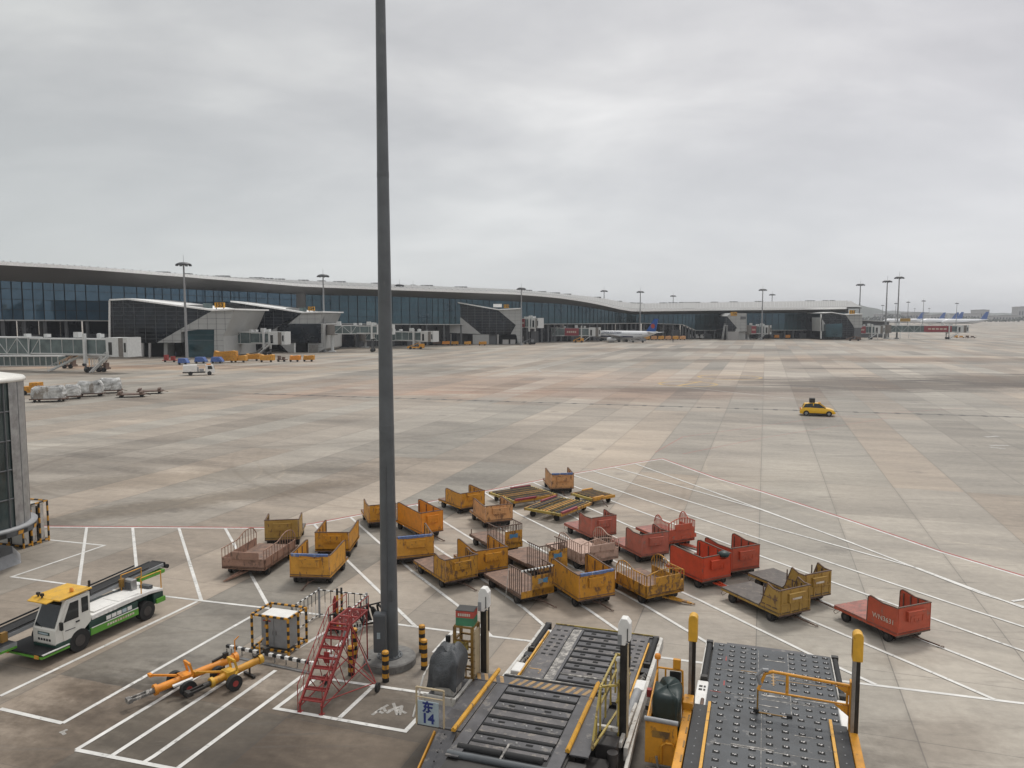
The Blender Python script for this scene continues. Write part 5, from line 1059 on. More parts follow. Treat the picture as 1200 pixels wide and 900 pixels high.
put(rail_cart('long faded brown railed cart, leftmost in the stand, tow bar towards the camera', 'brown', 2.1, 3.6, towd=-.5, seed=1, Lp=3.3, arch=.25, endbars=False), 258, 665, 312, 668, 3.6, -9)
put(box_cart('olive mustard cart seen end on, back row left of the mast', 'mustard', 1.75, 2.7, 1.3, .92, 1.0, style='ramp', seed=2), 309.5, 633, 351.5, 631, 2.7, 8)
put(box_cart('yellow cart with one high rear corner, between the mustard and blue rimmed carts', 'yellow', 1.72, 2.5, 2.3, .82, 1.3, style='ramp', seed=3), 369, 645, 410, 646, 2.5, 0)
put(box_cart('yellow cart with blue rim padding, nearest left of the mast', 'amber', 1.85, 2.7, 2.3, .88, 1.2, 'bluetrim', style='ramp', seed=4), 339, 675, 387.5, 676.5, 2.7, -5)
put(box_cart('ochre yellow cart half hidden behind the mast, at the red line', 'yellow', 1.6, 2.8, 1.6, .85, 1.15, style='round', seed=5), 433, 611.7, 464, 610, 2.8, 20)
put(box_cart('bright orange cart just right of the mast with arched rear', 'orange', 1.35, 3.4, 2.9, 1.0, 1.15, style='ramp', seed=6, towd=.3), 494, 626, 519, 620.5, 3.4, 34)
put(box_cart('tan yellow cart with blue padded end, directly right of the mast', 'amber', 1.85, 2.8, 2.2, .9, 1.25, 'bluetrim', style='ramp', seed=7), 463, 655.5, 509.8, 649.5, 2.8, 18)
put(box_cart('ochre cart with long rusty brown open deck, front row right of the mast', 'ochre', 1.65, 3.3, 1.1, .86, 1.0, style='round', seed=8, towd=.3), 521.8, 683, 560, 673.8, 3.3, 32)
put(box_cart('yellow cart with blue rag, tucked behind the brown decked ochre cart', 'yellow', 1.6, 2.7, 2.2, .88, 1.25, style='ramp', seed=9), 558.5, 672, 595.3, 664.5, 2.7, 27)
put(box_cart('small ochre yellow cart left of the flat dollies at the red line', 'yellow', 1.75, 2.7, 1.8, .78, 1.15, style='ramp', seed=10), 541, 596.8, 567.5, 590, 2.7, 36)
put(box_cart('faded peach orange cart in front of the flat dollies', 'peach', 1.7, 2.7, 2.0, .80, 1.25, style='ramp', seed=11), 567.3, 612, 602, 608.8, 2.7, 22)
put(box_cart('peach cart with blue rim, farthest back at the top of the stand', 'peach', 1.6, 3.0, 2.0, .88, 1.15, 'bluetrim', style='ramp', seed=12), 645.5, 572.5, 672.3, 571.5, 3.0, 8)
put(cage_cart('caged brown decked cart, rearmost of the three caged carts', 1.5, 3.0, seed=13), 583, 646, 611, 638.5, 3.0, 30)
put(cage_cart('caged cart with brown deck, middle one, left of the pink railed cart', 1.6, 3.2, seed=14), 632, 671.5, 664.5, 661.5, 3.2, 33)
put(cage_cart('caged cart with brown deck and striped tape, front one nearest the loaders', 1.6, 3.3, seed=15, tape=True, towd=.4), 611.4, 701.8, 648.3, 693, 3.3, 30)
put(box_cart('deep yellow cart with torn blue padding, front row centre', 'yellow', 1.75, 2.9, 2.4, .95, 1.3, 'bluetrim', style='ramp', seed=16, towd=.3), 677, 704.5, 721.5, 695.8, 2.9, 25)
put(rail_cart('rusty yellow railed cart with long tow bar in the front row', 'ochre', 1.95, 3.0, towd=.9, seed=17, Lp=2.2), 756.7, 701.5, 802, 691, 3.0, 27)
put(rail_cart('faded pink railed cart in the middle of the stand', 'pink', 2.15, 3.3, towd=0, seed=18, Lp=2.1), 680, 662, 725.5, 652, 3.3, 28)
put(box_cart('faded red cart with open deck, left and rearmost of the red ones', 'salmon', 1.6, 2.8, 1.2, .9, 1.1, style='round', seed=19), 692.5, 630.5, 722.6, 624, 2.8, 27)
put(box_cart('salmon red cart with arched barred side, in the middle of the red ones', 'salmon', 1.6, 2.9, 1.4, .95, 1.25, style='round', seed=20), 752, 652.5, 783.7, 647.3, 2.9, 24)
put(rail_cart('red cart with arched rail behind and right of the salmon red cart', 'red', 1.65, 3.0, .55, .35, .25, towd=.8, seed=21, Lp=1.3), 783.5, 637.3, 814, 631, 3.0, 25)
put(box_cart('vivid red cart with a dark green sheet over its end', 'vred', 1.65, 2.5, 2.2, .95, 1.25, style='ramp', seed=22, canopy=True, towk='B'), 823, 682.8, 856.5, 674, 2.5, 28)
put(box_cart('plain red cart behind the vivid red cart', 'red', 1.65, 2.7, 1.9, .95, 1.3, style='round', seed=23), 857, 670, 889.6, 664, 2.7, 24)
put(box_cart('mustard cart with open grey deck, front of the mustard pair', 'mustard', 1.65, 3.3, 1.1, .88, 1.1, style='panel', seed=24, towd=.4), 913.7, 722.8, 949, 712.8, 3.3, 26)
put(box_cart('mustard cart with open grey deck, rear of the mustard pair', 'mustard', 1.5, 3.3, 1.2, .88, 1.1, style='panel', seed=25, towd=.3), 943, 702, 973, 695, 3.3, 25)
put(box_cart('red cart with open red deck standing alone at the right', 'red', 1.68, 3.0, 1.35, .92, 1.12, style='round', seed=26, txt='WN3631', towd=.6), 1050, 745.5, 1091, 737, 3.0, 22)
random.seed(11)
# flat pallet dollies
def dolly(label, c4, roll='k'):
    q = [G(x, y, .5) for x, y in c4]; c = sum(q, Vector())/4; c.z = 0; u = (q[1]-q[0]); ang = math.atan2(u.y, u.x); Lx = (u.length+(q[2]-q[3]).length)/2; Ly = ((q[3]-q[0]).length+(q[2]-q[1]).length)/2; Ly = min(Ly, 3.6)
    t = thing('pallet_dolly', label, 'pallet dolly', c, ang, 'flat pallet dollies at the back of the cart stand')
    g = MB()
    for y in (-Ly/2+.06, 0, Ly/2-.06): g.b2(-Lx/2, Lx/2, y-.06, y+.06, .38, .52)
    for i in range(9): x = -Lx/2+.05+i*(Lx-.1)/8; g.b2(x-.04, x+.04, -Ly/2+.13, -.07, .40, .5); g.b2(x-.04, x+.04, .07, Ly/2-.13, .40, .5)
    g.build('frame', m['olive'], t); 
    for k, (x0, x1) in enumerate(((-.46, -.3), (-.08, .1), (.28, .46))): g = MB(); g.b2(Lx*x0, Lx*x1, -Ly/2+.15, Ly/2-.15, .505, .53); g.build('tread_strip', m['amber'] if (k == 1) == (roll == 'k') else m['tread'], t)
    for i in range(12):
        g = MB(); x = -Lx/2+.15+i*(Lx-.3)/11; g.cyl((x, -Ly/2+.16, .55), (x, Ly/2-.16, .55), .028, n=8); g.build('roller', m['framebrown'] if i % 2 else m['chassis'], t)
    for s in (-1, 1): g = MB(); g.b2(s*Lx/2-.04, s*Lx/2+.04, -Ly/2, Ly/2, .36, .53); g.build('end_beam', m['ochre'], t); g = MB(); g.b2(s*Lx/2-.07, s*Lx/2+.07, -Ly/2+(.1 if s > 0 else Ly*.5), -Ly/2+(Ly*.5 if s > 0 else Ly-.1), .5, .62); g.build('end_stop', m['maroon'] if roll == 'k' else m['amber'], t)
    for sx in (-1, 1):
        for sy in (-1, 1): g = MB(); x, y = sx*Lx*.33, sy*(Ly/2-.25); g.cyl((x, y-.06, .18), (x, y+.06, .18), .18, n=16); g.build('wheel', m['rubber'], t)
    g = MB(); g.bar((Lx/2, -.1, .3), (Lx/2+.8, -.4, .1), .05); g.build('tow_bar', m['cable'], t); return t
dolly('large yellow and black dolly with red ends, rear left one of the three', [(571, 576), (650, 586), (640, 570.5), (625, 569)][0:0] or [(573, 577), (601, 587), (652, 580), (625, 569.5)])
dolly('large yellow and black dolly with a yellow centre strip, front one of the three', [(613, 596.5), (658, 604.5), (694, 586.5), (652, 582)])
dolly('small all yellow slatted dolly, right one of the three', [(673, 579), (698, 586), (718, 579), (690, 573)], 'y')
# ------------------------------------------------------------------ yellow car
a, b = G(945, 487.2), G(971, 488.2); d = b-a; ang = math.atan2(d.y, d.x); c = a.lerp(b, .5)+Vector((-d.y, d.x, 0)).normalized()*.8; c.z = 0
t = thing('car', 'small bright yellow airport car with a dark box on its roof', 'car', c, ang)
prof = [(-2.0, .28, .45, .72), (-1.95, .25, .75, .8), (-1.6, .22, 1.0, .86), (-.9, .2, 1.02, .88), (.6, .2, .98, .88), (1.4, .22, .88, .85), (1.85, .28, .72, .78), (2.02, .32, .5, .66)]
g = MB(); rings = []
for x, z0, z1, hw in prof: rings.append([(x, -hw, z0), (x, -hw*1.02, (z0+z1)/2), (x, -hw*.93, z1), (x, hw*.93, z1), (x, hw*1.02, (z0+z1)/2), (x, hw, z0)])
g.loft(rings, False); g.build('body', m['carty'], t, bevel=.05)
g = MB(); rings = []
for x, z1, hw in ((-1.75, .98, .78), (-1.45, 1.42, .66), (-.6, 1.52, .64), (.2, 1.48, .64), (.95, .96, .76)): rings.append([(x, -.80, .95), (x, -hw, z1), (x, hw, z1), (x, .80, .95)])
g.loft(rings, False); g.build('cabin', m['glass'], t)
g = MB(); rings = [[(x, -hw, z1), (x, -hw, z1+.04), (x, hw, z1+.04), (x, hw, z1)] for x, z1, hw in ((-1.5, 1.40, .66), (-.6, 1.52, .655), (.25, 1.48, .65))]; g.loft(rings, False)
for s in (-1, 1): g.bar((-.45, s*.72, .98), (-.5, s*.66, 1.5), .09, .06); g.bar((.95, s*.76, .98), (.22, s*.65, 1.48), .07, .05); g.bar((-1.7, s*.76, .98), (-1.45, s*.66, 1.43), .16, .06)
g.build('roof', m['carty'], t)
for x in (-1.28, 1.28):
    for s in (-1, 1): g = MB(); g.cyl((x, s*.86-.1, .33), (x, s*.86+.1, .33), .33, n=22); wq = g.build('wheel', m['rubber'], t); g = MB(); g.cyl((x, s*.87-.1, .33), (x, s*.87+.1, .33), .17, n=12); g.build('rim', m['steel'], wq)
g = MB(); g.b2(-.95, .95, -.93, .93, .2, .36); g.build('sill', m['black'], t)
for s in (-1, 1): g = MB(); g.box((1.9, s*.6, .66), (.18, .26, .12)); g.build('headlight', m['signgrey'], t); g = MB(); g.box((-1.93, s*.62, .78), (.1, .26, .14)); g.build('tail_light', m['vred'], t)
g = MB(); g.b2(-.95, -.3, -.4, .4, 1.6, 2.1); g.b2(-.9, -.85, -.3, .3, 1.54, 1.6); g.b2(-.4, -.35, -.3, .3, 1.54, 1.6); g.build('roof_box', m['chassis'], t)
g = MB(); g.b2(.1, .35, -.4, .4, 1.53, 1.62); g.build('light_bar', m['amber'], t)
# ------------------------------------------------------------------ white service truck
a, b = G(214, 440.5), G(252, 439.5); t = thing('service_truck', 'small white tank truck driving in front of the gate 153 pier', 'truck', a, math.atan2((b-a).y, (b-a).x)); L = (b-a).length
g = MB(); g.b2(0, L, .1, 1.9, .5, .7); g.build('chassis', m['chassis'], t)
g = MB(); g.b2(.1, L*.45, 0, 2, .75, 2.15); g.build('tank_box', m['white'], t, bevel=.05)
g = MB(); g.b2(L*.45, L*.50, .2, 1.8, .75, 1.7); g.b2(L*.52, L*.66, .2, 1.8, .75, 1.3); g.build('pump_unit', m['grey'], t)
g = MB(); g.poly([(L*.70, 0, .5), (L, 0, .5), (L, 0, 1.15), (L*.955, 0, 1.95), (L*.92, 0, 2.1), (L*.71, 0, 2.1)], (0, 2, 0)); cb = g.build('cab', m['white'], t, bevel=.04)
g = MB(); g.poly([(L*.78, -.02, 1.25), (L*.93, -.02, 1.25), (L*.90, -.02, 1.9), (L*.78, -.02, 1.9)], (0, .03, 0)); g.poly([(L*.995, .15, 1.2), (L*.995, 1.85, 1.2), (L*.96, 1.8, 1.9), (L*.96, .2, 1.9)], (.05, 0, 0)); g.build('cab_glass', m['glass'], cb)
g = MB(); g.b2(L*.74, L*.88, .3, 1.7, 2.12, 2.28); g.build('beacon_bar', m['orange'], cb)
for x in (L*.24, L*.83):
    for y in (.12, 1.88): g = MB(); g.cyl((x, y-.13, .42), (x, y+.13, .42), .42, n=18); g.build('wheel', m['rubber'], t)
# ------------------------------------------------------------------ wrapped cargo on dollies
def cargo(px0, px1, pyb, ht, lb, wrap='plastic', low=False):
    a, b = G(px0, pyb), G(px1, pyb-1); L = (b-a).length; o = a.lerp(b, .5); an = math.atan2((b-a).y, (b-a).x)
    t = thing('cargo_dolly', 'flat rusty dolly ' + lb, 'cargo dolly', o, an, 'cargo dollies at the left middle of the apron')
    g = MB(); g.b2(-L/2, L/2, -.0, 2.2, .35, .5); g.bar((L/2, 1, .4), (L/2+.7, 1, .25), .08); g.build('frame', m['cable'], t)
    for x in (-L*.35, L*.35):
        for y in (.2, 2): g = MB(); g.cyl((x, y-.08, .2), (x, y+.08, .2), .2, n=12); g.build('wheel', m['rubber'], t)
    if low:
        for x in (-L*.4, L*.35): g = MB(); g.b2(x-.2, x+.2, 0, 2.2, .5, .85); g.build('end_stop', m['cable'], t)
        return
    bm_ = MB(); n_ = 6
    import itertools
    r = []
    for j in range(7):
        z = .52+ht*j/6
        rr = []
        for i in range(24):
            an_ = 2*math.pi*i/24; ex = (abs(math.cos(an_))**.35)*(1 if math.cos(an_) > 0 else -1); ey = (abs(math.sin(an_))**.35)*(1 if math.sin(an_) > 0 else -1)
            k = (.97, 1, 1.02, 1.0, .99, .96, .80)[j]+random.uniform(-.05, .05); rr.append((L*.47*ex*k, 1.1+1.0*ey*k, z+(random.uniform(-.16, .10) if j > 4 else 0)))
        r.append(rr)
    bm_.loft(r, False); o2 = bm_.build('wrapped_cargo', m[wrap], None, bevel=.04); o2.location = o; o2.rotation_euler = (0, 0, an); tag(o2, 'plastic wrapped cargo stack ' + lb.replace('carrying', 'being'), 'cargo', 'wrapped cargo stacks')
cargo(34, 75, 472, 1.7, 'carrying the nearest and leftmost wrapped load'); cargo(76, 96, 468.5, 1.55, 'carrying the small dark wrapped load, second from the left')
cargo(88, 121, 465.5, 1.8, 'carrying the third wrapped load from the left'); cargo(114, 143, 461.5, 1.8, 'carrying the rearmost wrapped load, right of the others')
cargo(136, 170, 466.5, 0, 'empty and low, right of the wrapped loads', low=True); cargo(160, 191, 462.5, 0, 'empty, rightmost of the cargo row', low=True)
t = thing('tow_tractor', 'orange and yellow tractor behind the nearest wrapped cargo', 'tractor', G(25, 463), 0); g = MB(); g.b2(0, 2.6, 0, 2, .35, 1.3); g.b2(1.1, 2.4, .2, 1.8, 1.3, 1.9); g.build('body', m['yellow'], t, bevel=.05); g = MB(); g.b2(2.5, 6.5, .3, 2, .5, .8); g.build('tail_deck', m['cable'], t)
for x in (.5, 2.1): g = MB(); g.cyl((x, -.1, .35), (x, .15, .35), .35); g.build('wheel', m['rubber'], t)
# ------------------------------------------------------------------ far ground equipment
def fcart(px0, px1, pyb, hpx, lb, col, kind='box', D=None):
    a = G(px0, pyb); b = G(px1, pyb); L = b.x-a.x; ht = hpx*a.y/900; nm = {'box': 'distant_cart', 'slope': 'covered_cart', 'flat': 'distant_dolly', 'van': 'van'}[kind]
    t = thing(nm, lb, {'box': 'cart', 'slope': 'cart', 'flat': 'dolly', 'van': 'van'}[kind], (a.x, a.y, 0), R(random.uniform(-3, 3)), {'box': 'carts along the terminal', 'slope': 'blue covered carts', 'flat': 'dollies along the terminal', 'van': 'white vans'}[kind])
    mt = m[col]
    if kind == 'box': g = MB(); g.poly([(L*.08, 0, .45), (L, 0, .45), (L, 0, ht*.95), (L*.85, 0, ht), (L*.3, 0, ht*.9), (L*.15, 0, ht)], (0, 1.6, 0)); g.build('body', mt, t, bevel=.03); g = MB(); g.b2(L*.35, L*.75, -.1, 0, ht*.55, ht*.8); g.build('tool_box', mt, t)
    if kind == 'slope': g = MB(); g.poly([(0, 0, .4), (L, 0, .4), (L*.97, 0, .7), (L*.75, 0, ht), (L*.08, 0, ht)], (0, 1.7, 0)); g.build('cover', mt, t, bevel=.03); g = MB(); g.b2(0, L, -.03, 1.73, .3, .42); g.build('frame', m['grey'], t)
    if kind == 'flat': g = MB(); g.b2(0, L, 0, 1.8, .4, .6); g.build('deck', mt, t); g = MB(); g.b2(L*.1, L*.3, .2, 1.6, .6, ht); g.b2(L*.55, L*.8, .3, 1.2, .6, ht*.8); g.build('load', mt, t)
    if kind == 'van':
        g = MB(); g.poly([(0, 0, .4), (L, 0, .4), (L, 0, ht*.5), (L*.86, 0, ht*.58), (L*.74, 0, ht), (L*.03, 0, ht)], (0, 1.9, 0)); g.build('body', m['white'], t, bevel=.08); g = MB(); g.poly([(L*.6, -.02, ht*.6), (L*.82, -.02, ht*.6), (L*.74, -.02, ht*.9), (L*.6, -.02, ht*.9)], (0, .03, 0)); g.poly([(L*.99, .2, ht*.52), (L*.99, 1.7, ht*.52), (L*.76, 1.6, ht*.95), (L*.76, .3, ht*.95)], (.04, 0, 0)); g.build('window', m['glass'], t)
    for x in (L*.2, L*.82): g = MB(); g.cyl((x, -.05, .28), (x, .15, .28), .28, n=14); g.build('wheel', m['rubber'], t)
    return t
fcart(190, 207, 424.5, 8.5, 'red barred dolly left of the tall mast before gate 153', 'red_steel', 'flat')
fcart(208, 219.5, 427.5, 7.5, 'blue covered cart at the foot of the tall mast, leftmost of three', 'bluecart', 'slope'); fcart(227.5, 241, 426, 7.5, 'blue covered cart in the middle of three', 'bluecart', 'slope'); fcart(246.5, 260.5, 426, 7.5, 'blue covered cart, rightmost of three', 'bluecart', 'slope')
t = fcart(247, 277, 425, 14, 'tall orange and white machine behind the blue covered carts', 'yellow', 'box')
fcart(273, 288, 424.8, 8.5, 'yellow cart just right of the tall orange machine', 'amber'); fcart(286, 304, 423, 8.5, 'long yellow cart under the stairs of the short jet bridge', 'yellow'); fcart(303, 320.5, 424.5, 9, 'yellow cart right below the short jet bridge cab', 'amber')
fcart(324, 335, 424, 7, 'brown dolly between yellow carts', 'cable', 'flat'); fcart(338, 351, 424, 7.5, 'orange cart alone below the gate 154 pier, left of two', 'orange'); fcart(354, 367.5, 423.8, 7.5, 'dark yellow cart, right end of the row below gate 154', 'yellow')
fcart(537, 551, 402.8, 7.5, 'white van parked below the triangular pier, left of two', 'white', 'van'); fcart(552, 565, 403, 6.5, 'white van parked below the triangular pier, right of two', 'white', 'van')
for i, (x0, x1, c_) in enumerate(((506, 516, 'cable'), (517, 527, 'orange'), (528, 537, 'yellow'), (543, 552, 'amber'), (560, 570, 'yellow'))): fcart(x0, x1, 404.5+.1*i, 4.8, ('brown low cart nearest the white cab of the blue glazed bridge', 'orange cart second in the row before the vans', 'yellow cart touching the left van', 'amber cart in front of the white vans', 'yellow cart at the right end of the van row')[i], c_)
for i in range(6): fcart(754+i*8.4, 761.5+i*8.4, 398.6, 5, 'yellow cart %s in the row right of the airliner tail' % ('at the left end', 'second from the left', 'third from the left', 'third from the right', 'second from the right', 'at the right end')[i], 'peach' if i % 2 else 'amber')
t = fcart(768, 798, 395.5, 7, 'long beige covered loader behind the yellow carts by the airliner tail', 'beige', 'slope')
for i, x in enumerate((808, 814.5, 821)): fcart(x, x+4.8, 397, 5, 'white van under the terminal wing, %s of three' % ('left', 'middle', 'right')[i], 'white', 'van')
fcart(907, 913, 396.8, 4.5, 'orange cart under the terminal wing, left of two', 'orange'); fcart(920, 926, 396.8, 4.5, 'orange cart under the terminal wing, right of two', 'orange')
fcart(1119, 1131, 396.2, 3.2, 'low yellow dolly beyond the last jet bridge, left of two', 'amber', 'flat'); fcart(1132, 1144, 396.4, 3.2, 'low brown dolly beyond the last jet bridge, right of two', 'cable', 'flat')
def hauler(px0, px1, py, col, lb):
    a, b = G(px0, py), G(px1, py); L = b.x-a.x; t = thing('ground_support_loader', lb, 'loader', (a.x, a.y, 0), 0, 'loaders near the jet bridges')
    g = MB(); g.b2(0, L, 0, 2.2, .5, .9); g.bar((0, .2, .9), (L*.7, .2, 2.4), .18); g.bar((0, 2, .9), (L*.7, 2, 2.4), .18); g.b2(L*.7, L, .2, 1.6, .9, 2.0); g.build('body', m[col], t)
    for x in (L*.2, L*.8): g = MB(); g.cyl((x, -.1, .5), (x, .2, .5), .5); g.build('wheel', m['rubber'], t)
hauler(477, 497, 409.5, 'lorange', 'orange low loader under the blue glazed jet bridge'); hauler(613, 626, 403.5, 'grey', 'dark grey tug at the foot of the high jet bridge'); hauler(738, 757, 401.5, 'grey', 'grey baggage loader under the rear of the airliner'); hauler(993, 1009, 399.5, 'cable', 'rusty dolly under the jet bridge with a red panel'); hauler(672, 684, 401.5, 'amber', 'small amber tug under the red panelled jet bridge')
hauler(73, 85, 432, 'cable', 'rusty brown tug under the nearest jet bridge, left of two'); hauler(113, 124, 436, 'cable', 'rusty brown tug under the nearest jet bridge, right of two')
# a distant worker
def person(lb, loc, sk):
    t = thing('person', lb, 'person', loc, .3, 'people far off on the apron')
    me = bpy.data.meshes.new('body'); V_ = [(0, 0, .95), (0, 0, 1.2), (0, 0, 1.45), (0, -.01, 1.56), (0, -.02, 1.70), (.1, 0, .9), (.12, .08, .5), (.12, .14, .08), (-.1, 0, .9), (-.12, -.1, .5), (-.12, -.06, .08), (.19, 0, 1.42), (.25, -.04, 1.15), (.22, -.14, .92), (-.19, 0, 1.42), (-.25, .02, 1.15), (-.24, -.05, .9), (.12, .04, .04), (-.12, -.16, .04)]
    E_ = [(0, 1), (1, 2), (2, 3), (3, 4), (0, 5), (5, 6), (6, 7), (0, 8), (8, 9), (9, 10), (2, 11), (11, 12), (12, 13), (2, 14), (14, 15), (15, 16), (7, 17), (10, 18)]
    me.from_pydata(V_, E_, []); me.materials.append(sk); o = bpy.data.objects.new('body', me); C.objects.link(o); o.parent = t
    md = o.modifiers.new('skin', 'SKIN'); rr = [.15, .15, .16, .06, .1, .09, .07, .05, .09, .07, .05, .06, .045, .035, .06, .045, .035, .05, .05]
    for v, r in zip(me.skin_vertices[0].data, rr): v.radius = (r, r*.8)
    me.skin_vertices[0].data[0].use_root = True; o.modifiers.new('sub', 'SUBSURF').levels = 1
    g = MB(); g.lathe([(0, .13), (.09, .09), (.11, 0), (.09, -.06)], 12, (0, -.01, 1.72)); g.build('hair', m['black'], t)
person('person in dark clothes standing on the apron right of the yellow cart row', G(788.6, 401.4), m['navy'])
person('person in dark clothes near the tall mast before gate 153', G(206, 419), m['navy'])
m['headyellow'] = pmat('head_yellow_paint', (.66, .36, .03), .45, wear=.1, wearcol=(.3, .15, .03))
# ------------------------------------------------------------------ cargo loaders in the foreground
def deckplate(mb, x0, x1, y0, y1, z, th=.03): mb.b2(x0, x1, y0, y1, z-th, z)
# ---- grey loader
t = thing('cargo_loader', 'grey decked aircraft cargo loader with white headed guide posts and covered console', 'cargo loader', (0, 18, 0), -HD)
zN, zF = 1.6, 1.2
g = MB(); g.b2(-1.2, 2.45, -4.0, 8.3, .45, zF-.16); g.build('main_frame', m['chassis'], t, bevel=.02)
g = MB(); g.b2(-1.30, 1.45, -4.2, 3.15, zF-.12, zN-.09); g.build('platform_frame', m['chassis'], t)
# near platform: base sheet, then cross plates with gaps, rollers in the gaps
g = MB(); g.b2(-1.36, 1.40, -.78, 3.45, zN-.09, zN-.05); pf = g.build('platform', m['tread'], t)
g = MB(); g.b2(-1.36, -1.02, -1.0, 2.78, zN-.05, zN); g.b2(1.08, 1.40, -.9, 2.78, zN-.05, zN); g.build('side_plate', m['deckA'], t, bevel=.008)
ys = [2.34, 2.04, 1.62, 1.30, .88, .54, .14, -.2]
for i, (y, d_) in enumerate(((2.42, .26), (1.98, .28), (1.54, .26), (1.12, .28), (.68, .26), (.26, .28), (-.14, .24), (-.46, .2))):
    g = MB(); g.b2(-.99, 1.05 if i < 6 else 1.02, y, y+d_, zN-.05, zN-.005); pl = g.build('cross_plate', m['deckA2'] if i % 2 else m['deckA'], t, bevel=.01)
    if i % 2 == 0:
        g = MB()
        for x in (-.55, .45): g.b2(x-.09, x+.09, y+.09, y+.17, zN-.006, zN+.001)
        g.build('plate_slot', m['hole'], pl)
        for x in (-.8, -.18, .12, .78): g = MB(); g.lathe([(0, .035), (.028, .02), (.032, 0)], 10, (x, y+.13, zN-.004)); g.build('ball_caster', m['caster'], pl)
for y in (2.36, 1.91, 1.47, 1.04, .61, .185, -.20): g = MB(); g.cyl((-.98, y, zN-.035), (1.04, y, zN-.035), .05, n=12); g.build('roller', m['rubber'], t)
for x0, x1 in ((-1.2, -.08), (.02, .95)): g = MB(); g.cyl((x0, -.55, zN-.02), (x1, -.55, zN-.02), .09, n=18); g.build('rubber_roller', m['rubber'], t)
g = MB(); g.cyl((-1.35, -.86, zN-.04), (1.35, -.86, zN-.04), .085, n=18); g.build('front_tube', m['mast'], t)
g = MB(); g.b2(-1.4, 1.42, -.78, -.72, zN-.35, zN-.06); g.build('front_beam', m['deckA'], t)
g = MB(); g.b2(-.06, -.01, -.85, -.1, zN-.01, zN+.015); g.build('divider_strip', m['scuff'], t)
# hazard striped end
g = MB(); g.b2(-2.05, 1.32, 2.80, 3.24, zN-.055, zN-.002); hz_ = g.build('hazard_plate', m['deckA'], t)
g = MB()
for i in range(15):
    x = -1.98+i*.235; 
    if x < 1.2: g.poly([(x, 2.84, zN-.001), (x+.11, 2.84, zN-.001), (x+(.26 if x > -1.2 else -.05), 3.21, zN-.001), (x+(.15 if x > -1.2 else -.16), 3.21, zN-.001)], (0, 0, .003))
g.build('hazard_stripes', m['hazardtan'], hz_)
for x0, x1 in ((-1.3, .75),): g = MB(); g.cyl((x0, 3.29, zN-.02), (x1, 3.29, zN-.02), .045, n=14); g.build('edge_roller', m['rubber'], t); g = MB(); g.b2(x0, x1, 3.35, 3.40, zN-.12, zN+.01); g.build('edge_strip', m['scuff'], t)
g = MB(); g.b2(-1.36, 1.40, 3.40, 3.44, zF+.01, zN-.03); g.build('step_face', m['chassis'], t)
# walkways
g = MB(); g.b2(-2.05, -1.40, .1, 2.80, zN-.06, zN-.012); g.b2(-2.6, -2.05, .1, 1.15, zN-.06, zN-.012); g.build('left_walkway', m['deckA'], t, bevel=.01)
g = MB()
for i in range(18): g.b2(-2.02, -1.62, .2+i*.05, .212+i*.05, zN-.012, zN-.006)
g.build('walkway_ribs', m['deckA2'], t)
g = MB(); g.b2(1.45, 1.92, -.05, 2.9, zN-.06, zN-.012); g.build('right_walkway', m['deckA'], t, bevel=.01)
g = MB(); g.poly([(-1.5, .08, zN-.05), (-2.0, .08, zN-.05), (-2.05, -1.6, .75), (-1.5, -1.6, .75)], (0, 0, -.05)); g.build('side_ramp_plate', m['deckA'], t); g = MB(); g.bar((-2.06, .0, zN-.1), (-2.1, -1.55, .75), .04, .1); g.build('ramp_edge', m['amber'], t)
for i in range(6): g = MB(); g.cyl((-1.75-.0*i, -.1-.22*i, zN-.065-.11*i), (-1.75, -.1-.22*i, zN-.045-.11*i), .022, n=8); g.build('ramp_bolt', m['hole'], t)
for nm, x, y0, y1 in (('guide_rail', -1.56, .0, 3.5), ('guide_rail', 1.40, -.02, 3.58)):
    g = MB(); g.poly([(x-.055, y0, zN-.01), (x+.055, y0, zN-.01), (x+.055, y0, zN+.06), (x+.01, y0, zN+.11), (x-.055, y0, zN+.06)], (0, y1-y0, 0)); g.build(nm, m['railyellow'], t, bevel=.008)
# far deck
g = MB(); g.b2(-1.12, 2.42, 3.46, 8.25, zF-.14, zF-.05); g.build('far_deck_base', m['tread'], t)
def holed(x0, x1, name, hx, ys_):
    g = MB(); g.b2(x0, x1, 3.5, 8.2, zF-.05, zF-.002); p_ = g.build(name, m['deckA2'], t, bevel=.01); g = MB()
    for y in ys_:
        for x in hx: g.b2(x-.07, x+.07, y-.05, y+.05, zF-.004, zF+.002)
    g.build('deck_holes', m['hole'], p_); return p_
lp = holed(-1.08, -.42, 'left_deck_panel', (-.88, -.62), [5.9+i*.30 for i in range(6)]+[7.85]); rp = holed(1.62, 2.2, 'right_deck_panel', (1.76, 2.02), [5.6+i*.30 for i in range(7)]+[7.8])
g = MB(); g.b2(-.41, -.12, 3.5, 8.15, zF-.05, zF-.02); g.build('worn_channel', m['scuff'], t); g = MB(); g.b2(-.11, -.03, 3.5, 8.1, zF-.05, zF+.01); g.b2(-.46, -.42, 3.5, 8.1, zF-.05, zF+.012); g.build('channel_lip', m['deckA'], t)
for i in range(11):
    y = 3.55+i*.42; g = MB(); g.b2(0, 1.58, y, y+.26, zF-.05, zF-.004); pl = g.build('cross_plate', m['deckA2'] if i % 2 else m['deckA'], t, bevel=.01)
    g = MB(); g.cyl((0, y+.34, zF-.03), (1.58, y+.34, zF-.03), .05, n=12); g.build('roller', m['rubber'] if i != 2 else m['scuff'], t)
    g = MB()
    for x in (.35, .85, 1.35): g.b2(x-.08, x+.08, y+.08, y+.2, zF-.005, zF+.001)
    g.build('plate_slot', m['hole'], pl)
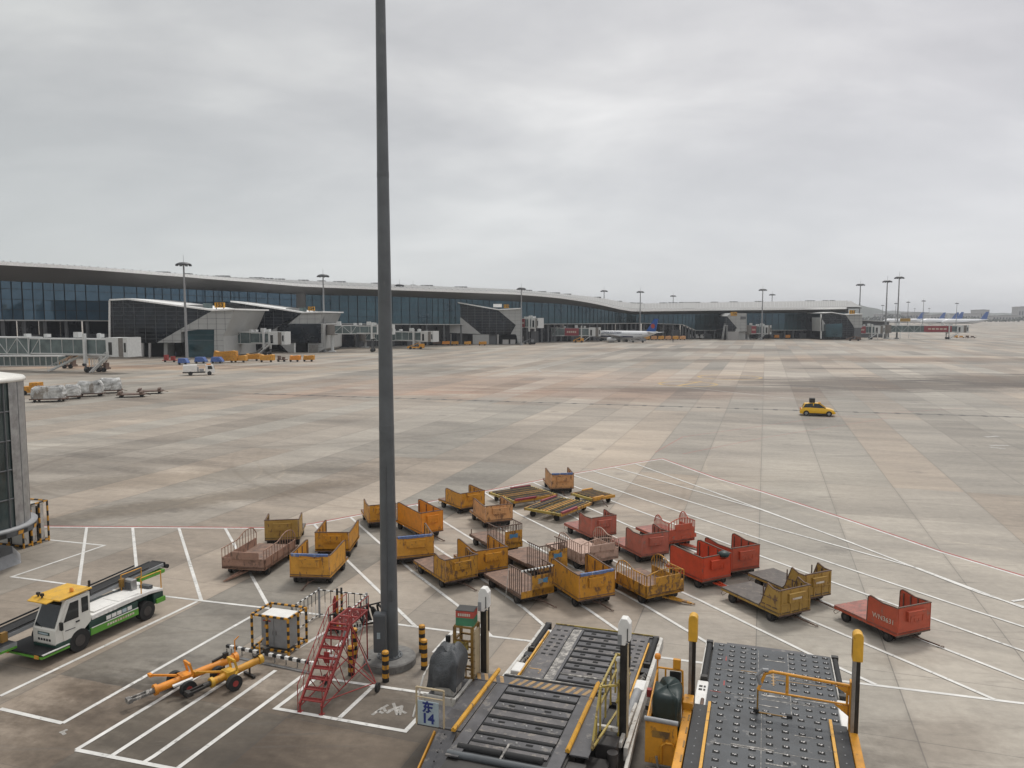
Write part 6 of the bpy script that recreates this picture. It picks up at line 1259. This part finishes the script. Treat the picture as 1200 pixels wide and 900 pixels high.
for (x, y) in ((-.95, 3.75), (.2, 3.7)): g = MB(); g.poly([(x, y, zF), (x+.3, y, zF), (x+.3, y+.05, zF+.10)], (0, .1, 0)); g.build('pallet_stop', m['cable'], t)
g = MB(); g.b2(-1.0, -.62, 4.75, 4.80, zF+.0, zF+.004); g.b2(-.66, -.62, 4.5, 4.75, zF, zF+.004); g.b2(1.65, 2.15, 4.6, 4.64, zF, zF+.004); g.build('paint_marks', m['hazardtan'], t)
g = MB(); g.b2(-1.12, 2.42, 8.2, 8.32, zF-.4, zF-.01); g.b2(-1.0, 1.6, 8.32, 8.42, zF-.2, zF-.02); g.build('end_beam', m['deckA'], t, bevel=.01); g = MB(); g.b2(-1.1, 2.4, 8.31, 8.34, zF-.02, zF+.03); g.build('end_trim', m['olive'], t)
for x, y0, y1 in ((-1.15, 3.6, 7.55), (2.26, 2.7, 7.6)): g = MB(); g.bar((x, y0, zF+.02), (x, y1, zF+.02), .05, .09); g.build('guide_rail', m['railyellow'], t)
for x in (-1.32, 2.42):
    g = MB(); g.cyl((x, 6.15, zF+.02), (x, 8.05, zF+.02), .085, n=18); g.build('side_roller', m['rubber'], t)
    for y in (6.05, 8.12): g = MB(); g.box((x, y, zF-.02), (.2, .12, .22)); g.build('roller_bracket', m['chassis'], t)
    g = MB(); g.box((x, 5.65, zF-.03), (.26, .3, .14)); g.build('black_box', m['black'], t, bevel=.02)
    g = MB(); g.box((x+.02, 4.55, zF-.0), (.3, .62, .22)); g.build('white_housing', m['white'], t, bevel=.04)
    for k in range(3): g = MB(); g.cyl((x-.05, 5.0+.16*k, zF-.05), (x+.05+.02*k, 5.05+.16*k, zF+.08), .05, n=10); g.build('hose_fitting', m['scuff'], t)
g = MB(); g.b2(2.54, 2.66, 1.2, 8.2, zF-.3, zF+.06); g.build('right_side_beam', m['offwhite'], t, bevel=.015); g = MB(); g.b2(-1.52, -1.42, 3.6, 8.1, zF-.3, zF+.04); g.build('left_side_beam', m['offwhite'], t, bevel=.015)
g = MB(); g.cyl((2.38, 2.5, zF+.05), (2.42, 4.2, zF+.05), .12, n=18); g.build('grey_cylinder', m['grey'], t)
g = MB(); g.bar((2.7, .2, .9), (2.62, 3.2, zF-.1), .1, .2); g.bar((2.45, 1.2, 1.3), (2.5, 3.4, zF+.06), .1, .16); g.build('lift_arm', m['offwhite'], t, bevel=.02)
g = MB(); g.box((2.15, 1.15, 1.15), (.55, .5, .55)); g.box((2.0, .4, 1.0), (.6, .7, .3)); g.cyl((2.35, .75, .8), (2.35, .75, 1.35), .14); g.build('hydraulic_unit', m['hub'], t, bevel=.03)
g = MB(); g.b2(1.75, 2.35, 1.42, 1.52, 1.5, 1.6); g.build('white_bracket', m['offwhite'], t)
g = MB(); g.box((1.65, -.35, 1.2), (.5, .5, .5)); g.build('battery_box', m['hub'], t, bevel=.02)
g = MB(); g.b2(1.9, 2.5, -.9, .2, .7, .78); g.build('lower_step', m['chassis'], t)
for y in (-2.6, 1.0, 6.6):
    for x in (-1.0, 2.2): g = MB(); g.cyl((x-.16, y, .42), (x+.16, y, .42), .42, n=24); g.build('wheel', m['rubber'], t)
def gpost(x, y, z0, ztop, white, name='guide_post'):
    g = MB(); g.b2(x-.10, x+.08, y-.08, y+.08, z0, ztop-.7); po = g.build(name, m['post'], t, bevel=.015); g = MB(); g.b2(x+.085, x+.12, y-.07, y+.07, z0, ztop-.7); g.build('post_channel', m['beige'], po)
    hh = MB(); hh.poly([(x-.15, y-.13, ztop-.70), (x-.15, y-.13, ztop-.15), (x-.07, y-.13, ztop), (x+.07, y-.13, ztop), (x+.16, y-.13, ztop-.12), (x+.16, y-.13, ztop-.58), (x+.06, y-.13, ztop-.58), (x+.04, y-.13, ztop-.70)], (0, .26, 0)); hd_ = hh.build('post_head', m['white'], po, bevel=.02)
    g = MB(); g.b2(x-.155, x-.05, y-.137, y-.128, ztop-.69, ztop-.42); g.build('head_plate', m['grey'], hd_); g = MB(); g.b2(x+.08, x+.105, y-.137, y-.128, ztop-.58, ztop-.24); g.build('head_slot', m['black'], hd_)
    g = MB(); g.cyl((x+.14, y, ztop-.58), (x+.14, y, ztop-1.3), .022, n=8); g.build('cable', m['black'], po)
gpost(-2.03, 3.56, 1.0, 4.06, 1); gpost(2.44, 1.75, .8, 4.4, 1)
g = MB(); g.cyl((2.30, 1.85, 1.2), (2.30, 1.85, 3.2), .06, n=12); g.lathe([(0, .10), (.08, .07), (.1, 0)], 14, (2.30, 1.85, 3.2)); g.build('spare_post', m['offwhite'], t)
# right handrail of the walkway
g = MB(); ol = m['olive']
for z in (2.7, 2.25): g.bar((1.93, 1.22-.9*(z < 2.5)*0, z), (1.97, 3.3, z), .05, .05)
g.bar((1.93, .3, 1.62), (1.93, 1.25, 2.7), .05); g.bar((1.93, .3, 1.6), (2.3, 3.2, 1.6), .05)
for y in (.35, .75, 1.22, 1.9, 2.6, 3.3): g.bar((1.94, y, 1.58), (1.94, y, min(2.7, 1.65+max(0, (y-.3))*1.2)), .045)
g.build('handrail', ol, t); g = MB()
for z in (2.7, 2.25): g.bar((2.3, 1.5, z), (2.36, 3.2, z), .05, .05)
for y in (1.6, 2.4, 3.2): g.bar((2.33, y, 1.3), (2.33, y, 2.7), .045)
g.bar((1.96, 3.3, 2.7), (2.36, 3.2, 2.7), .05); g.bar((1.93, 1.3, 2.7), (2.3, 1.5, 2.7), .05); g.build('handrail', ol, t)
# console tray, console, cover, rack, rails, sign
g = MB(); g.b2(-3.15, -2.22, 1.75, 3.25, 1.32, 1.38); tr = g.build('console_floor', m['deckA'], t); g = MB(); g.b2(-3.2, -2.2, 1.70, 1.78, 1.25, 1.5); g.b2(-2.27, -2.18, 1.78, 3.25, 1.25, 1.5); g.build('floor_kerb', m['offwhite'], tr, bevel=.01)
g = MB(); g.poly([(-2.95, 1.95, 1.4), (-2.35, 1.95, 1.4), (-2.35, 1.95, 2.0), (-2.95, 1.95, 1.95)], (0, .6, 0)); cs = g.build('console', m['offwhite'], t, bevel=.03)
def tarp(mb, cx, cy, z0, z1, rx, ry, seed, lean=0, box=0):
    random.seed(seed); rings = []; N_ = 44; ph = [random.uniform(0, 6.28) for _ in range(5)]
    for j in range(15):
        f = j/14; z = z0+(z1-z0)*min(1, f*1.12); k = 1.04-.10*f if f < .62 else (.98-1.1*(f-.62)**1.25*1.9); k = max(.06, k)
        if box: k = (1.04-.06*f) if f < .8 else max(.05, .99-.3*((f-.8)/.2)-.65*max(0, (f-.9)/.1)); z = z0+(z1-z0)*min(1, f*1.2)
        rr = []
        am = .12*(1-f)**.7+.02
        for i in range(N_):
            a = 2*math.pi*i/N_; ex = abs(math.cos(a))**.38*(1 if math.cos(a) >= 0 else -1); ey = abs(math.sin(a))**.38*(1 if math.sin(a) >= 0 else -1)
            fold = 1-am*abs(math.sin(a*3.0+ph[0]+f*.8))**.5+am*.5*math.sin(a*7+ph[1]-f*2)+.035*math.sin(a*2+f*9+ph[2])
            dz = (.07*math.sin(a*2+ph[3])+.05*math.sin(a*5+ph[4]))*(f > .55)+(.06*math.sin(a*4+ph[0]) if j < 2 else 0)
            rr.append((cx+rx*ex*k*fold+lean*f, cy+ry*ey*k*fold, z+dz+random.uniform(-.008, .008)))
        rings.append(rr)
    mb.loft(rings, True)
g = MB(); tarp(g, -2.70, 2.28, 1.66, 2.72, .46, .48, 4, .10); tp_ = g.build('tarpaulin_cover', m['tarp'], t)
g = MB(); fr = m['framebrown']
x0, x1, y0, y1, zt2 = -2.75, -2.2, 3.0, 3.5, 3.0
for x in (x0, x1):
    for y in (y0, y1): g.b2(x-.04, x+.04, y-.04, y+.04, 1.35, zt2)
for z in (1.5, 1.85, 2.2, 2.6, zt2): g.bar((x0, y0, z), (x1, y0, z), .05); g.bar((x0, y1, z), (x1, y1, z), .05); g.bar((x1, y0, z), (x1, y1, z), .05); g.bar((x0, y0, z), (x0, y1, z), .05)
for x in (-2.58, -2.4): g.b2(x-.015, x+.015, y0-.02, y0+.02, 1.5, 2.2)
g.build('rack', fr, t); g = MB(); g.b2(x0, x1-.1, y0-.05, y0-.03, 2.35, 2.58); g.build('rack_plate', m['olive'], t)
g = MB(); g.b2(-2.18, -2.12, 3.0, 3.4, 1.5, 2.9); g.build('ladder_rail', m['beige'], t)
for i in range(7): g = MB(); g.b2(-2.3, -2.12, 3.0+.0*i, 3.04, 1.6+i*.2, 1.63+i*.2); g.build('ladder_rung', m['framebrown'], t)
# white rails and sign
g = MB(); wht = m['offwhite']
g.tube([(-3.15, 1.0, 1.2), (-3.18, 1.75, 2.0), (-3.15, 3.0, 2.45), (-3.0, 3.05, 2.3), (-3.0, 3.1, 1.4)], .03); g.tube([(-3.15, 1.2, 1.0), (-3.15, 3.1, 1.7)], .022); g.tube([(-3.12, 2.2, 1.3), (-3.12, 2.2, 2.2)], .022); g.build('white_handrail', wht, t)
g = MB(); g.box((-3.0, 3.1, 2.55), (.14, .1, .2), .3); g.build('mirror', m['black'], t)
g = MB(); g.tube([(-2.62, .12, 1.56), (-2.62, .12, 2.55), (-1.86, .12, 2.55), (-1.86, .12, 1.56)], .028); g.tube([(-2.62, .12, 2.3), (-1.86, .12, 2.3)], .018); g.build('white_handrail', m['beige'], t)
g = MB(); g.b2(-2.56, -1.98, .05, .08, 1.60, 2.24); sg = g.build('sign_plate', m['signgrey'], t, bevel=.008)
X = Matrix.Rotation(R(90), 4, 'X')
text('sign_lettering', '东', .32, m['blue'], sg, Matrix.Translation((-2.27, .046, 2.07)) @ X, .002, bold=.012)
text('sign_number', '14', .36, m['blue'], sg, Matrix.Translation((-2.27, .046, 1.78)) @ X, .002, bold=.012)
RTA = Matrix.Translation((0, 18, 0)) @ Matrix.Rotation(-HD, 4, 'Z')
bxo = thing('cardboard_box', 'green and red printed box on top of the brown rack of the grey loader', 'box', RTA @ Vector((-2.47, 3.25, 3.03)), -HD+.1)
g = MB(); g.b2(-.27, .27, -.22, .22, 0, .24); g.build('lower_half', m['boxgreen'], bxo); g = MB(); g.b2(-.27, .27, -.22, .22, .24, .44); g.build('upper_half', m['boxred'], bxo); g = MB(); g.b2(-.275, .275, -.225, .225, .44, .455); g.build('lid', m['chassis'], bxo)
g = MB()
for i in range(6): g.b2(-.2+i*.065, -.155+i*.065, -.228, -.222, .29, .37)
g.build('printed_lettering', m['wintxt'], bxo)
# ---- yellow loader
t = thing('cargo_loader', 'orange yellow cargo loader with blue grey ball deck and yellow headed guide posts', 'cargo loader', (6, 18, 0), -HD)
zN, zF = 1.6, 1.25; lo = m['lorange']
g = MB(); g.b2(-1.5, 2.15, -4, 6.4, .45, zF-.12); g.build('main_frame', m['chassis'], t, bevel=.02)
g = MB(); g.b2(-1.40, 2.16, 1.55, 6.45, zF-.09, zF); fd = g.build('far_deck', m['deckB'], t, bevel=.012)
g = MB(); g.b2(-1.18, 1.74, -3.2, 1.62, zN-.35, zN); nd = g.build('near_deck', m['deckB'], t, bevel=.012)
def one_caster(z, x, y, g):
    g.k = 0; g.b2(x-.085, x+.085, y-.065, y+.065, z-.004, z+.0015); g.k = 1; g.box((x+.02, y-.005, z+.010), (.06, .035, .026), .4+.35*((int(y*10)+int(x*10)) % 4)); g.cyl((x-.03, y+.015, z), (x-.03, y+.015, z+.018), .018, n=8)
mats_ = [m['hole'], m['caster']]
for xs, ys_ in (([-.92, -.5, -.1, .3], [-2.9+i*.36 for i in range(13)]), ([.68, 1.08, 1.48], [-2.9+i*.36 for i in range(13)])):
    for y in ys_:
        for x in xs: g = MB(); one_caster(zN, x, y, g); g.build('ball_caster', mats_, nd)
g = MB()
for xs, ys_ in (([-1.15, -.80, -.46, -.14], [2.0+i*.36 for i in range(13)]), ([1.0, 1.35, 1.7, 2.0], [2.0+i*.36 for i in range(13)]), ([.22, .68], [2.3, 3.3, 4.1, 4.9, 5.9])):
    for y in ys_:
        for x in xs: one_caster(zF, x, y, g)
g.build('ball_casters', mats_, fd, kind='stuff')
g = MB()
for y in (3.05, 4.55): g.b2(-1.38, 2.12, y, y+.012, zF, zF+.003); g.b2(-.3+.2, 1.5, y-.08, y-.05, zF, zF+.003)
for x in (-.0, .88): g.b2(x, x+.012, 1.7, 6.3, zF, zF+.003)
g.b2(-1.1, 1.7, -.35, -.33, zN, zN+.003); g.b2(.1, .112, -3, 1.5, zN, zN+.003); g.build('deck_seams', m['scuff'], fd)
g = MB()
for (x, y, w_, d_) in ((.1, 3.2, .7, .1), (-.3, 4.5, .9, .05), (.2, 5.6, .6, .06), (1.0, 3.25, .9, .05), (.05, 2.6, .5, .05), (-.5, 2.9, .5, .04)): g.b2(x, x+w_, y, y+d_, zF+.0035, zF+.0055)
for (x, y, w_, d_) in ((-.6, -.3, 1.0, .06), (.2, -.9, .5, .05), (.9, .6, .5, .03)): g.b2(x, x+w_, y, y+d_, zN+.0035, zN+.0055)
g.build('scuff_marks', m['scuff'], fd)
g = MB(); g.b2(.42, .46, 3.9, 5.0, zF+.006, zF+.008)
for k in range(5): g.b2(.38, .5, 4.0+k*.2, 4.04+k*.2, zF+.009, zF+.011)
g.b2(-.5, .1, 4.62, 4.65, zF+.006, zF+.008); g.b2(.5, 1.9, 4.3, 4.33, zF+.006, zF+.008); g.build('tan_paint_marks', m['hazardtan'], fd)
g = MB(); g.b2(-.98, -.94, 5.2, 5.5, zF+.002, zF+.004); g.b2(-.96, -.92, 3.5, 3.8, zF+.002, zF+.004); g.b2(-1.3, -1.0, 3.02, 3.05, zF+.004, zF+.006); g.build('red_marks', m['red_steel'], fd)
g = MB(); g.b2(-1.4, 2.16, 6.45, 6.55, zF-.35, zF-.02); g.b2(-1.0, 1.4, 6.55, 6.7, zF-.14, zF-.04); g.build('end_beam', m['deckA'], t)
for x, nm in ((-1.52, 1), (2.28, 1)):
    g = MB(); g.cyl((x, 3.75, zF+.03), (x, 6.15, zF+.03), .085, n=18); g.build('side_roller', m['rubber'], t)
    for y in (3.68, 6.28): g = MB(); g.box((x, y, zF), (.2, .16, .26)); g.build('roller_bracket', m['chassis'], t)
    g = MB(); g.b2(x-.12, x-.09, 3.6, 6.4, zF-.05, zF+.08); g.build('roller_guard', m['offwhite'], t)
    g = MB(); g.b2(x-.17, x+.15, 1.7, 3.55, zF-.2, zF+.04); hs = g.build('white_housing', m['white'], t, bevel=.04)
    g = MB()
    for k in range(2): g.b2(x-.1, x+.0, 2.9+.2*k, 3.02+.2*k, zF+.04, zF+.044); g.b2(x+.03, x+.09, 2.9+.2*k, 3.02+.2*k, zF+.04, zF+.044)
    g.build('housing_marks', m['chassis'], hs)
    g = MB(); g.cyl((x+.06, 1.75, zF+.08), (x+.06, 2.3, zF+.08), .05); g.build('guide_peg', m['cable'], t)
for x0, x1, nm in ((-1.62, -1.26, 'left_walkway'), (1.84, 2.18, 'right_walkway')):
    g = MB(); g.b2(x0, x1, -3.0, 1.5, zN-.1, zN-.01); o = g.build(nm, m['tread'], t, bevel=.01); g = MB()
    for k in range(12): g.cyl(((x0+x1)/2, -2.8+k*.36, zN-.01), ((x0+x1)/2, -2.8+k*.36, zN-.002), .018, n=8)
    g.build('walkway_bolts', m['grey'], o)
for x in (-1.22, 1.79): g = MB(); g.bar((x, -3.0, zN+.02), (x, 1.6, zN+.02), .07, .08); g.build('guide_rail', m['railyellow'], t)
g = MB(); g.b2(-1.88, -1.66, -3, 1.6, zN-.55, zN-.08); g.b2(-1.9, -1.64, 1.2, 1.7, zN-.6, zN+.12); g.build('left_frame_beam', lo, t, bevel=.02); g = MB(); g.b2(2.2, 2.42, -3, 1.55, zN-.5, zN-.02); g.build('right_frame_beam', lo, t, bevel=.04)
g = MB()
for k in range(6): g.b2(-1.72, -1.68, -2.6+k*.65, -2.3+k*.65, zN-.079, zN-.07)
g.build('frame_slots', m['framebrown'], t)
g = MB(); g.b2(2.55, 2.62, -3, 2.5, .3, .45); g.build('ground_rail', m['offwhite'], t)
def ypost(x, y, z0, zt3):
    g = MB(); g.b2(x-.01, x+.08, y-.07, y+.07, z0, zt3-.7); po = g.build('guide_post', m['post'], t, bevel=.01); g = MB(); g.b2(x-.10, x-.015, y-.07, y+.07, z0, zt3-.7); g.build('post_side', m['steel'], po)
    g = MB(); pr = [(math.cos(a), math.sin(a)) for a in [R(k*22.5) for k in range(9)]]; pts = [(x-.12, y-.15, zt3-.74), (x+.12, y-.15, zt3-.74)]+[(x+.12*c_, y-.15, zt3-.12+.12*s_) for c_, s_ in pr]; g.poly(pts, (0, .30, 0)); hd_ = g.build('post_head', m['headyellow'], po, bevel=.02)
    g = MB(); g.b2(x-.125, x-.118, y-.09, y+.09, zt3-.6, zt3-.2); g.build('head_slot', m['framebrown'], hd_)
ypost(-1.72, 1.9, 1.1, 3.92); ypost(2.33, 1.3, 1.4, 4.2)
g = MB(); hr = m['lorange']
g.tube([(2.3, 1.42, 2.7), (.35, 1.6, 2.72), (.17, 1.6, 2.64), (.06, 1.56, 2.35), (.0, 1.5, 2.22)], .04, 10); g.tube([(.0, 1.5, 2.22), (2.3, 1.42, 2.2)], .028); g.tube([(.72, 1.56, 2.7), (.72, 1.5, 2.22)], .04); g.tube([(2.15, 1.42, 2.7), (2.15, 1.42, 2.2)], .03)
g.b2(2.2, 2.42, 1.3, 1.52, 1.5, 2.85); g.poly([(1.85, 1.40, 2.66), (2.2, 1.40, 2.66), (2.2, 1.40, 2.45)], (0, .04, 0)); g.poly([(1.85, 1.40, 2.17), (2.2, 1.40, 2.17), (2.2, 1.40, 1.9)], (0, .04, 0)); g.build('handrail', hr, t, bevel=.006)
g = MB(); g.tube([(.0, 1.5, 2.25), (.0, 1.48, 1.62), (.75, 1.48, 1.6)], .022); g.build('drop_bar', m['framebrown'], t)
for p in ((-.03, 1.5, 1.66), (.8, 1.48, 1.62)): g = MB(); g.box(p, (.14, .1, .09)); g.build('rubber_foot', m['rubber'], t)
g = MB(); g.tube([(.06, 1.56, 2.35), (-.02, 1.54, 2.6), (.1, 1.58, 2.74), (.25, 1.6, 2.74)], .052, 10); g.build('grip_sleeve', m['grey'], t)
# console
g = MB(); g.b2(-2.66, -1.9, -.45, -.40, .85, 1.95); g.b2(-2.66, -2.6, -.40, 1.5, .9, 1.75); g.b2(-2.6, -1.9, -.4, 1.5, .85, .95); cn = g.build('console_frame', lo, t, bevel=.01)
g = MB(); g.b2(-2.48, -2.05, -.47, -.455, 1.55, 1.72); g.build('panel_marking', m['framebrown'], cn); g = MB(); g.tube([(-2.25, -.48, .9), (-2.25, -.48, 1.35), (-2.15, -.48, 1.45), (-1.98, -.48, 1.45), (-1.9, -.48, 1.3)], .03); g.build('panel_hoop', lo, cn)
g = MB(); g.tube([(-2.68, -.45, 2.0), (-1.85, -.45, 1.98)], .06, 12); g.build('grey_grip', m['grey'], t)
g = MB(); g.tube([(-2.62, -.42, .9), (-2.62, -.42, 1.95)], .03); g.tube([(-1.9, -.42, .9), (-1.9, -.42, 1.95)], .03); g.tube([(-2.62, 1.45, .9), (-2.62, 1.5, 2.45), (-1.95, 1.5, 2.45), (-1.9, 1.45, .9)], .03); g.tube([(-2.62, -.42, 1.95), (-2.62, 1.5, 2.4)], .025); g.tube([(-2.4, 1.5, 2.45), (-2.4, 1.5, 2.1), (-1.95, 1.5, 2.1)], .025); g.build('console_rails', lo, t)
g = MB(); tarp(g, -2.24, .62, .98, 2.34, .36, .55, 9, 0, 1); g.build('tarpaulin_cover', m['tarpgreen'], t)
g = MB(); g.b2(-2.28, -1.98, 1.42, 1.46, 2.12, 2.42); g.build('black_screen', m['black'], t)
g = MB(); g.cyl((-2.62, 1.5, 2.45), (-2.62, 1.5, 2.72), .02); g.lathe([(0, .14), (.07, .12), (.09, .05), (.08, 0)], 16, (-2.62, 1.5, 2.70)); g.build('beacon', m['orange'], t)
g = MB(); g.box((-2.75, .9, 2.0), (.12, .14, .2)); g.build('red_lamp', m['red_steel'], t); g = MB(); g.box((-2.75, .6, 1.75), (.1, .12, .12)); g.build('black_lamp', m['black'], t)
g = MB(); g.bar((-2.25, -.62, .55), (-2.35, -.62, 1.15), .05); g.bar((-2.6, -.6, .8), (-1.9, -.6, .75), .06); g.build('step_frame', m['steel'], t)
g = MB(); g.b2(-2.2, -2.0, 1.45, 1.55, 2.5, 2.75); g.build('orange_hook', lo, t)
g = MB(); g.b2(-1.95, -1.68, -3.0, 1.3, .7, 1.0); g.build('lower_beam', lo, t)
for y in (-2.6, .8, 5.2):
    for x in (-1.35, 2.0): g = MB(); g.cyl((x-.16, y, .42), (x+.16, y, .42), .42, n=24); g.build('wheel', m['rubber'], t)
# ------------------------------------------------------------------ haze
hz = MB(); hz.b2(-4200, 4200, -150, 4400, -1, 70); hm = bpy.data.materials.new('haze'); hm.use_nodes = True; nt = hm.node_tree; nt.nodes.clear()
pv = N(nt, 'ShaderNodeVolumePrincipled'); pv.inputs['Color'].default_value = (.80, .83, .88, 1); pv.inputs['Density'].default_value = .00018; pv.inputs['Anisotropy'].default_value = .2
mo = N(nt, 'ShaderNodeOutputMaterial'); nt.links.new(pv.outputs[0], mo.inputs['Volume']); hz.build('haze', hm, kind='stuff')
